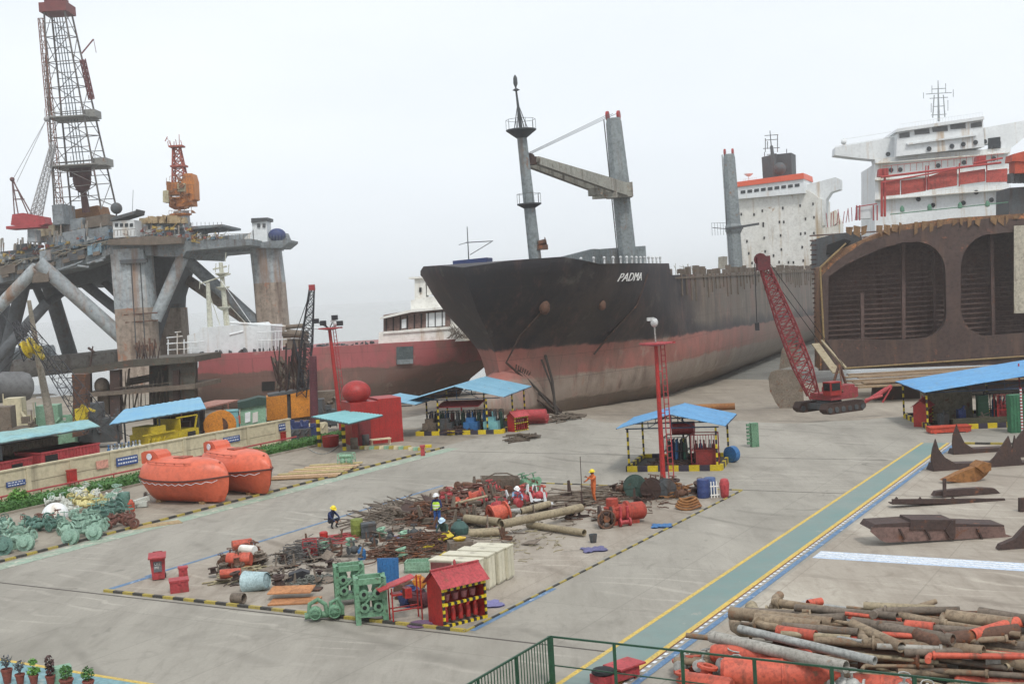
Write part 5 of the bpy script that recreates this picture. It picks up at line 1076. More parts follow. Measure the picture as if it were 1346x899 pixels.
# orange cabined crawler crane by the boundary wall, black lattice boom
def Q(px, py, Y): return P(px, py, Y)
c0 = P(380, 556, 108); c0.z = 0; t = thing('crawler_crane', 'crawler crane with two orange cabins and upright black lattice boom behind the cream wall', 'crane', c0, rad(12)); T = WM[t.name]
crawler(t, T, 5.2, 3.2, .8, 1.0)
q = Pln(380, 550, 106.5, -12); m = MB(); poly(m, q, [(351, 553), (350, 522), (377, 519), (378, 550)], 2.2); cb = m.build('cabin', ORC, t)
m = MB(); poly(m, q, [(383, 550), (382, 518), (407, 512), (408, 547)], 2.4); m.build('engine_house', ORC, t)
m = MB(); poly(m, q, [(378, 551), (377, 520), (383, 518), (384, 549)], 1.8, .5); poly(m, q, [(346, 560), (346, 552), (412, 545), (412, 556)], 2.8, .1); poly(m, q, [(353, 523), (352, 519), (407, 510), (408, 513)], 2.4, .1); m.build('dark_frame', GRD, t)
m = MB(); b0 = P(397, 520, 107); b1 = P(410, 378, 105); m.lattice(b0, b0.lerp(b1, .5), .85, .95, 6, .03, .055, up=(1, 0, 0)); m.lattice(b0.lerp(b1, .5), b1, .95, .4, 7, .03, .05, up=(1, 0, 0)); bo = m.build('boom', mat('black_boom_steel', '#3b3b40', '#2f2f33', 1, rust=.2), t)
m = MB(); m.box(b1, (.5, .5, .5)); m.build('boom_head', REDD, bo)
m = MB(); g0 = P(386, 446, 108); m.tube(b1, g0, .04, n=4); m.tube(g0, P(378, 515, 108), .05, n=4); m.tube(b1, P(392, 452, 107), .03, n=4); m.bar(g0, P(402, 515, 107), .15); m.build('backstay', BLK, t)
m = MB(); 
for k in range(24): 
    a = Vector((ru(-.9, 1.6), ru(-.8, .8), 0))+c0; m.bar(a+Vector((0, 0, ru(3, 5))), a+Vector((ru(-.6, .6), 0, ru(5.5, 8.2))), ru(.06, .2))
m.build('winch_frame', RSTD, t)
m = MB(); m.tube(P(413, 565, 103)-Vector((0, 0, 1)), P(411, 468, 103), .38, .33, 12); solo('upright_post', m, mat('maroon_post_paint', '#6b3a42', '#5a3038', 1, rust=.25), 'thick maroon upright post beside the orange crane cabins', 'post')
# green cabined machine
c0 = P(335, 560, 104); c0.z = 0; t = thing('winch_machine', 'machine with green cabin and white side panel left of the orange crane cabins', 'machine', c0); q = Pln(335, 555, 103, -12)
m = MB(); poly(m, q, [(316, 560), (316, 536), (349, 531), (350, 555)], 2.0); m.build('body', GRNP, t)
m = MB(); poly(m, q, [(313, 538), (312, 529), (322, 527), (340, 522), (350, 523), (350, 532)], 2.4, -.2); m.build('roof', mat('dark_green_roof', '#2f4a42', rust=.2), t)
m = MB(); 
for k in range(2): poly(m, q, [(322+k*10, 556), (322+k*10, 543), (329+k*10, 541), (329+k*10, 554)], .1, -.08)
m.build('panel', WHT, t)
# orange winch drum and dark clutter beside it
c0 = P(290, 575, 100); c0.z = 0; t = thing('winch_drum', 'round orange winch drum behind the cream wall, left of green cabin machine', 'winch', c0); m = MB()
for dy in (-.9, .9): m.lathe([(.2, -.1), (1.25, -.08), (1.25, .08), (.2, .1)], Matrix.Translation(c0+Vector((0, dy*.6, 1.5))) @ rotz(rad(20)) @ Matrix.Rotation(rad(90), 4, 'X'), 20)
m.build('drum_flange', ORC, t); m = MB(); m.tube(c0+Vector((0, -.5, 1.5)), c0+Vector((0, .5, 1.5)), .8, n=16); m.bx(c0.x-1.6, c0.x+1.6, c0.y-.9, c0.y+.9, 0, .6); m.build('drum', RST, t)
for k, (px, w_, h, mt, lb) in enumerate(((233, 3.2, 2.7, RSTD, 'dark rusty box right of the yellow machine behind the cream wall'), (258, 1.6, 3.0, GRD, 'dark grey upright cabinet behind the cream wall, left of the orange winch drum'), (308, 1.0, 2.4, TEA, 'narrow teal cabinet between orange winch drum and green cabin machine'))):
    c0 = P(px, 575, 101+k); c0.z = 0; m = MB(Matrix.Translation(c0) @ rotz(rad(10))); m.bx(-w_/2, w_/2, -.8, .8, .1, h); m.bx(-w_/2-.06, w_/2+.06, -.86, .86, h, h+.08); [m.bx(-w_/2+i*.4, -w_/2+i*.4+.06, -.85, -.8, .2, h-.1) for i in range(int(w_/.4))]; solo('site_box', m, mt, lb, 'cabinet')
c0 = P(262, 548, 104); m = MB(); a, b_ = P(240, 552, 100), P(300, 545, 106); m.bar(Vector((a.x, a.y, 2.9)), Vector((b_.x, b_.y, 3.1)), 2.6, .12); m.M = Matrix.Identity(4)
for f in (.05, .95): 
    for s in (-1, 1): p = a.lerp(b_, f); m.bar((p.x, p.y+s, 0), (p.x, p.y+s, 2.9), .1)
solo('brown_canopy', m, mat('salmon_roof_sheet', '#a9786a', '#8f6459', .7, rust=.3), 'low salmon brown roof sheet behind the cream wall beside dull blue canopy', 'canopy')
# yellow crane with lattice boom at far left
t = thing('lattice_crane', 'pole crane with black lattice boom and yellow sheave heads left of the yellow machine', 'crane', P(66, 560, 100)-Vector((0, 0, P(66, 560, 100).z)))
m = MB(); m.path([P(70, 585, 98), P(64, 540, 98), P(52, 480, 98), P(38, 395, 97)], [.36, .34, .26, .16], 10); m.build('mast_pole', mat('pale_brown_pole', '#a39a8c', '#8e8577', .6, rust=.3), t)
m = MB(); m.lattice(P(32, 425, 96), P(128, 560, 94), .5, 1.7, 12, .022, .04, up=(0, 0, 1), xb=False); m.lattice(P(42, 470, 99), P(20, 424, 100), 1, .4, 5, .035, .05)
for e in ((0, 410), (12, 470), (-10, 500)): m.tube(P(38, 452, 97), P(*e, 100), .035, n=4)
m.tube(P(44, 455, 97), P(120, 575, 95), .04, n=4); m.tube(P(108, 545, 95), P(160, 585, 93), .04, n=4); m.tube(P(108, 545, 95), P(190, 582, 93), .03, n=4)
m.build('boom', mat('black_boom_steel', '', ''), t)
m = MB(); c = P(43, 459, 96); 
for k in range(3): m.lathe([(.1, -.08), (.75, -.06), (.75, .06), (.1, .08)], Matrix.Translation(c+Vector((-.5+k*.5, 0, .3*math.sin(k*2)))) @ Matrix.Rotation(rad(70), 4, 'Y'), 14)
m.box(c, (1.3, .6, .5)); m.bar(c+Vector((-1, 0, .5)), c+Vector((.9, 0, -.8)), .2); m.build('sheave_head', YLM, t)
m = MB(); c = P(107, 545, 94); 
for k in range(3): m.bar(c+Vector((-.6, 0, -.9+k*.3)), c+Vector((.2+k*.25, 0, .8-k*.2)), .22)
m.box(c, (.8, .6, 1.0)); m.bar(c+Vector((.2, 0, .6)), c+Vector((1.1, 0, .2)), .18); m.build('yellow_grab', YLM, t)
m = MB(); poly(m, Pln(105, 540, 101, 0), [(95, 575), (96, 520), (94, 492), (112, 492), (112, 520), (110, 572)], 1.2); solo('rusty_column', m, RST, 'rusty square column standing behind the lattice crane yellow grab', 'column')

# ---------------------------------------------------------------- canopies and stores behind the boundary wall
BLU3 = mat('sky_blue_roof_sheet', '#699fc4', '#7fabc0', .3, rust=.2, rc='#7b8d90', fine=.06, bump=.05)
canopy('long sky blue sheet canopy over the yellow machine behind the cream wall', [uv(59, 69), uv(68.6, 69), uv(75.5, 76.5), uv(67, 76.5)], (3.45, 3.5, 3.7, 3.6), BLU3, [(uv(60, 69.3), 3.3), (uv(68, 69.3), 3.3), (uv(64, 69.3), 3.3), (uv(66.5, 76), 3.3)], postm=GRD)
canopy('faded teal sheet canopy over red containers behind the cream wall', [uv(38, 68.8), uv(58, 68.8), uv(60.5, 73), uv(41, 75)], (3.35, 3.45, 3.6, 3.5), mat('faded_teal_sheet', '#82b3bd', '#8fb0a8', .3, rust=.3, rc='#9a9a84'), [(uv(40, 69), 3.3), (uv(50, 69), 3.3), (uv(57.5, 69), 3.3), (uv(50, 73), 3.3)], postm=GRD)
T = rotz(YR)
def cont(u0, u1, v0, v1, h, mt, label, name='container', cat='container', z0=.15):
    c = uv((u0+u1)/2, (v0+v1)/2); t = thing(name, label, cat, c, YR); M_ = WM[t.name]; w_ = (u1-u0)/2; d = (v1-v0)/2
    m = MB(M_); m.bx(-w_, w_, -d, d, z0, h)
    for k in range(int((u1-u0)/.28)): m.bx(-w_+.1+k*.28, -w_+.22+k*.28, -d-.04, -d, z0+.1, h-.1)
    m.bx(-w_-.03, w_+.03, -d-.06, d+.03, h-.12, h); m.bx(-w_-.03, w_+.03, -d-.06, d+.03, z0-.1, z0+.08); m.build('body', mt, t); return t, M_, w_, d
t, M_, w_, d = cont(52.5, 57.4, 68.3, 71, 2.35, REDD, 'faded red container under the teal canopy, nearest to the cylinder racks')
m = MB(M_); m.bx(-w_+.3, -w_+1.3, -d-.07, -d-.04, .3, 2.1); m.build('door', DRK, t)
t, M_, w_, d = cont(46, 51.8, 68.3, 71, 2.2, REDD, 'faded red container with an open dark doorway at the left end of the cream wall')
m = MB(M_); m.bx(-w_+1.1, -w_+2.5, -d-.07, -d-.04, .3, 1.9); m.bx(w_-1.6, w_-.8, -d-.07, -d-.04, .3, 1.9); m.build('door', DRK, t)
cont(47.5, 56.5, 71.5, 73.5, 2.9, RSTG, 'brown rusty tank box behind the red containers', 'rusty_box', 'box')
m = MB()
for k in range(26): u = 38+ru(0, 18); p = uv(u, ru(76, 80)); m.box((p.x, p.y, ru(1.5, 3.6)), (ru(1, 3), 1, ru(.6, 1.6)), rotz(0))
# cylinder racks
gc = MB(); gc.lathe([(.11, 0), (.115, .05), (.115, 1.2), (.09, 1.36), (.04, 1.42), (.04, 1.5), (.055, 1.5), (.055, 1.6), (.02, 1.62)], None, 10)
CYLM = {'blue': BLP, 'navy': BLD, 'grey': mat('grey_cylinder', '#8c9396', rough=.5), 'maroon': mat('maroon_cylinder', '#6c2e30', rough=.5), 'black': BLK, 'green': mat('dark_green_cylinder', '#2c6150', rough=.5), 'white': mat('pale_cylinder', '#c6cac8', rough=.5)}
CYL = {}
def cyl(color, loc, where, s=1.0):
    if color not in CYL:
        o = gc.build('gas_cylinder', CYLM[color], ang=50); CYL[color] = o; o.location = loc; tag(o, '%s gas cylinder standing %s' % (color, where), 'gas cylinder', 'gas cylinders %s' % where)
    else:
        o = dup(CYL[color], loc, 0, '%s gas cylinder standing %s' % (color, where), 'gas cylinders %s' % where)
    o.scale = (s, s, s); o.rotation_euler = (ru(-.02, .02), ru(-.02, .02), 0)
for i in range(9):
    for j in range(2): cyl(['white', 'blue', 'grey', 'navy'][(i*2+j) % 4], uv(58.4+i*.32, 68.2+j*.4, 0), 'behind the cream wall left of the yellow machine', 1.25)
# yellow machine (dozer-like)
c0 = uv(64.5, 70.2); t = thing('yellow_machine', 'yellow engine machine with round fittings under the sky blue canopy', 'machine', c0, YR); M_ = WM[t.name]
m = MB(M_); m.bx(-1.6, 3.2, -1.2, 1.2, .5, 2.1); m.bx(-2.8, -1.6, -1, 1, .5, 1.5); m.bx(1.2, 1.3, -1.25, 1.2, 2.1, 3.0); m.bx(-1.5, 0, -1.0, 1.0, 2.1, 2.7); m.build('body', YLM, t)
m = MB(M_); m.bx(2.0, 2.8, -1.24, -1.2, 1.0, 1.9); m.build('radiator_grille', BLK, t)
m = MB(M_)
for k in range(4): m.bar((-2.4+k*.5, -1.25, .5), (-1.9+k*.5, -1.25, 1.9), .12)
m.bar((-2.6, -1.3, 2.2), (.6, -1.3, 2.2), .1); m.bar((2.9, -1.1, 2.1), (3.2, -1.1, 3.1), .1); m.bar((3.2, -1.1, 3.1), (1, -1.1, 3.1), .1); m.build('guard_rail', YLM, t)
m = MB(M_)
for x in (-2.2, -.9): m.lathe([(.1, -.15), (.5, -.12), (.5, .12), (.1, .15)], Matrix.Translation((x, -1.35, .95)) @ Matrix.Rotation(rad(90), 4, 'X'), 14)
m.bx(-2.8, 3.2, -1, 1, .05, .5); m.build('wheels', GRD, t)
# boundary wall
t = thing('boundary_wall', 'long cream boundary wall with blue signs behind the hedge and lifeboats', 'wall', uv(48, 65.6), YR); M_ = WM[t.name]
m = MB(M_); m.bx(-30, 26.4, -.1, .1, 0, 1.9); m.bx(-30.05, 26.45, -.17, .17, 1.9, 2.0)
k = -29
while k < 26: m.bx(k, k+.3, -.15, .15, 0, 1.898); k += 3.35
m.build('wall_body', CRM, t)
m = MB(M_); m.bx(-30, 26, -.115, -.1, 1.0, 1.03); m.build('wall_joint', mat('wall_joint_beige', '#9c9480', rough=.9), t)  # thin joint strip, a darker beige than the wall
def sign(u0, u1, z0, z1, mt, label, lines=2, fg=WLN):
    t = thing('wall_sign', label, 'sign', uv((u0+u1)/2, 65.38, z0), YR); M_ = WM[t.name]; w_ = (u1-u0)/2
    m = MB(M_); m.bx(-w_, w_, .02, .05, 0, z1-z0); m.build('sign_board', mt, t); m = MB(M_)
    if lines:
        for i in range(lines):
            x = -w_*.85; z = (z1-z0)*(1-(i+.8)/(lines+.3)); h = (z1-z0)/(lines+1)*.55
            while x < w_*.8: q = ru(.08, .2); m.bx(x, min(x+q, w_*.88), .008, .02, z, z+h); x += q+.07
        m.build('sign_strokes', fg, t)
SGB = mat('sign_blue', '#2e4f8f', '#294780', 2, rough=.5)
sign(56.3, 58.2, .85, 1.45, SGB, 'blue wall sign with two white lines just left of the orange lifeboats')
sign(66.6, 68.4, 1.0, 1.45, SGB, 'blue wall sign above the rear orange lifeboat')
sign(47.6, 49, .9, 1.25, SGB, 'small blue sign at the left end of the cream wall')
sign(72.9, 73.7, 1.15, 1.7, SGB, 'small blue sign at the seaward end of the cream wall, above a red box')
sign(65.2, 65.9, 1.0, 1.5, mat('pink_notice', '#d39a88', rough=.7), 'small pinkish notice beside the blue wall sign', 1, REDD)
sign(54.6, 55.6, .95, 1.5, mat('pink_notice', '', ''), 'small pale pink notice left of the blue sign on the cream wall', 0)
m = MB(rotz(YR)); m.bx(-.22, .22, -.12, .1, 0, .62); m.bx(-.24, .24, -.15, .12, .62, .67); solo('fire_box', m, RED, 'small red fire box on the seaward end of the cream wall', 'box', uv(73.3, 65.36, .35), 0)
m = MB(rotz(YR)); m.bx(-.3, .3, -.15, .15, 0, .75); m.bx(-.33, .33, -.18, .18, .75, .82); m.bar((-.2, 0, -.5), (-.2, 0, 0), .05); m.bar((.2, 0, -.5), (.2, 0, 0), .05); solo('fire_box', m, RED, 'red fire box standing before the left part of the cream wall', 'box', uv(52.3, 65.1, .5), 0)
m = MB(); m.tube(uv(34, 64.6, .55), uv(74, 64.6, .55), .06, n=6)
for k in range(14): m.tube(uv(35+k*2.9, 64.6, 0), uv(35+k*2.9, 64.6, .55), .045, n=6)
solo('pipe_rail', m, REDD, 'long faded red pipe rail running along the foot of the cream wall', 'pipe rail')
# hedge
def leafy(m, c, r, n, s, mi=0, zmin=0):
    for _ in range(n):
        a = ru(0, 6.283); b_ = math.acos(ru(-1, 1)); k = rnd()**.33; p = Vector((c[0]+r[0]*k*math.sin(b_)*math.cos(a), c[1]+r[1]*k*math.sin(b_)*math.sin(a), max(zmin, c[2]+r[2]*k*math.cos(b_))))
        u = Vector((ru(-1, 1), ru(-1, 1), ru(-.6, .9))).normalized()*s*ru(.6, 1.3); v = u.cross(Vector((ru(-1, 1), ru(-1, 1), ru(-1, 1)))).normalized()*s*.45
        m.add([p-u, p+v, p+u, p-v], [(0, 1, 2, 3)], mi)
LEAF = mat('hedge_leaf', '#4d7836', '#3a652b', 2.5, rough=.6, fine=.3, var=0)
LEAF2 = mat('bright_leaf', '#6a9a3c', '#4f8236', 2.5, rough=.6, fine=.3, var=0)
for (u0, u1, lb) in ((36, 56.5, 'low clipped green hedge along the wall, left of the lifeboats'), (61, 79, 'low clipped green hedge along the wall between lifeboats and teal canopy')):
    m = MB(); u = u0; K = int((u1-u0)/.25); HB = []
    for k in range(K+1):
        uu = u0+k*.25; HB += [uv(uu, 61.78+ru(-.05, .05), 0), uv(uu, 61.8+ru(-.06, .06), .46+ru(-.05, .05)), uv(uu, 62.0+ru(-.06, .06), .6+ru(-.04, .05)), uv(uu, 62.6, .6+ru(-.04, .05)), uv(uu, 62.8, .3), uv(uu, 62.85, 0)]
    m.add(HB, [(k*6+j, k*6+j+1, k*6+7+j, k*6+6+j) for k in range(K) for j in range(5)])
    while u < u1:
        for _ in range(40):
            p = uv(u+ru(0, .3), ru(61.72, 62.9), 0); z = ru(.52, .7) if rnd() < .6 else ru(.05, .6); p = p if z > .51 else uv(u+ru(0, .3), 61.72+ru(-.04, .06), 0); a = Vector((ru(-1, 1), ru(-1, 1), ru(-.3, 1))).normalized()*.09; b_ = a.cross(Vector((ru(-1, 1), ru(-1, 1), ru(-1, 1)))).normalized()*.05
            p.z = z; m.add([p-a, p+b_, p+a, p-b_], [(0, 1, 2, 3)])
        u += .3
    o = solo('hedge', m, LEAF, lb, 'hedge', ang=10)
m = MB(rotz(YR)); m.bx(-21.5, 21.5, -.08, .08, 0, .14); solo('hedge_kerb', m, CONP, 'thin pale kerb in front of the green hedge', 'kerb', uv(58, 61.4), 0)
c0 = G(25, 668); t = thing('potted_shrub', 'round green shrub in front of the left end of the cream wall', 'shrub', c0); m = MB(); leafy(m, c0+Vector((0, 0, .75)), (.6, .6, .45), 420, .12); m.build('foliage', LEAF2, t); m = MB(); [m.tube(c0, c0+Vector((ru(-.3, .3), ru(-.3, .3), .7)), .02, n=4) for _ in range(5)]; m.build('stem', RST, t)

# ---------------------------------------------------------------- lifeboats
def boat(label, loc, rz, L=7.4, B=1.45, hz_=1.45, ht=2.65, flip=1):
    t = thing('lifeboat', label, 'lifeboat', loc, rz, 'orange enclosed lifeboats'); T = WM[t.name]; n = 26; hull = []; can = []; gl = []
    for i in range(n+1):
        s = -1+2*i/n; x = s*L/2; b_ = B*max(.0, 1-abs(s)**3.2)**.55
        if s > .2: b_ = B*max(0, 1-((s-.2)/.8)**1.8)**1.05
        b_ = max(b_, .03); zk = .05+(.75*max(0, (-s-.6)/.4)**1.8 if s < 0 else .16*max(0, (s-.7)/.3)**2); zg = hz_+.18*s*s; zt = zg+(ht-hz_)*max(0, 1-abs(s*.99)**4.2)**.62*(1-.06*s)
        xk = x*((1-.13*max(0, s)**3) if s > 0 else .95)
        hull.append([(xk, 0, zk), (xk, b_*.3, zk+.08), (x*.95, b_*.6, zk+(zg-zk)*.36), (x*.98, b_*.84, zk+(zg-zk)*.68), (x, b_, zg)])
        can.append([(x, b_*.985, zg+.02), (x*.985, b_*.93, zg+(zt-zg)*.45), (x*.97, b_*.74, zg+(zt-zg)*.8), (x*.96, b_*.36, zg+(zt-zg)*.98), (x*.96, 0, zt)]); gl.append((x, b_, zg))
    for nm, S in (('hull', hull), ('canopy', can)):
        m = MB(T)
        for sg in (-1, 1):
            V = [(p[0], p[1]*sg, p[2]) for r in S for p in r]; m.add(V, [(i*5+j, i*5+j+1, (i+1)*5+j+1, (i+1)*5+j) for i in range(n) for j in range(4)])
        m.build(nm, ORG, t, ang=40)
    m = MB(T); 
    for sg in (-1, 1): m.path([(x*1.005, y*sg*1.02, z) for x, y, z in gl], .05, 6)
    m.build('rubbing_strake', mat('dark_rubbing_strake', '#5a2c24', rough=.7), t)
    m = MB(T)
    for sg in (-1, 1):
        P_ = []
        for k, (x, y, z) in enumerate(gl[2:-2]): P_.append((x, y*sg*.99+.03*sg, z-.14-(.1 if k % 2 else 0)))
        m.path(P_, .018, 4)
    m.build('grab_line', WLN, t)
    m = MB(T); m.prism([(-2.9, ht-.35), (-2.9, ht+.3), (-2.6, ht+.42), (-1.9, ht+.42), (-1.6, ht+.2), (-1.5, ht-.2)], 1.1, None, 0, -.55); tw = m.build('steering_tower', ORG, t)
    m = MB(T); m.lathe([(.02, 0), (.2, 0), (.2, .04), (.02, .04)], Matrix.Translation((-2.2, -.6, ht+.1)) @ Matrix.Rotation(rad(90), 4, 'X'), 12); m.bx(-2.94, -2.9, -.35, .35, ht, ht+.25); m.build('window', WLN, tw)
    m = MB(T); m.tube((L/2*.8, 0, ht-.55), (L/2*.8, 0, ht-.2), .06, n=6); m.bx(-.5, .3, -.4, .4, ht-.02, ht+.06); m.build('hatch', mat('dull_orange_hatch', '#a8553f', rust=.2), t)
    m = MB(T)
    for sg in (-1, 1):
        m.path([(x*.93, y*sg*.8+.04*sg, zg2) for (x, y, z), zg2 in ((gl[k], can[k][2][2]+.07) for k in range(5, n-6, 1))], .022, 5)
        for k in range(5, n-6, 3): x, y, z = gl[k]; m.tube((x*.93, y*sg*.8+.04*sg, can[k][2][2]+.07), (x*.96, y*sg*.74, can[k][2][2]-.02), .02, n=4)
    m.build('canopy_handrail', mat('dull_orange_hatch', ''), t)
    m = MB(T); m.bx(-L*.3, -L*.25, -.5, .5, 0, .16); m.bx(L*.2, L*.25, -.5, .5, 0, .16); m.build('cradle_block', WOOD, t)
    m = MB(T); m.tube((-L/2*.97, 0, .35), (-L/2*.8, 0, .42), .04, n=6)
    for k in range(3): m.box((-L/2, 0, 0), (.05, .1, .34), Matrix.Translation((0, 0, .35)) @ Matrix.Rotation(k*2.09, 4, 'X'))
    m.build('propeller', SIL, t); return t
boat('orange enclosed lifeboat nearer the green valves, with complete long side visible', G(240, 664)+Vector((0, 1.1, 0)), rad(-28), L=6.7)
boat('orange enclosed lifeboat with pointed bow beside the loose flat boards', G(296, 658)+Vector((.2, 3.0, 0)), rad(-44), L=7.0)
# machinery and stores standing on the shore behind the cream wall
def heapbox(label, px, py, Y, w_, d, h, mt, cat='machine', name='shore_machine', knobs=6, rz=10):
    c0 = P(px, py, Y); c0.z = 0; m = MB(); m.bx(-w_/2, w_/2, -d/2, d/2, .1, h*.6); m.bx(-w_/2, w_*.1, -d/2+.1, d/2-.1, h*.6, h)
    for _ in range(knobs):
        x, z = ru(-w_/2, w_/2), ru(.3, h*.8); m.tube((x, -d/2-.15, z), (x+ru(-.4, .4), -d/2+.1, z+ru(-.3, .6)), ru(.05, .14), n=7)
        m.box((x, ru(-d/2, d/2), h*.6+ru(.1, .5)), (ru(.2, .7), ru(.2, .6), ru(.2, .7)))
    m.bar((-w_/2, -d/2, 0), (-w_/2, -d/2, h*1.1), .08); m.bar((w_/2, -d/2, 0), (w_/2, -d/2, h*.9), .08); return solo(name, m, mt, label, cat, c0, rad(rz))
for a in ((12, 560, 97, 4, 2, 4.4, RSTG, 'grey brown machine rising behind the left end of the faded teal canopy'), (30, 560, 104, 2.4, 2, 4.6, CRM, 'cream cabin rising behind the faded teal canopy'), (76, 560, 104, 3.0, 2, 3.8, GRNP, 'pale green machine between pole crane and rusty column'),
          (132, 560, 106, 3.4, 2, 3.6, GRD, 'dark grey machine between rusty column and sky blue canopy'), (246, 560, 96, 2.6, 1.6, 2.4, RSTD, 'dark brown machine right under the end of the sky blue canopy'), (222, 560, 100, 2.2, 1.6, 2.6, BLK, 'black machine behind the yellow engine machine'),
          (300, 560, 103, 1.6, 1.4, 2.4, ORP, 'orange red round machine left of the green cabin machine'), (425, 560, 108, 2.4, 1.6, 2.6, GRD, 'dark grey machine right of the maroon post, behind the teal canopy'), (402, 560, 101, 2.2, 1.2, 1.3, BLD, 'low dark blue machine below the orange crane cabins'), (440, 560, 112, 3, 1.6, 3.0, RSTG, 'brown machine behind the red light mast by the red ship')):
    heapbox(a[7], *a[:7])
for k, (px, Y, h) in enumerate(((398, 104, 1.1), (415, 103, .9), (392, 100, .8))):
    m = MB(); m.bx(-1, 1, -.5, .5, 0, h); [m.tube((x, -.55, h*.5), (x+.3, -.5, h*.9), .08) for x in (-.7, -.1, .5)]; c0 = P(px, 570, Y); c0.z = 0; solo('scrap_bundle', m, [RSTG, CRM, GRD][k], '%s bundle on the ground between cream wall and teal canopy' % ['grey brown', 'cream', 'dark grey'][k], 'bundle', c0, rad(20))
# ================================================================== PEOPLE
SKIN = mat('skin', '#8a5a40', '#7c5038', 3, rough=.55, fine=.05, bump=0, var=0)
def figure(label, loc, rz, J, shirt, trousers, boots, helmet, vest=None, group=None, hand_curl=.5):
    """one continuous skinned body; J joint positions (local, metres); clothing areas are faces of the body nearest each bone"""
    names = ['pel', 'spi', 'che', 'nec', 'hea', 'top', 'shl', 'ell', 'wrl', 'pal', 'shr', 'elr', 'wrr', 'par', 'hil', 'knl', 'anl', 'tol', 'hir', 'knr', 'anr', 'tor']
    R_ = dict(pel=.155, spi=.14, che=.165, nec=.062, hea=.098, top=.085, shl=.075, ell=.048, wrl=.034, pal=.036, shr=.075, elr=.048, wrr=.034, par=.036, hil=.095, knl=.065, anl=.046, tol=.04, hir=.095, knr=.065, anr=.046, tor=.04)
    E = [('pel', 'spi'), ('spi', 'che'), ('che', 'nec'), ('nec', 'hea'), ('hea', 'top'), ('che', 'shl'), ('shl', 'ell'), ('ell', 'wrl'), ('wrl', 'pal'), ('che', 'shr'), ('shr', 'elr'), ('elr', 'wrr'), ('wrr', 'par'),
         ('pel', 'hil'), ('hil', 'knl'), ('knl', 'anl'), ('anl', 'tol'), ('pel', 'hir'), ('hir', 'knr'), ('knr', 'anr'), ('anr', 'tor')]
    me = bpy.data.meshes.new('person'); me.from_pydata([J[n] for n in names], [(names.index(a), names.index(b)) for a, b in E], [])
    o = bpy.data.objects.new('person', me); COL.objects.link(o); md = o.modifiers.new('s', 'SKIN'); sk = me.skin_vertices[0].data
    for i, n in enumerate(names): sk[i].radius = (R_[n], R_[n]*(.78 if n in ('pel', 'spi', 'che') else 1))
    sk[0].use_root = True; ms = o.modifiers.new('d', 'SUBSURF'); ms.levels = 2
    dg = bpy.context.evaluated_depsgraph_get(); dg.update(); nm = bpy.data.meshes.new_from_object(o.evaluated_get(dg)); bpy.data.objects.remove(o)
    body = MB(); body.add([v.co.copy() for v in nm.vertices], [tuple(p.vertices) for p in nm.polygons])
    V = {n: Vector(J[n]) for n in names}
    reg = {('nec', 'hea'): 0, ('hea', 'top'): 0, ('wrl', 'pal'): 0, ('wrr', 'par'): 0, ('pel', 'hil'): 2, ('hil', 'knl'): 2, ('knl', 'anl'): 2, ('pel', 'hir'): 2, ('hir', 'knr'): 2, ('knr', 'anr'): 2, ('anl', 'tol'): 3, ('anr', 'tor'): 3}
    def dist(p, a, b): 
        ab = b-a; t = max(0, min(1, (p-a).dot(ab)/max(1e-9, ab.dot(ab)))); return (p-(a+ab*t)).length
    mi = []
    for f in body.f:
        c = sum((body.v[i] for i in f), Vector())/len(f); e = min(E, key=lambda e: dist(c, V[e[0]], V[e[1]])/(R_[e[0]]+R_[e[1]])); mi.append(reg.get(e, 1))
    body.m = mi
    # fingers and thumb, rooted in the palms
    for wr, pa, sd in (('wrl', 'pal', 1), ('wrr', 'par', -1)):
        d = (V[pa]-V[wr]).normalized(); a = d.cross(Vector((0, 1, .1))).normalized(); n_ = d.cross(a)
        for k, L in enumerate((.068, .078, .073, .058)):
            b0 = V[pa]+a*(k-1.5)*.019+d*.018; b1 = b0+d*L*.5+n_*.01; b2 = b1+(d*(1-hand_curl)+n_*hand_curl).normalized()*L*.5; body.path([b0-d*.02, b0, b1, b2], [.0095, .0095, .0085, .006], 6, 0)
        b0 = V[pa]-a*.025; body.path([b0, b0-a*.025+d*.02, b0-a*.03+d*.05], [.012, .011, .007], 6, 0)
    # face: eyes, nose, mouth, ears
    up = (V['top']-V['hea']).normalized(); fw = Vector(J.get('face', (0, -1, 0))).normalized(); fw = (fw-up*fw.dot(up)).normalized(); sd = up.cross(fw); hc = V['hea']+up*.03
    body.sph(hc+fw*.104-up*.005, (.016, .016, .026), 8, 6, mi=0)
    for s in (-1, 1): body.sph(hc+fw*.09+sd*s*.034+up*.02, .012, 8, 6, mi=4); body.sph(hc+sd*s*.1, (.014, .018, .028), 8, 6, mi=0)
    body.sph(hc+fw*.094-up*.048, (.024, .01, .007), 8, 4, mi=3)
    ob = solo('person', body, [SKIN, shirt, trousers, boots, DRK], label, 'person', loc, rz, group, ang=80); M_ = WM[ob.name]
    m = MB(M_); hq = Matrix.Translation(hc+up*.045) @ up.to_track_quat('Z', 'Y').to_matrix().to_4x4(); m.lathe([(.168, 0), (.17, .012), (.132, .02), (.13, .05), (.115, .1), (.08, .135), (.03, .15), (.001, .152)], hq, 18); m.add([hc+up*.05+fw*.12+sd*.09, hc+up*.05+fw*.12-sd*.09, hc+up*.035+fw*.215-sd*.05, hc+up*.035+fw*.215+sd*.05], [(0, 1, 2, 3)]); m.build('helmet', helmet, ob, ang=50)
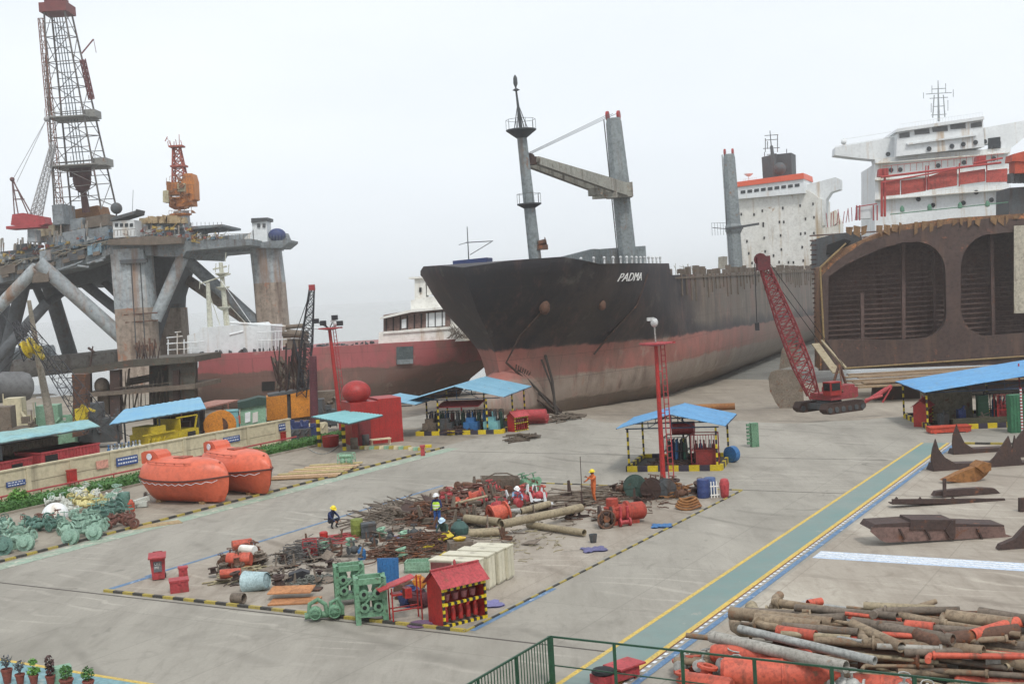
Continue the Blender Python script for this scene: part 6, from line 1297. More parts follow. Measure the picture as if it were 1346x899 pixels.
    if vest:
        m = MB(M_); p0, p1 = V['pel']+(V['spi']-V['pel'])*.2, V['che']+(V['nec']-V['che'])*.35; ax = (V['shl']-V['shr']).normalized(); up2 = (p1-p0).normalized(); f2 = ax.cross(up2); rows = []
        for k in range(7):
            t = k/6; c = p0.lerp(p1, t); rx = .185+.03*math.sin(t*3.0)-(.05 if k == 6 else 0); ry = .15+.012*math.sin(t*3); rows.append([c+ax*rx*math.cos(a*math.pi/9)+f2*ry*math.sin(a*math.pi/9) for a in range(18)])
        m.add([p for r in rows for p in r], [(i*18+j, i*18+(j+1) % 18, (i+1)*18+(j+1) % 18, (i+1)*18+j) for i in range(6) for j in range(18)], 0)
        m.m = [1 if (i//18) in (1, 3) or (i % 18) in (3, 14, 5, 12) and False else 0 for i in range(len(m.m))]
        m.build('safety_vest', [vest, mat('reflective_tape', '#e6e9dc', rough=.4, fine=0)], ob, ang=60)
    return ob
def stand(face=(0, -1, 0), **kw):
    J = dict(pel=(0, 0, .95), spi=(0, .01, 1.12), che=(0, 0, 1.32), nec=(0, 0, 1.48), hea=(0, -.02, 1.57), top=(0, -.02, 1.66), shl=(.18, 0, 1.4), ell=(.24, .02, 1.12), wrl=(.25, -.06, .88), pal=(.25, -.08, .81),
             shr=(-.18, 0, 1.4), elr=(-.24, .02, 1.12), wrr=(-.25, -.06, .88), par=(-.25, -.08, .81), hil=(.1, 0, .9), knl=(.11, -.02, .49), anl=(.12, .02, .09), tol=(.13, -.13, .05), hir=(-.1, 0, .9), knr=(-.11, -.02, .49), anr=(-.12, .02, .09), tor=(-.13, -.13, .05), face=face)
    J.update(kw); return J
HIV = mat('hi_vis_green', '#b9e03a', '#a8cf30', 3, rough=.5, fine=.05, var=0); WH_ = mat('white_helmet', '#e6e8e8', rough=.35, fine=0, var=0); YH_ = mat('yellow_helmet', '#e6cf2a', rough=.35, fine=0, var=0); BH_ = mat('pale_blue_helmet', '#bcd6ea', rough=.35, fine=0, var=0)
NAVY = mat('navy_cloth', '#27345e', '#202b50', 3, rough=.9, var=0); DKB = mat('dark_cloth', '#2b2e3a', '#23252f', 3, rough=.9, var=0); BLC = mat('blue_jeans_cloth', '#2d5aa0', '#274f8e', 3, rough=.9, var=0); ORC2 = mat('orange_coverall', '#d2703f', '#c0602f', 3, rough=.9, var=0); GYC = mat('grey_cloth', '#6a6c70', '#5c5e62', 3, rough=.9, var=0); LBC = mat('light_blue_cloth', '#8fb0cf', '#7fa0c0', 3, rough=.9, var=0); BTS = mat('boots', '#2a2522', rough=.8, var=0)
figure('worker standing in white helmet, green reflective vest and blue trousers among the scrap', G(576, 696), rad(-20), stand(ell=(.27, -.06, 1.14), wrl=(.17, -.26, 1.05), pal=(.13, -.31, 1.04), tol=(.16, -.13, .05), elr=(-.28, .02, 1.12), wrr=(-.26, -.16, .93), par=(-.25, -.21, .88)), NAVY, BLC, BTS, WH_, HIV)
figure('worker in yellow helmet and orange coveralls standing and raising a long bar', G(781, 661), rad(-60), stand(ell=(.26, -.2, 1.3), wrl=(.14, -.42, 1.42), pal=(.1, -.48, 1.45), elr=(-.26, -.18, 1.22), wrr=(-.12, -.4, 1.18), par=(-.08, -.46, 1.18), spi=(0, .02, 1.12), knl=(.13, -.06, .49), knr=(-.14, .06, .5), anr=(-.16, .14, .09), tor=(-.17, 0, .05)), ORC2, ORC2, BTS, YH_, None)
m = MB(); c = G(781, 661); m.tube(c+Vector((-.62, -.1, .1)), c+Vector((-.6, -.16, 2.5)), .02, n=6); m.box(c+Vector((-.62, -.1, .08)), (.12, .12, .14)); solo('steel_bar', m, RSTD, 'long thin steel bar held upright by the worker in orange coveralls', 'bar')
def crouch(**kw):
    J = dict(pel=(0, .1, .36), spi=(0, .08, .52), che=(0, -.02, .72), nec=(0, -.08, .86), hea=(0, -.13, .94), top=(0, -.16, 1.02), shl=(.18, -.02, .78), ell=(.26, -.22, .58), wrl=(.16, -.4, .42), pal=(.13, -.46, .38), shr=(-.18, -.02, .78), elr=(-.26, -.22, .58), wrr=(-.16, -.4, .42), par=(-.13, -.46, .38),
             hil=(.11, .06, .33), knl=(.18, -.3, .5), anl=(.15, -.1, .09), tol=(.16, -.25, .05), hir=(-.11, .06, .33), knr=(-.18, -.3, .5), anr=(-.15, -.1, .09), tor=(-.16, -.25, .05), face=(0, -.9, -.3)); J.update(kw); return J
figure('crouching worker in yellow helmet and navy clothes left of the bar heap', G(437, 694), rad(50), crouch(), NAVY, DKB, BTS, YH_)
figure('crouching worker in white helmet and light blue shirt between pipes, near the rusty bin', G(680, 667), rad(15), crouch(), LBC, GYC, BTS, WH_)
figure('crouching worker in pale blue helmet and dark green clothes just below the standing vest worker', G(584, 712), rad(-15), crouch(), mat('dark_green_cloth', '#39534a', '#30463f', 3, rough=.9, var=0), DKB, BTS, BH_)
# ================================================================== LOOSE THINGS
def at(u, v, z=0): return uv(u, v, z)
def solo2(name, mk, mt, label, cat, loc, rz=0.0, group=None, kind=None, ang=35):
    m = MB(); mk(m); return solo(name, m, mt, label, cat, loc, rz, group, kind, ang)
RX = lambda d: Matrix.Rotation(rad(d), 4, 'X')
RY = lambda d: Matrix.Rotation(rad(d), 4, 'Y')
Tr = lambda x, y, z: Matrix.Translation((x, y, z))
# ---- red wheeled bin
c0 = G(209, 761); t = thing('wheeled_bin', 'red wheeled rubbish bin with open lid at the near left corner of the scrap plot', 'bin', c0, rad(14)); M_ = WM[t.name]
m = MB(M_); m.box((0, 0, .5), (.5, .5, .9), None, 0, 1.22); m.bx(-.33, .33, -.34, .34, .93, .99); m.build('body', REDD, t)
m = MB(M_); m.box((0, -.02, 1.06), (.72, .74, .06), Matrix.Rotation(rad(8), 4, 'X')); m.bar((-.2, .38, 1.1), (.2, .38, 1.1), .05); m.build('lid', REDD, t)
m = MB(M_); m.bx(-.17, .17, -.318, -.30, .38, .82); m.build('label_panel', GYC, t)
letters('USE\nME', .15, M_ @ Tr(-.13, -.33, .66) @ RX(90), WHT, 'bin_lettering', t, ex=.004)
for s in (-1, 1): m = MB(M_); m.lathe([(.03, -.04), (.11, -.03), (.11, .03), (.03, .04)], Tr(s*.25, .25, .11) @ RY(90), 12); m.build('wheel', RBR, t)
# ---- red boxes
for (px, py, w_, h, lb) in ((236, 777, .72, .52, 'square red lidded box standing right of the red wheeled bin'), (241, 757, .36, .42, 'small red box behind the square lidded red box')):
    m = MB(); m.bx(-w_/2, w_/2, -w_/2.4, w_/2.4, 0, h*.85); m.bx(-w_/2-.03, w_/2+.03, -w_/2.4-.03, w_/2.4+.03, h*.85, h); m.bx(-.06, .06, -w_/2.4-.05, -w_/2.4-.03, h*.7, h*.92); solo('fire_box', m, REDD, lb, 'box', G(px, py), rad(18))
# ---- orange ring buoys / drums heap
def drum(m, r, L, n=18): m.lathe([(r*.2, 0), (r*.93, .0), (r, .03), (r, L*.33), (r*1.03, L*.34), (r, L*.36), (r, L*.66), (r*1.03, L*.67), (r, L*.69), (r, L-.03), (r*.93, L), (r*.2, L)], None, n)
for k, (px, py, z, a, L, r, lb, mt) in enumerate(((290, 764, .3, 8, .85, .2, 'lowest orange drum of the pile beside the pale blue bucket', ORP), (300, 748, .42, -6, 1.05, .3, 'largest orange drum in the pile beside the pale blue bucket', ORP), (306, 727, .35, 24, .9, .24, 'uppermost small orange drum at the blue line, above the drum pile', ORP), (318, 738, .55, -30, .8, .22, 'white pink banded drum leaning on the orange drum pile', WHR))):
    m = MB(); drum(m, r, L); m.M = Matrix.Identity(4); o = solo('orange_drum', m, mt, lb, 'drum', G(px, py)+Vector((0, 0, z))); o.rotation_euler = (0, rad(90), rad(a))
m = MB(); m.lathe([(.30, 0), (.33, .02), (.44, .95), (.46, .98), (.43, .98), (.40, .9), (.30, .06), (.02, .05)], None, 24, caps=False); o = solo('pale_blue_bucket', m, mat('pale_blue_plastic', '#a9bfc2', '#9bb2b6', 1.5, rough=.45), 'large pale blue tub lying on its side beside the orange drums', 'tub', G(352, 776)+Vector((0, 0, .42))); o.rotation_euler = (rad(0), rad(-96), rad(-18))
# ---- tangled stuff heaps
def tangle(label, c, rx, ry, h, n, r, L, mt, name='scrap_heap', cat='scrap heap', curl=.5, kind='stuff', dirn=None, spread=3.14):
    m = MB(); T = Matrix.Translation(c) @ rotz(YR)
    for _ in range(n):
        a = ru(0, 6.283); k = math.sqrt(rnd()); x, y = rx*k*math.cos(a), ry*k*math.sin(a); z = .03+h*max(0, 1-k*k)*ru(.3, 1); th = (dirn if dirn is not None else 0)+ru(-spread, spread); l = L*ru(.4, 1.1)
        pts = []; q = Vector((x, y, z))-Vector((math.cos(th), math.sin(th), 0))*l/2
        for i in range(5): pts.append(T @ Vector((q.x, q.y, max(.02, q.z+ru(-.03, .03))))); th += ru(-curl, curl); q = q+Vector((math.cos(th), math.sin(th), ru(-.08, .08)))*l/4
        m.path(pts, r*ru(.6, 1.5), 5)
    return solo(name, m, mt, label, cat, None, 0, None, kind)
tangle('grey tangle of rope and wire beside the pale blue tub', at(40.6, 35.4), 1.5, .9, .75, 130, .022, 1.3, mat('grey_rope', '#6f6d6b', '#5a5856', 2, rough=.95), 'wire_tangle', 'wire tangle', 1.2)
tangle('heap of long brown thin bars beside the crouching navy worker', at(50.5, 37.3), 3.6, 1.7, .6, 130, .028, 3.4, RSTG, 'bar_heap', 'bar heap', .12, dirn=.9, spread=1.0)
tangle('dark matted heap of bent bars left of the worker in vest', at(49.5, 34.6), 1.7, 1.2, .95, 110, .035, 1.6, RST, 'bar_heap', 'bar heap', .6)
tangle('dark rusty wire heap behind the white cabinets', at(43.3, 31.2), 2.6, 1.5, .7, 200, .028, 1.6, RST, 'wire_tangle', 'wire tangle', 1.0)
tangle('reddish brown heap of scrap bars behind the worker in vest', at(54.4, 35.2), 2.6, 1.4, .9, 130, .045, 1.2, mat('red_brown_scrap', '#6e453a', '#57362e', 1.2, rust=.4), 'bar_heap', 'bar heap', .5)
tangle('thin bundle of reddish rods around the open red crate', at(43.8, 36.2), 1.9, .8, .2, 44, .018, 2.0, REDD, 'rod_bundle', 'rod bundle', .2, dirn=-.7, spread=.6)
tangle('scattered long grey bars beyond the big tan pipes', at(56.5, 29.5), 3.4, 2.0, .25, 46, .04, 3.6, RSTG, 'bar_heap', 'bar heap', .04, dirn=-1.0, spread=.8)
tangle('heap of short pale planks and sticks behind the near striped kerb', at(36.9, 35.6), 1.5, .9, .3, 46, .035, 1.1, mat('pale_dry_wood', '#a49b7e', '#8c8268', 1, rough=.9), 'stick_heap', 'stick heap', .1, dirn=-.9, spread=.9)
tangle('brown and grey litter of small scrap strewn between the heaps', at(50, 32), 8.5, 5.5, .12, 260, .022, .7, RSTG, 'scrap_litter', 'scrap litter', .5)
tangle('dark litter of scrap strewn around the orange drums', at(38.5, 35), 3.2, 2.6, .1, 120, .02, .5, RSTD, 'scrap_litter', 'scrap litter', .7)
tangle('pale litter of wire and offcuts before the cream cabinets', at(44.5, 28.5), 5, 3.6, .08, 130, .018, .6, mat('pale_dry_wood', ''), 'scrap_litter', 'scrap litter', .6)
tangle('brown litter of scrap around the red pump', at(55.5, 27), 4.5, 3, .16, 150, .028, .9, RST, 'scrap_litter', 'scrap litter', .5)
tangle('grey heap of chain beside the orange plywood boards', at(36.6, 31.8), 1.4, .6, .28, 150, .03, .4, mat('chain_grey', '#6d7069', '#4f524e', 2, rust=.3), 'chain_heap', 'chain heap', 1.6)
tangle('coil of dark rope lying on the yard in front of the pale blue shed', G(690, 577), 1.3, .7, .35, 34, .06, 2.0, mat('brown_rope', '#5f5347', '#4c4239', 2, rough=.95), 'rope_coil', 'rope', 1.2)
tangle('brown rope and debris at the foot of the ship bow right of small red shelter', G(738, 552), 2.0, 1.0, .5, 50, .07, 1.8, RSTG, 'rope_coil', 'rope', 1.0)
tangle('small heap of rusty wire among blue barrels and light mast', at(58.6, 25.2), 1.5, .9, .6, 90, .03, 1.1, OCR, 'wire_tangle', 'wire tangle', 1.1)
tangle('dark debris on the floor of the shed with bright blue roof', T1_ @ Vector((2.7, 2.4, .2)), 2.2, 1.5, .35, 110, .05, 1.3, RSTD, 'scrap_heap', 'scrap heap', .4)
tangle('dark debris on the floor of the pale blue shed', T2_ @ Vector((3.5, 2.4, .2)), 3.0, 1.6, .4, 100, .06, 1.6, RSTD, 'scrap_heap', 'scrap heap', .4)
# ---- small countable scrap: flanges, elbows, brackets, plates
flg = MB(); flg.lathe([(.09, 0), (.2, 0), (.2, .05), (.12, .06), (.11, .2), (.2, .21), (.2, .26), (.09, .26), (.09, 0)], None, 14, caps=False)
elb = MB(); elb.path([(0, 0, .1), (.2, 0, .1), (.33, .05, .1), (.4, .18, .1), (.4, .36, .1)], .09, 10); elb.lathe([(.06, 0), (.16, 0), (.16, .05), (.06, .05)], Tr(-.03, 0, .1) @ RY(90), 12)
brk = MB(); brk.prism([(0, 0), (.5, 0), (.5, .06), (.12, .12), (.06, .45), (0, .45)], .05); brk.bx(0, .5, -.1, .15, -.02, 0)
plt = MB(); plt.add([(0, 0, 0), (.7, .05, .02), (.75, .5, .12), (.1, .45, .02), (0, 0, .03), (.7, .05, .05), (.75, .5, .15), (.1, .45, .05)], [(0, 3, 2, 1), (4, 5, 6, 7), (0, 1, 5, 4), (1, 2, 6, 5), (2, 3, 7, 6), (3, 0, 4, 7)])
vlb = MB(); vlb.sph((0, 0, .18), (.18, .14, .16), 12, 8); vlb.lathe([(.05, 0), (.15, 0), (.15, .04), (.05, .04)], Tr(-.26, 0, .18) @ RY(90), 12); vlb.lathe([(.05, 0), (.15, 0), (.15, .04), (.05, .04)], Tr(.22, 0, .18) @ RY(90), 12); vlb.tube((-.24, 0, .18), (.24, 0, .18), .07); vlb.tube((0, 0, .3), (0, 0, .5), .03); vlb.path([(.13*math.cos(a*.785), .13*math.sin(a*.785), .5) for a in range(8)], .016, 5, closed=True)
KINDS = dict(pipe_flange=(flg, 'pipe flange'), pipe_elbow=(elb, 'pipe elbow'), scrap_bracket=(brk, 'bracket'), scrap_plate=(plt, 'scrap plate'), scrap_valve=(vlb, 'valve'))
PROTO = {}
def scatter(kind, mt, cname, where, pts, s0=.7, s1=1.3, z=0.01, tilt=.25):
    mk, cat = KINDS[kind]; lb = 'small %s %s lying %s' % (cname, cat, where); 
    for p in pts:
        key = (kind, mt.name)
        if key not in PROTO: o = mk.build(kind, mt); PROTO[key] = o
        else: o = PROTO[key].copy(); COL.objects.link(o)
        tag(o, lb, cat, 'loose scrap pieces '+where); o.location = Vector(p)+Vector((0, 0, z+ru(0, .25))); s = ru(s0, s1); o.scale = (s, s, s); o.rotation_euler = (ru(-tilt, tilt), ru(-tilt, tilt), ru(0, 6.28))
def cloud(u0, u1, v0, v1, n): return [at(ru(u0, u1), ru(v0, v1)) for _ in range(n)]
W1, W2, W3, W4 = 'beside the square red box', 'around the worker in vest', 'near the scrap skip', 'between green valve blocks and bar heaps'
scatter('scrap_valve', RST, 'rusty', W1, cloud(37.2, 39.6, 36.3, 37.9, 12)); scatter('pipe_flange', RSTG, 'grey brown', W1, cloud(37, 39.6, 35.8, 37.8, 8)); scatter('scrap_plate', OCR, 'ochre', W1, cloud(37, 38.4, 36, 37.6, 3))
scatter('pipe_flange', RST, 'rusty', W2, cloud(49, 55, 30.5, 37.5, 26)); scatter('scrap_bracket', RSTG, 'grey brown', W2, cloud(47, 56, 29.5, 38, 26), 1, 2.2); scatter('scrap_plate', RSTD, 'dark', W2, cloud(48, 57, 29, 38, 22), 1, 2.2); scatter('pipe_elbow', RSTG, 'grey brown', W2, cloud(48, 56, 29, 37, 16), 1, 1.8); scatter('scrap_valve', REDD, 'faded red', W2, cloud(50, 56.5, 31, 37, 12), 1, 1.6)
scatter('pipe_elbow', RST, 'rusty', W3, cloud(55, 59, 33.5, 38, 12), 1, 1.8); scatter('scrap_valve', GRN, 'green', W3, cloud(56.5, 58.8, 32.5, 35, 6), 1, 1.7); scatter('pipe_flange', ORP, 'orange', W3, cloud(55.5, 58, 32.5, 34.8, 9), 1, 2)
scatter('scrap_plate', RSTG, 'grey brown', W4, cloud(40, 47, 26.5, 36.5, 22)); scatter('scrap_bracket', RST, 'rusty', W4, cloud(40.5, 47, 27.5, 37, 20)); scatter('pipe_flange', GRNP, 'pale green', W4, cloud(41, 46, 30, 36, 7)); scatter('scrap_valve', GRD, 'dark grey', W4, cloud(41, 45, 30.5, 34, 4)); scatter('scrap_plate', YLM, 'yellow', W4, cloud(41.5, 44, 28, 31, 3))
scatter('scrap_plate', RSTG, 'grey brown', 'before the orange drums', cloud(35.5, 41, 31.5, 37.5, 18)); scatter('pipe_flange', RSTD, 'dark', 'before the orange drums', cloud(35, 40, 32, 37.5, 12)); scatter('scrap_bracket', RSTG, 'grey brown', 'before the orange drums', cloud(36, 43, 31, 37.5, 14))
W5 = 'beside the spools near the light mast'
scatter('scrap_valve', RST, 'rusty', W5, cloud(57, 60, 23.5, 28, 14), 1, 1.6); scatter('pipe_flange', RSTD, 'dark', W5, cloud(56.5, 60, 23.2, 29, 12), 1, 1.7); scatter('scrap_bracket', WHT, 'white', 'near the crouching light blue worker', cloud(52.8, 56.5, 30, 32.5, 7), 1, 1.8)
W6 = 'before the worker in orange coveralls'
scatter('scrap_plate', RSTG, 'grey brown', W6, cloud(51, 57, 26, 30, 10), .8, 1.8); scatter('scrap_bracket', RSTD, 'dark', W6, cloud(50, 58, 26, 31, 10), 1, 2)
# ---- plywood, red crate etc.
def board(label, px, py, w_, d, h, rz, mt, name='board', cat='board', tilt=0):
    m = MB(); m.box((0, 0, h/2), (w_, d, h)); 
    o = solo(name, m, mt, label, cat, G(px, py)+Vector((0, 0, .02+abs(tilt)*d*.4)), rad(rz)); o.rotation_euler[0] = tilt; return o
PLY = mat('orange_plywood', '#b98257', '#a37048', 1.2, rust=.2, rough=.85)
board('top orange brown plywood board of the stack left of the green valves', 384, 786, 1.7, .8, .04, -6, PLY, tilt=.12).location.z += .26
board('lower orange brown plywood board of the stack left of the green valves', 388, 791, 1.9, .9, .05, -3, PLY)
board('dark thin board sticking out behind the plywood boards', 392, 776, 1.9, .5, .06, -8, RSTD)
m = MB(); [m.bar(a, b_, .05) for a, b_ in (((-.3, -.25, 0), (-.3, -.25, .75)), ((.3, -.25, 0), (.3, -.25, .75)), ((-.3, .25, 0), (-.3, .25, .75)), ((.3, .25, 0), (.3, .25, .75)), ((-.3, -.25, .75), (.3, -.25, .75)), ((-.3, .25, .75), (.3, .25, .75)), ((-.3, -.25, .4), (.3, -.25, .4)), ((-.3, -.25, .1), (.3, -.25, .1)), ((-.3, -.25, .1), (.3, -.25, .75)))]; m.bx(-.28, .28, -.2, .22, .05, .5); solo('red_crate', m, REDD, 'red framed crate amid the reddish rods', 'crate', G(408, 731), rad(10))
m = MB(); m.lathe([(.02, 0), (.2, 0), (.2, .45), (.14, .5), (.02, .5)], None, 14); solo('red_can', m, RED, 'round bright red can above the red framed crate', 'can', G(426, 712))
m = MB(); m.prism([(-.45, 0), (.4, 0), (.5, .3), (.2, .42), (-.35, .3)], .5); solo('dark_casting', m, BLK, 'dark angular metal casting behind the plywood boards', 'casting', G(392, 764), rad(12))
m = MB(); m.lathe([(.2, 0), (.21, .05), (.21, .5), (.19, .52), (.18, .5), (.18, .05), (.02, .04)], None, 14); o = solo('brown_can', m, RSTG, 'grey brown barrel lying behind the near striped kerb', 'barrel', G(306, 793)+Vector((0, 0, .22)), 0); o.rotation_euler = (0, rad(90), rad(-20))
# ---- green compressor frames
def gframe(label, px, py, rz, w_=1.1, d=.9, h=1.9):
    t = thing('green_valve_block', label, 'valve block', G(px, py), rad(rz), 'green valve blocks'); M_ = WM[t.name]
    m = MB(M_)
    for x in (-w_/2, w_/2): m.bx(x-.09, x+.09, -d/2, -d/2+.16, 0, h); m.bx(x-.09, x+.09, d/2-.16, d/2, 0, h); m.bx(x-.08, x+.08, -d/2+.1, d/2-.1, h-.25, h-.02)
    m.bx(-w_/2, w_/2, -d/2, -d/2+.12, h-.2, h); m.bx(-w_/2, w_/2, d/2-.12, d/2, h-.2, h); m.bx(-w_/2, w_/2, -d/2+.02, d/2-.02, .25, .42); m.bx(-w_/2, w_/2, -d/2+.02, d/2-.02, h*.52, h*.6); m.build('frame', GRN, t, ang=30)
    m = MB(M_)
    for x in (-.24, .24):
        m.lathe([(.1, .42), (.2, .5), (.22, .8), (.14, h*.5), (.14, h*.62), (.2, h*.7), (.12, h*.9)], Tr(x, 0, 0), 14)
        for z in (.6, h*.68): m.lathe([(.06, 0), (.17, 0), (.17, .05), (.08, .06)], Tr(x, -d/2-.02, z) @ RX(90), 12); m.tube((x, 0, z), (x, -d/2, z), .08)
    m.bar((-w_/2, -d/2-.02, .5), (w_/2, -d/2-.02, h*.9), .06); m.build('valve_body', GRN, t)
    m = MB(M_)
    for x in (-.24, .24): 
        for z in (.62, h*.68): m.lathe([(.01, 0), (.075, 0), (.075, .012), (.01, .012)], Tr(x, -d/2-.085, z) @ RX(90), 10)
    m.build('bore', DRK, t); return t
gframe('farther green valve block with two bodies, behind the bluish can', 461, 793, 12, .95, .75, 1.5); gframe('nearest tall green valve block left of the small red stand', 489, 816, 10, .95, .8, 1.6)
t = thing('green_manifold', 'low green manifold with hooped pipes at the near striped kerb', 'manifold', G(427, 814), rad(5)); M_ = WM[t.name]
m = MB(M_); m.tube((-.7, 0, .18), (.7, .1, .18), .12, n=12); m.path([(-.55, 0, .2), (-.5, 0, .6), (-.2, 0, .75), (.05, 0, .55), (.1, 0, .2)], .08, 10); m.path([(.2, 0, .2), (.25, -.05, .6), (.5, 0, .72), (.65, 0, .4), (.62, 0, .15)], .08, 10); m.sph((-.3, -.15, .3), (.24, .2, .26)); m.sph((.38, -.15, .3), (.24, .2, .26)); m.build('body', GRN, t)
m = MB(M_)
for x in (-.3, .38): m.path([(x+.19*math.cos(a*.628), -.38, .32+.19*math.sin(a*.628)) for a in range(10)], .022, 6, closed=True); m.tube((x, -.38, .32), (x, -.2, .32), .03); m.bar((x-.18, -.38, .32), (x+.18, -.38, .32), .025)
m.build('handwheel', GRN, t)
m = MB(); m.bx(-.42, .42, -.05, .05, 0, 1.15); [m.bx(-.4+k*.16, -.36+k*.16, -.075, -.05, .05, 1.1) for k in range(6)]; o = solo('blue_board', m, BLP, 'upright blue metal panel behind the red stand', 'panel', G(511, 772), rad(-8)); o.rotation_euler[0] = rad(-6)
m = MB(); m.lathe([(.02, 0), (.18, 0), (.18, .4), (.1, .48), (.06, .55), (.02, .55)], None, 12); solo('blue_can', m, BLP, 'small dark blue can on the ground behind green valve blocks', 'can', G(476, 735))
# ---- red stand
t = thing('red_stand', 'small red stand with sloping sheet top on thin legs beside the purple mat', 'stand', G(535, 815), rad(22)); M_ = WM[t.name]
m = MB(M_); m.box((0, 0, 1.42), (1.35, .55, .04), Matrix.Rotation(rad(-14), 4, 'Y')); m.build('sheet_top', REDD, t)
for x, y, z in ((-.55, -.22, 1.25), (.5, -.22, 1.5), (-.55, .22, 1.25), (.5, .22, 1.5)): m = MB(M_); m.tube((x, y, 0), (x, y, z), .028, n=8); m.build('leg', RED, t)
m = MB(M_); m.bar((-.55, -.22, .45), (.5, -.22, .45), .04); m.bar((-.55, .22, .45), (.5, .22, .45), .04); m.bx(-.5, -.15, -.15, .2, .95, 1.02); m.bx(-.05, .2, -.15, .2, .8, 1.15); m.build('shelf', RED, t)
m = MB(); m.lathe([(.02, 0), (.42, 0), (.46, .03), (.42, .06), (.3, .05), (.02, .045)], None, 24); solo('purple_mat', m, mat('purple_grey_mat', '#6f5470', '#5f4762', 2, rough=.9), 'round purple mat on the ground beside the near striped kerb', 'mat', G(552, 821))
def motor(label, px, py, rz, mt, s=1.0, mt2=GRD):
    t = thing('electric_motor', label, 'motor', G(px, py), rad(rz), 'electric motors by the red stand'); M_ = WM[t.name]
    m = MB(M_); m.lathe([(.08*s, -.45*s), (.26*s, -.42*s), (.28*s, .3*s), (.2*s, .36*s), (.05*s, .4*s)], Tr(0, 0, .36*s) @ RY(90), 16); m.bx(-.35*s, .25*s, -.25*s, .25*s, 0, .1*s); m.bx(-.15*s, .1*s, -.12*s, .12*s, .6*s, .74*s)
    for k in range(8): a = k*.785; m.box((0, .27*s, 0), (.6*s, .05*s, .02*s), Tr(-.06*s, 0, .36*s) @ Matrix.Rotation(a, 4, 'X'))
    m.build('body', mt, t); m = MB(M_); m.tube((.38*s, 0, .36*s), (.6*s, 0, .36*s), .04*s); m.lathe([(.03, 0), (.16*s, 0), (.16*s, .05), (.03, .05)], Tr(.55*s, 0, .36*s) @ RY(90), 12); m.build('shaft', mt2, t); return t
motor('dark blue motor in the row under the red stand', 541, 795, 40, BLD); motor('maroon motor lying nearest to the red fire shelter side of the stand', 553, 798, -30, mat('maroon_motor', '#5d2f38', '#4b262e', 2, rust=.2), .9); motor('red brown motor behind the dark blue motor', 532, 785, 70, RST, 1.0); motor('orange upright tinted motor in front of the cream cabinets', 551, 778, 80, ORC, .9)
m = MB(); m.bx(-.9, .9, -.35, .35, 0, .1); [m.bx(a, b_, c, d, 0, .45) for a, b_, c, d in ((-.9, .9, -.35, -.31), (-.9, .9, .31, .35), (-.9, -.86, -.35, .35), (.86, .9, -.35, .35))]; solo('metal_trough', m, GRNP, 'long grey green metal trough behind the cream cabinets', 'trough', G(562, 750), rad(-6))
# ---- red fire point shelter
def firepoint(label, loc, rz, s=1.0):
    t = thing('fire_point', label, 'fire point', loc, rz, 'red fire point shelters'); M_ = WM[t.name] @ Matrix.Scale(s, 4)
    m = MB(M_); 
    for x in (-.85, .85): m.prism([(0, 0), (1.0, 0), (1.0, 1.45), (.5, 1.85), (0, 1.45)], .05, Matrix(((0, 1, 0, x), (1, 0, 0, -.5), (0, 0, 1, 0), (0, 0, 0, 1))), 0, -.025)
    m.bx(-.82, .82, .44, .49, 0, 1.45); m.build('side_walls', RED, t)
    m = MB(M_)
    for sg in (-1, 1):
        n = 16
        for k in range(n): 
            x0 = -1.0+2.0*k/n; m.add([(x0, 0, 1.9), (x0+2.0/n*.5, 0, 1.925), (x0+2.0/n, 0, 1.9), (x0, sg*.68, 1.36), (x0+2.0/n*.5, sg*.68, 1.385), (x0+2.0/n, sg*.68, 1.36)], [(0, 1, 4, 3), (1, 2, 5, 4)])
    m.bx(-1.0, 1.0, -.05, .05, 1.9, 1.95); m.lathe([(.05, 1.95), (.05, 2.08), (.02, 2.14)], None, 8); m.build('roof', REDD, t)
    m = MB(M_)
    for z in (.05, .78, 1.28): striped(m, M_.inverted() @ (M_ @ Vector((-.82, -.48, z))), Vector((.82, -.48, z)), .09, .12)
    for x in (-.86, .86): striped(m, Vector((x, -.5, 0)), Vector((x, -.5, 1.36)), .07, .12)
    m.build('striped_trim', POSTM, t)
    for k in range(5):
        x = -.62+k*.31; m = MB(M_); m.lathe([(.02, 0), (.09, .01), (.09, .38), (.05, .45), (.02, .52)], Tr(x, -.2, .12), 12); m.bx(x-.03, x+.08, -.24, -.2, .6, .64); m.build('extinguisher', RED, t)
    for k in range(4):
        x = -.55+k*.36; m = MB(M_); m.lathe([(.09, 0), (.13, .24), (.12, .24), (.085, .02)], Tr(x, -.2, .84), 12, caps=False); m.build('fire_bucket', mat('fire_bucket_pink', '#a96c70', '#94595f', 2, rust=.2), t)
    return t
firepoint('red gabled fire point shelter with yellow black trim beside the cream cabinets', G(602, 815), rad(36), 1.0)
firepoint('small red fire point shelter at the right end of the pale blue shed', G(681, 566), rad(45), .85)
firepoint('red fire point shelter under the left edge of the long blue roof before the tanker', G(1214, 559), rad(60), 1.0)
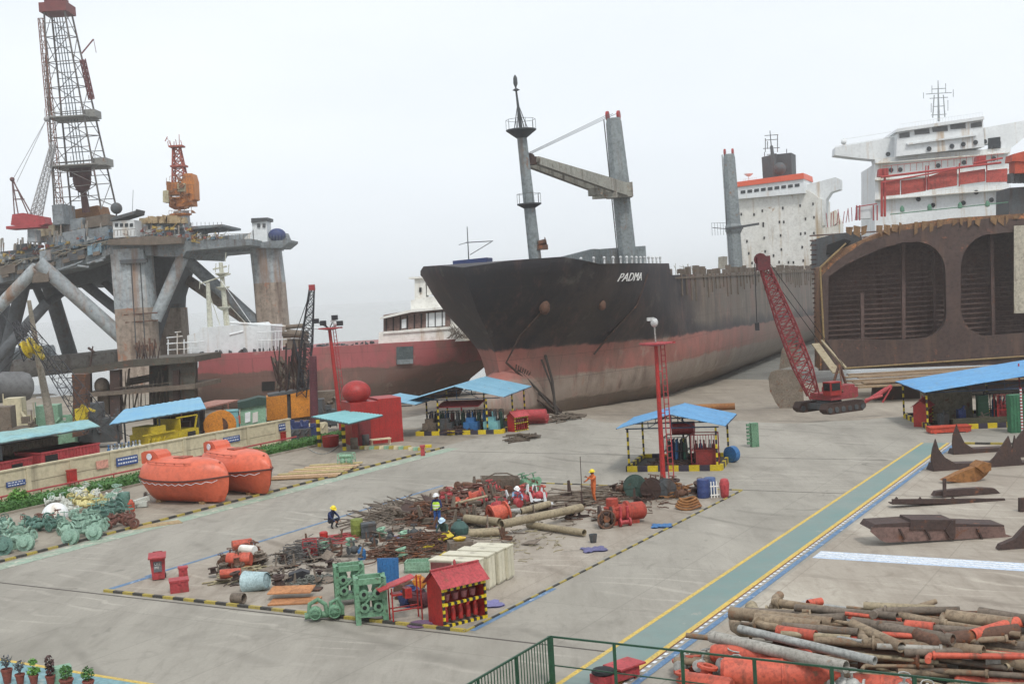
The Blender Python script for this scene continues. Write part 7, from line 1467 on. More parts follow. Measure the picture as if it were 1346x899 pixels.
# ---- cream cabinets
def cabinet(label, px, py, rz, w_, d, h, mt, ends):
    t = thing('steel_cabinet', label, 'cabinet', G(px, py), rad(rz), 'cream steel cabinets in the scrap plot'); M_ = WM[t.name]
    m = MB(M_); m.bx(-w_, 0, 0, d, .06, h); m.bx(-w_-.03, .03, -.03, d+.03, h, h+.05); m.bx(-w_+.05, -.05, .05, d-.05, 0, .06); m.build('casing', mt, t)
    m = MB(M_); m.bx(.002, .03, .04, d*.48, .12, h-.05); m.bx(.002, .03, d*.52, d-.04, .12, h-.05); m.build('side_panel', mt, t)
    m = MB(M_); m.bx(-w_+.05, -w_*.52, -.025, -.002, .12, h-.05); m.bx(-w_*.48, -.05, -.025, -.002, .12, h-.05); dr = m.build('door', ends, t); m = MB(M_); m.bx(-w_*.47, -w_*.44, -.06, -.025, h*.45, h*.6); m.build('handle', GRD, dr); return t
CAB = mat('cream_cabinet_paint', '#cfcab5', '#bfbaa5', .5, rust=.06, streak=.2, rc='#8a7455', rough=.5, fine=.1); RDI = mat('brown_open_cabinet', '#7d4542', '#6c3a38', 1, rust=.3)
for k, (px, py, w_, e, lb) in enumerate(((628, 784, 1.95, RDI, 'nearest cream steel cabinet with brownish front behind the red fire shelter'), (643, 776, 1.9, CAB, 'second cream steel cabinet in the row, counting from the red fire shelter'), (656, 769, 1.7, CAB, 'third cream steel cabinet in the row, behind the second one'), (668, 763, 1.5, CAB, 'farthest cream steel cabinet of the row, nearest the tan pipes'))): cabinet(lb, px, py, -24, w_, .62, 1.28, CAB, e)
m = MB(); m.lathe([(.02, 0), (.22, .02), (.28, .12), (.02, .2)], None, 14); solo('yellow_cover', m, mat('bright_yellow_plastic', '#e0b820', rough=.5), 'bright yellow cover lying behind the cream cabinets', 'cover', G(606, 738)+Vector((0, 0, .9)))
m = MB(); m.bx(-.5, .5, -.4, .4, 0, .9); solo('crate_stack', m, RSTG, 'grey brown wooden crate under the bright yellow cover', 'crate', G(606, 738), .2)
# ---- big tan pipes
def bigpipe(label, a, b_, r, za, zb, mt=PIPY, name='steel_pipe', group='big tan pipes in the scrap plot', th=.12):
    A = PZ(*a, za); B = PZ(*b_, zb); m = MB(); m.pipe(A, B, r, th, 18); return solo(name, m, mt, label, 'pipe', None, 0, group)
bigpipe('longest tan pipe, open end toward the cream cabinets, running back to the red pump', (659, 689), (764, 667), .2, .62, .5); bigpipe('tan pipe from the worker in vest to the open end of the longest pipe', (612, 681), (657, 686), .2, .45, .45); bigpipe('lower tan pipe lying on the ground in front of the longest pipe', (597, 702), (664, 698), .2, .22, .22); bigpipe('tan pipe lying right of the pipe crossing, open end by the small bucket', (694, 689), (768, 700), .16, .2, .2)
bigpipe('short silver white pipe on top of the scrap beside the crouching light blue worker', (657, 673), (684, 671), .13, .5, .55, SIL); bigpipe('tan pipe beyond the longest one leaning on scrap', (684, 672), (722, 662), .17, .35, .45); bigpipe('thin tan pipe across the bar heap', (596, 662), (640, 652), .07, .6, .7)
m = MB(); m.lathe([(.34, 0), (.55, .0), (.55, .08), (.46, .1), (.36, .8), (.5, .82), (.5, .9), (.3, .9), (.3, .3), (.34, 0)], None, 20, caps=False); o = solo('flanged_reducer', m, ORP, 'big rusty orange flanged reducer lying left of the crouching light blue worker', 'reducer', PZ(645, 678, .5)); o.rotation_euler = (0, rad(80), rad(25))
m = MB(); m.lathe([(.25, 0), (.4, .0), (.4, .07), (.28, .1), (.28, .6), (.4, .62), (.4, .7), (.2, .7)], None, 18); o = solo('orange_flange_pipe', m, ORP, 'bright orange flanged pipe piece at the far side of the scrap plot', 'flanged pipe', PZ(620, 655, .4)); o.rotation_euler = (0, rad(70), rad(-10))
m = MB(); m.lathe([(.2, 0), (.34, .0), (.34, .07), (.2, .1), (.2, .7), (.32, .72), (.32, .8), (.2, .8)], None, 18); o = solo('orange_flange_pipe', m, ORP, 'second orange flanged pipe, nearer the reddish bar heap', 'flanged pipe', PZ(600, 661, .35)); o.rotation_euler = (0, rad(88), rad(-30))
# rusty skip
m = MB(); V = [(-.95, -.45, 0), (.95, -.45, 0), (.95, .45, 0), (-.95, .45, 0), (-1.1, -.55, .9), (1.05, -.55, .85), (1.05, .55, .85), (-1.1, .55, 1.0), (-1.04, -.5, .9), (1.0, -.5, .85), (1.0, .5, .85), (-1.04, .5, 1.0), (-.9, -.4, .06), (.9, -.4, .06), (.9, .4, .06), (-.9, .4, .06)]
m.add(V, [(0, 3, 2, 1), (0, 1, 5, 4), (1, 2, 6, 5), (2, 3, 7, 6), (3, 0, 4, 7), (4, 5, 9, 8), (5, 6, 10, 9), (6, 7, 11, 10), (7, 4, 8, 11), (8, 9, 13, 12), (9, 10, 14, 13), (10, 11, 15, 14), (11, 8, 12, 15), (12, 13, 14, 15)]); [m.bx(x-.04, x+.04, -.6, -.5, .02, .85) for x in (-.7, 0, .7)]; m.path([(-.9, 0, .9), (-.3, .1, 1.12), (.4, 0, 1.1), (.9, 0, .85)], .04, 6); solo('scrap_skip', m, RSTG, 'grey brown rusty scrap skip at the far kerb of the scrap plot', 'skip', G(659, 648), rad(6))
# green drum, chartreuse can, bin and pump
m = MB(); drum(m, .3, .85); solo('oil_drum', m, mat('olive_green_drum', '#7f8a3c', '#6c7634', 1, rust=.2), 'olive yellow drum in front of the brown bar heap', 'drum', G(470, 705)); 
m = MB(); m.bx(-.35, .35, -.3, .3, 0, .7); [m.bx(-.38, .38, -.33, -.3, z, z+.08) for z in (.05, .3, .58)]; solo('dark_crate', m, GRD, 'dark grey crate right of the olive yellow drum', 'crate', G(485, 706), .2)
m = MB(); m.lathe([(.02, 0), (.3, .02), (.42, .3), (.42, .55), (.25, .78), (.1, .85), (.1, .92), (.02, .92)], None, 18); solo('green_sphere_tank', m, mat('dark_teal_tank', '#3f5f5a', '#33504c', 1, rust=.2), 'dark teal round tank behind the crouching pale blue helmet worker', 'tank', G(590, 712)+Vector((.5, .5, 0)))
t = thing('pump_assembly', 'big red pump with dark flanged wheels lying right of the tan pipes', 'pump', G(812, 690), rad(16)); M_ = WM[t.name]
m = MB(M_); m.lathe([(.1, -.1), (.5, 0), (.52, .12), (.4, .2), (.4, .75), (.52, .8), (.52, .92), (.42, 1.0), (.42, 1.65), (.3, 1.78), (.1, 1.8)], Tr(-.3, .2, .55) @ RY(90), 20); m.lathe([(.3, 0), (.42, .02), (.42, .1), (.3, .14), (.28, .5)], Tr(-.15, .2, .75), 16); m.bx(-.2, 1.1, -.05, .45, 0, .2); m.build('casing', mat('orange_red_pump_paint', '#a8402f', '#8f3528', 1, rust=.35), t)
m = MB(M_); m.lathe([(.1, 0), (.55, 0), (.55, .1), (.3, .12), (.3, .5), (.45, .52), (.45, .6), (.1, .6)], Tr(-.95, -.1, .5) @ RY(90) @ RX(12), 18); m.build('end_flange', RSTD, t)
m = MB(M_); m.path([(-.75+.42*math.cos(a*.524), -.55, .45+.42*math.sin(a*.524)) for a in range(12)], .05, 6, closed=True); m.lathe([(.06, 0), (.16, 0), (.16, .3), (.06, .3)], Tr(-.75, -.6, .45) @ RX(-90), 10); [m.bar((-.75, -.55, .45), (-.75+.42*math.cos(a*1.047), -.55, .45+.42*math.sin(a*1.047)), .04) for a in range(6)]; m.build('handwheel', RST, t)
m = MB(M_); m.lathe([(.05, -.3), (.2, -.28), (.2, -.2), (.1, -.18), (.1, .18), (.2, .2), (.2, .28), (.05, .3)], Tr(.2, -.45, .2) @ RY(90), 12); [m.tube((x, -.2, .3), (x, -.2, .9), .07) for x in (-.4, .1, .45)]; m.build('small_valve', REDD, t)
# spools right of it
for k, (px, py, rz, mt, r, lb) in enumerate(((836, 655, 75, mat('dark_green_spool', '#3e5750', '#33483f', 1, rust=.3), .62, 'dark green steel spool standing on edge left of the red light mast'), (857, 656, 60, RSTD, .55, 'dark rusty winch spool between green spool and light mast'), (876, 654, 80, GRD, .5, 'dark grey wheel leaning by the foot of the light mast'))):
    m = MB(); m.lathe([(.08, -.32), (r, -.3), (r, -.25), (r*.45, -.23), (r*.45, .23), (r, .25), (r, .3), (.08, .32)], Tr(0, 0, r) @ RX(90), 22); [m.bar((0, -.31, r), (r*.9*math.cos(a*1.047), -.31, r+r*.9*math.sin(a*1.047)), .06) for a in range(6)]; solo('cable_spool', m, mt, lb, 'spool', G(px, py), rad(rz-75))
m = MB(); [m.path([(rr*math.cos(a*.4), rr*1.0*math.sin(a*.4), .1+.12*k+.05*math.sin(a)) for a in range(16)], .06, 6, closed=True) for k, rr in enumerate((.62, .55, .5, .42))]; solo('rusty_coil', m, OCR, 'orange rusty coil of thick cable left of the blue barrel', 'cable coil', G(905, 668))
m = MB(); drum(m, .32, .98); solo('oil_drum', m, BLD, 'blue oil barrel at the far right corner of the scrap plot', 'drum', G(925, 654)); m = MB(); drum(m, .3, .95); solo('oil_drum', m, mat('blue_grey_drum', '#49618f', '#3e547d', 1, rust=.2), 'grey blue barrel touching the blue oil barrel', 'drum', G(934, 651))
m = MB(); m.lathe([(.14, 0), (.2, .1), (.26, .75), (.2, .95), (.12, 1.0)], None, 14); [m.bx(-.03, .03, -.32, -.25, z, z+.1) for z in (.2, .6)]; solo('red_bollard_bin', m, REDD, 'slim faded red bin right of the blue barrels', 'bin', G(953, 654))
m = MB(); [m.tube((x, 0, 0), (x+ru(-.05, .05), 0, .85), .03) for x in (-.3, -.15, 0, .15, .3)]; m.tube((-.35, 0, .6), (.35, 0, .6), .03); m.tube((-.35, 0, .15), (.35, 0, .15), .03); solo('pale_rack', m, WHR, 'small pale bar rack between blue barrels and slim red bin', 'rack', G(943, 654))
m = MB(); m.lathe([(.13, 0), (.19, .38), (.17, .38), (.12, .02), (.01, .02)], None, 14, caps=False); solo('bucket', m, GRD, 'small dark bucket standing alone right of the tan pipes', 'bucket', G(780, 713))
def cloth(label, px, py, w_, d, mt, rz):
    m = MB(); n = 9; V = [((i/(n-1)-.5)*w_*(1+.1*math.sin(j)), (j/(n-1)-.5)*d*(1+.15*math.sin(i*1.3)), .03+.05*abs(math.sin(i*1.7+j*1.1))) for i in range(n) for j in range(n)]; F = [(i*n+j, i*n+j+1, (i+1)*n+j+1, (i+1)*n+j) for i in range(n-1) for j in range(n-1)]; m.add(V+[(x, y, .012) for x, y, z in V], F+[tuple(q+n*n for q in f[::-1]) for f in F]); solo('cloth_sheet', m, mt, label, 'cloth', G(px, py), rad(rz))
cloth('crumpled purple blue cloth on the plot floor below the small bucket', 781, 723, 1.0, .9, mat('purple_blue_cloth', '#6a688f', '#5b5a80', 2, rough=.9), 10); cloth('crumpled blue cloth near the right kerb of the scrap plot', 870, 692, .9, .8, BLP, -10); cloth('faded purple cloth beside the wire heap left of the dark teal tank', 533, 706, 1.0, .7, mat('purple_blue_cloth', '', ''), 20); cloth('blue stained cloth right of the near fire shelter', 640, 796, 1.1, .9, mat('pale_violet_cloth', '#8582b5', '#7c7aa6', 2, rough=.9), 20)
# ---- left plot: boards, cage, kerb stones
for k in range(9):
    m = MB(); a = G(350+k*2.0, 628-k*.6); L = 4.6-k*.12; m.bx(0, L, -.28, .28, 0, .06); o = solo('loose_board', m, [WOOD, mat('pinkish_board', '#c9ab8a', '#b89a7c', 1, rough=.85), mat('yellow_board', '#bfae7c', '#a99868', 1)][k % 3], 'flat loose board in the stack right of the lifeboats', 'board', a+UD*(k*.36)+Vector((.3, -1.2+k*.1, .05+.05*(k % 3))), rad(-2+ru(-4, 4)), 'loose boards beside the lifeboats')
def cage(label, px, py, s, mt, rz):
    m = MB(); [m.bar(a, b_, .05*s) for a, b_ in [((x, y, 0), (x, y, .85*s)) for x in (-.5*s, .5*s) for y in (-.4*s, .4*s)]+[((-.5*s, y, z), (.5*s, y, z)) for y in (-.4*s, .4*s) for z in (.05, .45*s, .85*s)]+[((x, -.4*s, z), (x, .4*s, z)) for x in (-.5*s, .5*s) for z in (.05, .45*s, .85*s)]]; [m.sph((x, 0, .3*s), (.2*s, .25*s, .26*s)) for x in (-.28*s, .22*s)]; m.tube((-.5*s, 0, .65*s), (.5*s, 0, .65*s), .12*s); solo('valve_cage', m, mt, label, 'valve crate', G(px, py), rad(rz))
cage('small green valve crate alone on the pavement near the teal canopy', 456, 612, 1.0, GRNP, -10)
BLOCKP = []
for k in range(13):
    m = MB(); m.box((0, 0, .12), (.62, .3, .24), None, 0, .9); col = [YELW, CRM, GRNP][k % 3]; solo('kerb_stone', m, col, 'short pale kerb stone in the broken row before the red storage shed', 'kerb stone', G(478+k*6.4, 590+.3*math.sin(k)+(2.0 if k > 9 else 0)), rad(8+ru(-10, 10)), 'kerb stones before the red storage shed')
m = MB(); m.box((0, 0, .3), (.3, .3, .6), None, 0, .8); m.box((0, 0, .68), (.36, .36, .16)); solo('marker_post', m, REDD, 'short faded red marker post at the end of the kerb stones', 'post', G(556, 599)); m = MB(); m.box((0, 0, .1), (.5, .4, .2)); solo('kerb_stone', m, YEL, 'bright yellow kerb stone right of the faded red marker post', 'kerb stone', G(563, 588))
# canopy contents
m = MB(); m.lathe([(.55, 0), (.62, .1), (.68, .85), (.66, .88), (.6, .8), (.02, .75)], None, 20); solo('red_tub', m, RED, 'round red tub under the small teal canopy', 'tub', G(435, 587)); 
for px, py, mt, lb in ((474, 583, BLD, 'dark blue drum under the right side of the teal canopy'), (481, 585, GRD, 'dark grey drum beside the dark blue drum under the teal canopy'), (466, 590, RSTG, 'grey brown drum at the front of the teal canopy')):
    m = MB(); drum(m, .3, .85); solo('oil_drum', m, mt, lb, 'drum', G(px, py))
tube_r = MB(); pts = [G(402+k*5, 588+12*math.sin(k*.33)-k*.6, .0)+Vector((0, 0, .04)) for k in range(10)]; tube_r.path(pts, .035, 6); solo('pale_hose', tube_r, SIL, 'thin pale hose curving on the ground below the teal canopy', 'hose')
# ---- valve heap on the left plot
def mkvalve(nm, mt, mt2, label, group, body=1):
    t = thing(nm, label, 'valve', (0, 0, 0), 0, group)
    m = MB(); m.sph((0, 0, .34), (.2, .16, .24), 12, 8); m.lathe([(.08, 0), (.2, 0), (.2, .05), (.08, .06)], Matrix.Translation((0, 0, .56)), 12); m.box((0, 0, .34), (.5, .2, .2)); m.tube((-.42, 0, .3), (.42, 0, .3), .13, n=12); m.tube((0, 0, .5), (0, 0, .78), .1, .07, 10); m.build('body', mt, t)
    for s in (-1, 1): m = MB(); m.lathe([(.16, 0), (.28, 0), (.28, .07), (.16, .07), (.16, 0)], Tr(s*.44-.035, 0, .3) @ RY(90), 16, caps=False); [m.lathe([(.005, -.02), (.03, -.02), (.03, .09), (.005, .09)], Tr(s*.44-.035, 0, .3) @ RY(90) @ Tr(.22*math.cos(q*.785), .22*math.sin(q*.785), 0), 6) for q in range(8)]; m.build('flange', mt, t)
    m = MB(); m.tube((0, 0, .75), (0, 0, 1.05), .025, n=6); m.path([(.2*math.cos(a*.524), .2*math.sin(a*.524), 1.0) for a in range(12)], .022, 6, closed=True); [m.bar((0, 0, 1.0), (.2*math.cos(a*1.57), .2*math.sin(a*1.57), 1.0), .025) for a in range(4)]; m.build('handwheel', mt2, t); return t
MINT = mat('mint_green_valve_paint', '#8fae9c', '#7b9c8b', 1.5, rust=.2, rc='#4d5a48', rough=.6); CRV = mat('cream_yellow_valve', '#cdc48a', '#b8ae74', 1.5, rust=.15, rough=.6); OFW = mat('off_white_valve', '#d0d4cc', '#bcc1b8', 1.5, rust=.15, rough=.6); TLV = mat('dark_teal_valve', '#5a8074', '#4a6c62', 1.5, rust=.25, rough=.6); RBV = mat('red_brown_valve', '#7c5146', '#66423a', 1.5, rust=.4)
VG = 'valves in heaps left of the lifeboats'
def vals(nm, mt, mt2, label, pts, s0=.8, s1=1.25):
    root = None
    for (px, py) in pts:
        loc = G(px, py)+Vector((0, 0, .02)); s = ru(s0, s1); rot = (ru(-1.5, 1.5) if rnd() < .5 else ru(-.2, .2), ru(-.3, .3), ru(0, 6.28))
        if root is None: root = mkvalve(nm, mt, mt2, label, VG); o = root
        else: o = dup(root, loc, 0, label, VG)
        o.location = loc+Vector((0, 0, abs(rot[0])*.16*s)); o.rotation_euler = rot; o.scale = (s, s, s)
vals('gate_valve', MINT, TLV, 'pale mint green valve in the nearest heap at the left edge of the photo', [(6, 722), (18, 716), (30, 719), (10, 708), (24, 705), (38, 713), (3, 698), (-4, 712)])
vals('gate_valve', MINT, MINT, 'pale mint green valve in the middle heap, before the yellowish valves', [(92, 703), (102, 707), (112, 699), (126, 703), (84, 699), (133, 697), (118, 692), (99, 695), (106, 686), (120, 684)])
vals('gate_valve', TLV, RBV, 'dark green valve in the low row between the two mint green heaps', [(42, 697), (52, 699), (62, 696), (72, 698), (47, 690), (60, 688), (78, 692)], .6, .9)
vals('gate_valve', CRV, OFW, 'yellowish cream valve on top of the valve heap near the hedge', [(104, 668), (114, 672), (122, 665), (130, 670), (112, 662), (138, 666), (96, 662)], .8, 1.2)
vals('gate_valve', OFW, MINT, 'off white valve at the back of the valve heap near the hedge', [(72, 664), (86, 668), (92, 676), (120, 657), (150, 660), (156, 664), (100, 657)], .8, 1.2)
vals('gate_valve', TLV, MINT, 'dark teal valve between yellowish valves and lifeboats', [(140, 676), (148, 681), (152, 672), (136, 686), (160, 668), (128, 680)], .9, 1.3)
vals('gate_valve', RBV, TLV, 'red brown valve at the lifeboat end of the valve heap', [(160, 691), (168, 686), (152, 693), (172, 694), (146, 690)], .8, 1.1)
m = MB(); m.sph((0, 0, .1), (.75, .75, .75), 20, 12); m.v = [Vector((v.x, v.y, max(v.z, 0))) for v in m.v]; solo('white_dome', m, WHT, 'white dome cover lying at the back left of the valve heap', 'dome cover', G(73, 680))
for px, py, r, mt, lb in ((95, 714, .42, MINT, 'round mint green housing at the front of the middle valve heap'), (125, 708, .4, MINT, 'second round mint green housing at the front, nearer the red brown valves'), (36, 722, .42, MINT, 'round mint green housing at the right end of the left edge heap'), (3, 728, .5, TLV, 'dark green round housing in the left bottom corner of the valve heaps')):
    m = MB(); m.lathe([(r*.3, .0), (r*.32, -.12), (r*.55, -.12), (r*.55, -.05), (r*.8, 0), (r, .02), (r, .12), (r*.86, .13), (r*.86, .2), (r, .21), (r, .3), (r*.6, .32), (r*.5, .5), (.12, .52)], None, 22); [m.lathe([(.01, 0), (.05, 0), (.05, .06), (.01, .06)], Tr(r*.9*math.cos(a*.785), r*.9*math.sin(a*.785), .14), 6) for a in range(8)]; o = solo('valve_housing', m, mt, lb, 'housing', G(px, py)+Vector((0, 0, r*.75))); o.rotation_euler = (rad(75), 0, ru(-.5, .5))
m = MB(); drum(m, .3, .95); solo('oil_drum', m, TLV, 'dark teal drum standing at the back right of the valve heap', 'drum', G(165, 668)); m = MB(); m.bar((-.5, 0, .2), (.5, 0, .2), .3); m.bar((-.2, -.3, .35), (.4, .5, .45), .25); solo('white_fitting', m, OFW, 'white jumble fitting just left of the lifeboat stern', 'fitting', G(183, 667))
m = MB(); m.bx(-.15, .15, -.15, .15, 0, .5); m.lathe([(.15, .5), (.1, .65), (.02, .7)], None, 10); solo('orange_can', m, ORP, 'small orange can between the teal drum and the white fitting', 'can', G(173, 672))
m = MB(); m.bx(-1.3, 1.3, -.5, .5, 0, .03); solo('ochre_sheet', m, mat('ochre_sheet', '#a8916a', '#998462', 1, rust=.3), 'flat ochre sheet on the ground before the nearer lifeboat', 'sheet', G(205, 690), rad(28))
# ---- shed contents
def rack(label, M_, x, y, w_, d, h, mt, n=7):
    m = MB(); L = [(a, b_) for a in (-w_/2, w_/2) for b_ in (-d/2, d/2)]
    for a, b_ in L: m.bar((a, b_, 0), (a, b_, h), .06)
    for z in (.15, h*.5, h): 
        for b_ in (-d/2, d/2): m.bar((-w_/2, b_, z), (w_/2, b_, z), .05)
        for a in (-w_/2, w_/2): m.bar((a, -d/2, z), (a, d/2, z), .05)
    for k in range(n): q = -w_/2+(k+.5)*w_/n; m.bar((q, -d/2, h*.5), (q, -d/2, h), .03)
    p = M_ @ Vector((x, y, .12)); return solo('cylinder_rack', m, mt, label, 'rack', p, math.atan2(M_[1][0], M_[0][0]))
rack('red and white barred rack in the right part of the shed with bright blue roof', T1_, 4.5, 1.6, 1.5, 1.2, 1.9, REDD, 9); rack('dark cylinder rack in the middle of the shed with bright blue roof', T1_, 2.7, 2.2, 1.4, 1.3, 1.7, GRD)
WS = 'in the shed with bright blue roof'
for i in range(5):
    for j in range(3): cyl(['green', 'navy', 'blue', 'black', 'green'][i], T1_ @ Vector((2.2+i*.26, 1.8+j*.3, .12)), WS, .95)
for i in range(5): cyl(['maroon', 'blue', 'maroon', 'white', 'maroon'][i], T1_ @ Vector((4.0+i*.26, 1.4+.2*(i % 2), .12)), WS, .95)
m = MB(); m.bx(-.6, .6, -.45, .45, 0, 1.0); m.bx(-.63, .63, -.48, .48, 1.0, 1.06); m.bx(-.5, .5, -.47, -.45, .1, .9); solo('red_cabinet', m, mat('dark_red_cabinet', '#8a2f2c', '#752624', 1, rust=.2), 'dark red tool cabinet at the right front post of the shed with bright blue roof', 'cabinet', T1_ @ Vector((4.7, .9, .12)), rad(-17))
m = MB(); m.lathe([(.02, -.7), (.42, -.68), (.42, .68), (.02, .7)], Tr(0, 0, .42) @ RY(90), 18); solo('red_tank', m, REDD, 'faded red horizontal tank on the rack under the bright blue roof', 'tank', T1_ @ Vector((3.0, 3.2, 1.75)), rad(-17))
m = MB(); m.lathe([(.02, -.25), (.5, -.2), (.5, .2), (.02, .25)], Tr(0, 0, .5) @ RX(90), 18); solo('blue_reel', m, BLP, 'blue hose reel at the right outer side of the shed with bright blue roof', 'hose reel', T1_ @ Vector((5.9, 3.2, .0)), rad(-50))
m = MB(); m.box((0, 0, .8), (.5, .4, 1.6)); [m.bx(-.5, -.27, -.1, .1, .2+k*.24, .36+k*.24) for k in range(6)]; m.bx(-.05, .05, -.22, -.2, .2, 1.4); solo('green_cabinet', m, GRN, 'green upright cabinet standing alone right of the shed with bright blue roof', 'cabinet', G(992, 587), rad(10))
WS = 'in the pale blue shed'
for i in range(14):
    for j in range(2): cyl(['navy', 'black', 'green', 'blue', 'maroon', 'grey', 'green'][i % 7], T2_ @ Vector((.5+i*.46, 2.2+j*.5, .12)), WS, 1.0)
rack('long dark rack of gas cylinders in the pale blue shed', T2_, 3.4, 2.5, 6.2, 1.4, 1.5, GRD, 14)
for x, mt, lb in ((2.2, GRD, 'dark engine block at the left inside the pale blue shed'), (4.4, BLP, 'blue engine block in the middle of the pale blue shed'), (6.1, TEA, 'teal engine block at the right inside the pale blue shed'), (.9, RSTG, 'grey brown engine block next to the red storage shed')):
    m = MB(); m.bx(-.6, .6, -.4, .4, 0, .8); m.lathe([(.05, 0), (.28, 0), (.28, .1), (.05, .1)], Tr(-.3, -.42, .5) @ RX(90), 14); m.bx(-.4, .3, -.25, .25, .8, 1.15); m.tube((.1, 0, 1.1), (.1, 0, 1.6), .06); solo('engine_block', m, mt, lb, 'engine', T2_ @ Vector((x, 1.0, .12)), rad(-15))
for x, mt, lb in ((3.4, REDD, 'flat faded red tarpaulin cover under the pale blue roof'),):
    m = MB(); m.box((0, 0, 0), (3.6, 2.2, .06)); m.box((0, 0, -.3), (.1, .1, .6)); o = solo('red_cover', m, mt, lb, 'cover', T2_ @ Vector((x, 1.6, 2.35)), rad(-15)); o.rotation_euler[0] = rad(8)
m = MB(); m.lathe([(.02, -1.2), (.5, -1.15), (.5, 1.15), (.02, 1.2)], Tr(0, 0, .5) @ RY(90), 18); solo('red_tank', m, REDD, 'faded red tank behind the right end of the pale blue shed', 'tank', T2_ @ Vector((8.4, 5.5, .3)), rad(-15)); m = MB(); m.bx(-1, 1, -.4, .4, 0, .7); m.lathe([(.05, 0), (.4, 0), (.4, .3), (.05, .3)], Tr(-.6, -.42, .4) @ RX(90), 14); solo('red_winch', m, REDD, 'red winch on the ground between pale blue shed and ship bow', 'winch', G(706, 556), rad(-10))
WS = 'under the long blue roof before the tanker'
for i in range(12):
    for j in range(2): cyl(['black', 'navy', 'white', 'blue', 'maroon', 'navy', 'green'][(i+j*3) % 7], T3_ @ Vector((4.9+i*.36, 2.0+j*.45, .12)), WS, 1.15)
rack('large dark rack of gas cylinders under the long blue roof', T3_, 7.0, 2.2, 5.2, 1.5, 2.1, BLK, 12); rack('red barred rack left of the gas cylinders under the long blue roof', T3_, 5.2, 1.2, 1.0, .8, 2.0, RED, 5)
for k in range(7):
    m = MB(); w_, h_ = ru(.4, .9), ru(.5, 1.4); m.bx(-w_/2, w_/2, -.3, .3, 0, h_); m.tube((0, -.32, h_*.5), (ru(-.3, .3), -.3, h_+.3), .06); m.lathe([(.02, 0), (.16, 0), (.16, .06), (.02, .06)], Tr(-.05, -.31, h_*.6) @ RX(90), 12); m.bar((-w_/2, -.3, h_), (w_/2, -.3, h_+.25), .05)
    solo('shed_machine', m, [GRD, BLD, RSTG, REDD, BLP, GRNP, RSTD][k], '%s compact machine standing under the long blue roof near the front trough' % ['dark grey', 'navy', 'grey brown', 'faded red', 'bright blue', 'pale green', 'dark rusty'][k], 'machine', T3_ @ Vector((1.2+k*1.35, 1.5+.5*(k % 2), .12)), rad(ru(-20, 10)))
m = MB(); m.bx(-.35, .35, -.3, .3, 0, 2.0); [m.bx(-.36, .36, -.33, -.3, .1+k*.3, .3+k*.3) for k in range(6)]; solo('green_locker', m, GRF, 'dark green locker left of the cylinder rack under the long blue roof', 'locker', T3_ @ Vector((3.9, 1.6, .12)), rad(-6))
m = MB(); m.bx(-.45, .45, -.4, .4, 0, 2.5); [m.bx(-.42+k*.2, -.32+k*.2, -.44, -.4, .1, 2.4) for k in range(5)]; solo('green_locker', m, mat('mid_green_locker', '#3c7a58', '#31684a', 1, rust=.1), 'tall green locker beside the red and white striped pole', 'locker', G(1336, 568), rad(-6))
m = MB(); p0 = Vector((0, 0, 0)); [m.add([(.07*math.cos(a*.785+k*.3), .07*math.sin(a*.785+k*.3), .1*k) for a in range(8)]+[(.07*math.cos(a*.785+k*.3+.3), .07*math.sin(a*.785+k*.3+.3), .1*k+.1) for a in range(8)], [(a, (a+1) % 8, 8+(a+1) % 8, 8+a) for a in range(8)], k % 2) for k in range(31)]; solo('striped_pole', m, [RED, WHT], 'red and white striped pole right of the tall green locker', 'pole', G(1344, 572))
m = MB(); m.bx(-1.35, 1.35, -.5, .5, .06, .38); m.bx(-1.4, 1.4, -.55, .55, .38, .44); [m.bx(x, x+.15, -.5, .5, 0, .06) for x in (-1.1, 1.0)]; solo('red_tray', m, mat('orange_red_tray', '#c04a34', '#ab3f2c', 1, rust=.15), 'low orange red tray on the ground in front of the long blue roof', 'tray', G(1247, 568), rad(-2))
m = MB(); m.bx(-1.6, 1.6, -1, 1, 0, 2.2); [m.bx(-1.6+k*.4, -1.5+k*.4, -1.05, -1, 0, 2.2) for k in range(8)]; solo('beige_tank_box', m, mat('beige_box', '#8f8672', '#7c7462', .6, rust=.35), 'beige brown steel box at the left under the long blue roof', 'box', T3_ @ Vector((2.4, 5.4, .12)), rad(-6))
m = MB(); m.bx(-3.6, 3.6, -.25, .25, 0, .45); solo('long_trough', m, mat('dark_olive_trough', '#4c4a38', '#3e3c2e', 1, rust=.2), 'long dark olive trough along the front of the long blue roof', 'trough', T3_ @ Vector((5.2, .7, .2)), rad(-6))
m = MB(); [m.bx(a, b_, -.4, .4, h, h+.5) for a, b_, h in ((-3, -1.2, 0), (-1, 1.0, .2), (1.2, 3, 0))]; [m.tube((x, 0, -.8), (x, 0, .9), .06) for x in (-2, 0, 2)]; solo('red_gantry_box', m, REDD, 'pinkish red boxes hanging under the right side of the long blue roof', 'box', T3_ @ Vector((9.5, 5, 3.0)), rad(-6))
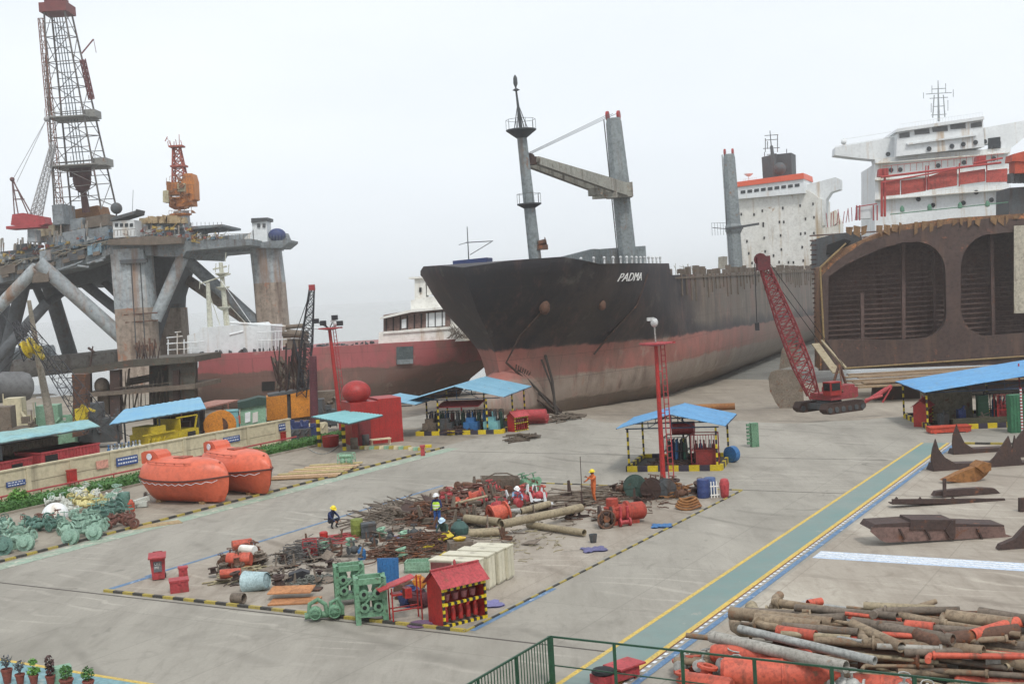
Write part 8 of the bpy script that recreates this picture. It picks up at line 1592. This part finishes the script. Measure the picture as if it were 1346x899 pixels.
# ---- steel brackets and beams on the right plot
ST = mat('dark_brown_beam_steel', '#4a3a36', '#3d302d', .8, rust=.3, streak=.2, rough=.85, bump=.3)
def steel(name, label, pl, polys, cat='steel frame', mt=ST): m = MB(); [poly(m, pl, p, d, o) for p, d, o in polys]; return solo(name, m, mt, label, cat)
q = Pln(1280, 616, G(1280, 616).y, -4)
steel('steel_bracket_frame', 'dark steel ship frame with tall curved left fin, nearer the ochre bent plate', q, [([(1228, 619), (1224, 604), (1226, 590), (1230, 577), (1234, 590), (1242, 601), (1256, 609), (1300, 608), (1308, 600), (1316, 588), (1326, 573), (1331, 590), (1334, 572), (1341, 600), (1346, 612), (1346, 617), (1240, 619)], .12, 0), ([(1226, 620), (1230, 610), (1400, 606), (1400, 615)], .9, .05), ([(1224, 606), (1228, 588), (1231, 580), (1236, 600), (1238, 618), (1228, 619)], .1, .8)])
q = Pln(1280, 596, G(1280, 596).y, -4); steel('steel_bracket_frame', 'second dark steel ship frame standing behind the nearer curved one', q, [([(1254, 597), (1252, 584), (1253, 572), (1258, 558), (1262, 570), (1268, 582), (1280, 590), (1320, 588), (1321, 596)], .12, 0), ([(1253, 598), (1256, 591), (1322, 588), (1322, 595)], .8, .05)])
q = Pln(1340, 604, G(1340, 606).y, -4); steel('steel_bracket_frame', 'tall dark steel fin at the right picture border behind the curved frame', q, [([(1322, 612), (1330, 592), (1338, 575), (1346, 565), (1352, 560), (1360, 560), (1360, 610)], .14, 1.2)])
q = Pln(1270, 630, G(1270, 634).y, -4); steel('bent_plate', 'ochre bent steel plate lying in front of the curved dark frames', q, [([(1240, 632), (1262, 621), (1286, 612), (1297, 610), (1302, 617), (1297, 624), (1290, 630), (1280, 634), (1262, 634)], .5, 0), ([(1284, 614), (1293, 607), (1303, 609), (1303, 618), (1294, 622)], .9, -.2)], 'bent plate', OCR)
q = Pln(1270, 650, G(1270, 652).y, -4); steel('short_beam', 'short arched dark beam with upright stub, farther of the two beams', q, [([(1227, 652), (1231, 646), (1256, 643), (1290, 641), (1308, 642), (1315, 648), (1290, 650), (1256, 652)], .35, 0), ([(1240, 654), (1240, 629), (1244, 629), (1244, 654)], .1, -.25)], 'beam'); 
q = Pln(1250, 662, G(1250, 663).y, -4); steel('long_beam', 'long straight dark steel beam in the middle of the right plot', q, [([(1173, 662), (1173, 656), (1321, 655), (1322, 662)], .1, 0), ([(1173, 663), (1173, 661.5), (1322, 661.5), (1322, 663)], .5, .1), ([(1176, 657), (1179, 653), (1182, 657)], .1, .1), ([(1208, 656), (1210, 653), (1212, 656)], .1, .1), ([(1250, 656), (1253, 653), (1256, 656)], .1, .1)], 'beam')
q = Pln(1230, 710, G(1230, 713).y, -4); PNS = mat('reddish_grey_panel_steel', '#7b625b', '#67514b', .8, rust=.3, streak=.15, rough=.8)
t = thing('hull_plating', 'large ship shaped steel panel with raised box, nearest in the right plot', 'steel panel', q.w(1230, 712))
m = MB(); poly(m, q, [(1145, 699), (1146, 693), (1320, 692), (1322, 702), (1340, 708), (1300, 707), (1165, 713), (1158, 710)], .1, 0); m.build('face_plate', PNS, t)
m = MB(); poly(m, q, [(1145, 696), (1150, 689), (1200, 686), (1200, 696)], 1.3, .02); poly(m, q, [(1196, 696), (1198, 683), (1253, 683), (1256, 696)], 1.2, -.06); poly(m, q, [(1254, 696), (1256, 688), (1320, 690), (1320, 695)], 1.2, .02); m.build('top_plate', ST, t)
m = MB()
for a in (1182, 1216, 1246, 1284): poly(m, q, [(a, 695), (a+2, 695), (a+9, 708), (a+7, 709)], .14, -.1)
poly(m, q, [(1243, 697), (1252, 684), (1256, 683), (1256, 708), (1250, 708)], .2, -.14); m.build('stiffener', ST, t)
q = Pln(1340, 715, G(1330, 722).y, -4); steel('curved_plate', 'curved dark plate piece at the right picture border beside the steel panel', q, [([(1313, 722), (1316, 716), (1335, 708), (1344, 698), (1350, 692), (1380, 690), (1380, 720), (1330, 723)], .3, 0)], 'curved plate'); q = Pln(1344, 670, G(1344, 673).y, -4); steel('plate_stub', 'short upright dark plate stub at the right border above the curved plate', q, [([(1341, 673), (1341, 655), (1380, 652), (1380, 672)], .2, 0)], 'plate')
# ---- green railing
GX = 29.4; t = thing('green_railing', 'dark green steel railing with a corner post in the foreground', 'railing', uv(GX, 16.7)); HR = 1.38
m = MB(); m.bar(uv(GX, 16.7, HR), uv(18, 16.7, HR), .05, .05); m.bar(uv(GX, 16.7, .12), uv(18, 16.7, .12), .05); m.bar(uv(GX, 16.7, HR), uv(GX, -2, HR), .05, .05); m.bar(uv(GX, 16.7, .55), uv(GX, -2, .55), .03); m.build('handrail', GRF, t)
for k in range(7): m = MB(); v = 16.7-k*2.02; w_ = .16 if k == 0 else .09; m.bar(uv(GX, v, 0), uv(GX, v, HR), w_); m.build('post', GRF, t)
for k in range(1, 5): m = MB(); m.bar(uv(GX-k*1.95, 16.7, 0), uv(GX-k*1.95, 16.7, HR), .08); m.build('post', GRF, t)
m = MB(); 
for k in range(70): m.bar(uv(GX-.16-k*.155, 16.7, .12), uv(GX-.16-k*.155, 16.7, HR), .03)
m.build('balusters', GRF, t)
# ---- red bench box beyond the railing
c0 = uv(29.9, 15.2); t = thing('red_box_table', 'low faded red box with dark opening just behind the green railing', 'box', c0, YR-rad(20)); M_ = WM[t.name]
m = MB(M_); m.bx(-.4, 1.0, -.3, .3, .1, .35); m.box((.7, 0, .42), (1.0, .75, .05)); [m.bar((x, y, 0), (x, y, .12), .06) for x in (-.3, .9) for y in (-.2, .2)]; m.build('body', REDD, t); m = MB(M_); m.lathe([(.02, 0), (.3, 0), (.34, .05), (.3, .12), (.02, .12)], Tr(-.15, 0, .36), 16); m.build('opening', RBR, t)
# ---- pipe pile
PG = 'pipes in the big pile behind the green railing'
PCOL = {'brown': PIP, 'dark brown': RSTG, 'tan': PIPY, 'silver': SIL, 'orange': ORP, 'pale grey': mat('pale_grey_pipe', '#a5a29a', '#8f8c84', 1, rust=.25, rc='#75624e'), 'rusty': RST}
def pp(col, a, b_, r, where='lying in the big pile behind the green railing', name='steel_pipe', th=.14, label=None, n=14, bands=False, bend=0):
    m = MB()
    if bend:
        d = (b_-a).normalized(); s_ = d.cross(Vector((0, 0, 1))).normalized()*bend+Vector((0, 0, abs(bend)*.1)); L = (b_-a).length; e = a+d*L*.8; m.pipe(a, e, r, th, n); m.path([e-d*.02, e+d*r*1.6+s_*.02, e+d*r*2.6+s_*.3, e+d*r*2.9+s_*(.3+L*.12)], r*1.03, n); m.lathe([(r, 0), (r*1.5, 0), (r*1.5, .06), (r, .06)], frame(e, b_)[0], n, caps=False)
    else: m.pipe(a, b_, r, th, n)
    if bands: m.lathe([(r*1.02, 0), (r*1.45, 0), (r*1.45, .07), (r*1.02, .07)], frame(a, b_)[0], n, caps=False)
    sz = 'thick' if r > .2 else ('thin' if r < .09 else 'medium'); return solo(name, m, PCOL[col], label or '%s %s pipe %s' % (sz, col, where), 'pipe', None, 0, PG)
def top(u, v): return 1.75*max(0, 1-((u-33.8)/3.5)**2)*max(0, 1-((v-8.0)/7.2)**4)
cols = ['brown', 'dark brown', 'tan', 'brown', 'brown', 'brown', 'pale grey', 'orange', 'brown', 'dark brown', 'tan', 'rusty', 'dark brown', 'brown', 'brown', 'silver']
random.seed(41); 
for k in range(150):
    lay = k/150; u = 33.6+ru(-2.7, 2.7)*(1-.45*lay); v = 7.6+ru(-4.6, 4.6)*(1-.3*lay); L = ru(1.6, 5.2)*(1-.25*lay); r = random.choice([.05, .06, .08, .09, .11, .13, .16, .19]); th = ru(-.32, .32) if rnd() < .75 else ru(-1.0, 1.0)
    d = VD*math.cos(th)+UD*math.sin(th); c = uv(u, v, 0); z = max(r+.02, top(u, v)*(.35+.65*lay)*ru(.85, 1.02)); tl = ru(-.06, .06)
    a = c-d*L/2+Vector((0, 0, z-tl*L/2)); b_ = c+d*L/2+Vector((0, 0, z+tl*L/2)); a.z = max(a.z, r+.02); b_.z = max(b_.z, r+.02)
    pp(random.choice(cols), a, b_, r, bands=rnd() < .18, bend=random.choice((-1, 1)) if rnd() < .2 and L > 2 else 0)
# distinct members
S = lambda px, py, z: PZ(px, py, z)
pp('silver', S(972, 826, 1.25), S(1150, 868, 1.2), .12, label='longest silver white pipe sloping down across the left of the pile', th=.2); pp('pale grey', S(935, 836, 1.05), S(1112, 876, 1.05), .17, label='long grey pipe below the longest silver white pipe'); pp('orange', S(1022, 829, 1.25), S(1072, 836, 1.25), .17, label='short orange pipe on top left of the pile')
pp('orange', S(1190, 822, 1.5), S(1228, 826, 1.5), .17, label='short orange pipe on the top right of the pile'); pp('orange', S(1062, 793, 1.2), S(1080, 790, 1.2), .12, label='small orange pipe end at the far top of the pile')
pp('dark brown', S(968, 806, .5), S(1012, 812, .55), .14, label='dark brown pipe with open end at the far left tip of the pile'); pp('brown', S(1196, 800, 1.4), S(1230, 790, 1.5), .08, label='thin brown pipe pointing up at the far right of the pile top'); pp('brown', S(1120, 820, 1.45), S(1185, 850, 1.3), .15, label='medium brown pipe sloping down in the middle of the pile')
o = pp('pale grey', S(1318, 858, .45), S(1338, 853, .5), .28, label='wide pale grey pipe end facing the yard at the right end of the pile', th=.3)
# big orange vessels in front
for (a, b_, r, z, lb) in (((948, 884), (1108, 886), .42, .5, 'largest orange red cylinder at the front of the pile behind the railing'), ((935, 858), (1068, 866), .26, .75, 'orange red cylinder resting above the largest orange one'), ((898, 896), (962, 905), .3, .35, 'orange red cylinder at the lower left corner of the pile'), ((1118, 899), (1200, 905), .3, .4, 'orange red cylinder at the bottom of the pile beside grey frames'), ((1255, 894), (1400, 902), .3, .4, 'orange red cylinder at the lower right end of the pile')):
    A, B = PZ(*a, z), PZ(*b_, z); m = MB(); T, L = frame(A, B); m.lathe([(.05, -.02), (r*.8, 0), (r, .1), (r, L*.5), (r*1.06, L*.5+.01), (r*1.06, L*.5+.07), (r, L*.5+.08), (r, L-.1), (r*.8, L), (.05, L+.02)], T, 20); solo('orange_cylinder', m, ORP, lb, 'cylinder', None, 0, 'orange cylinders of the pile')
PILE_W = 'in the pipe pile behind the railing'
scatter('pipe_flange', ORP, 'orange', PILE_W, cloud(31, 36, 2.5, 4.6, 7)+cloud(30.5, 32, 12.5, 14, 4), 1, 1.7); scatter('scrap_valve', SIL, 'silver', PILE_W, cloud(30.6, 32.5, 11.5, 13.8, 6)+cloud(30.3, 31.4, 5, 9, 8), 1, 1.5); scatter('pipe_elbow', PIP, 'brown', PILE_W, [p+Vector((0, 0, 1.0)) for p in cloud(32.4, 34.6, 5, 12, 8)], 1, 1.6)
# ---- flower pots
POT = mat('terracotta_pot', '#8c4a3e', '#7a3f35', 2, rough=.85)
def pot(label, px, py, kind, h=.34, r=.17):
    h *= .85; r *= .82; c0 = PZ(px, py+3, 0); t = thing('flower_pot', label, 'flower pot', c0, 0, 'potted plants in a row'); m = MB(); m.lathe([(r*.62, 0), (r, h*.85), (r*1.1, h*.86), (r*1.1, h), (r*.92, h), (r*.9, h*.9), (.01, h*.88)], Matrix.Translation(c0), 18, caps=False); m.build('pot', POT, t)
    m = MB(); c = c0+Vector((0, 0, h)); m.tube(c-Vector((0, 0, .05)), c+Vector((0, 0, .25)), .015, n=5); m.build('stem', RST, t); m = MB()
    if kind == 0: leafy(m, c+Vector((0, 0, .22)), (.2, .2, .2), 150, .06); m.build('foliage', LEAF, t)
    elif kind == 1: leafy(m, c+Vector((0, 0, .3)), (.14, .14, .34), 170, .07); m.build('foliage', mat('dark_red_leaf', '#5a2f34', '#3f3b30', 3, rough=.6, var=0), t)
    elif kind == 2: leafy(m, c+Vector((0, 0, .12)), (.2, .2, .12), 120, .06); leafy(m, c+Vector((0, 0, .4)), (.13, .13, .11), 110, .05); m.build('foliage', LEAF2, t)
    else:
        for k in range(16): a = ru(0, 6.28); m.path([c, c+Vector((.08*math.cos(a), .08*math.sin(a), .2)), c+Vector((.2*math.cos(a), .2*math.sin(a), ru(.25, .42)))], [.012, .01, .003], 4)
        leafy(m, c+Vector((0, 0, .25)), (.16, .16, .18), 60, .06); m.build('foliage', mat('grey_violet_leaf', '#6f6e7c', '#4e5a4c', 3, var=0), t)
pot('leftmost flower pot in the row, without visible leaves', 10, 895, 3, .55, .2); pot('second flower pot from the left with grey violet spiky plant', 27, 897, 3, .42); pot('third flower pot with two round bright green tufts', 45, 898, 2, .42); pot('flower pot with upright dark red plant', 67, 899, 1, .42); pot('flower pot with wide bushy green plant', 88, 904, 0, .42, .24); pot('rightmost flower pot of the row with loose green leaves', 117, 906, 0, .42, .2)
m = MB(); m.bx(-.28, .28, -.2, .2, 0, .5); solo('planter_box', m, GRNP, 'pale green planter box between dark red plant and bushy plant', 'planter', PZ(82, 896, 0), .5)
# ---------------------------------------------------------------- sea haze: one closed box of even air round everything
hz = bpy.data.materials.new('haze_air'); hz.use_nodes = True; nt = hz.node_tree; nt.nodes.clear()
ho = nt.nodes.new('ShaderNodeOutputMaterial'); pv = nt.nodes.new('ShaderNodeVolumePrincipled'); pv.inputs['Density'].default_value = .00043
pv.inputs['Color'].default_value = (1, 1, 1, 1); pv.inputs['Anisotropy'].default_value = .8; lk(nt, pv.outputs[0], ho.inputs['Volume'])
m = MB(); m.bx(-6200, 6200, -5200, 6600, -5.4, 74); o = m.build('haze', hz); o['kind'] = 'stuff'
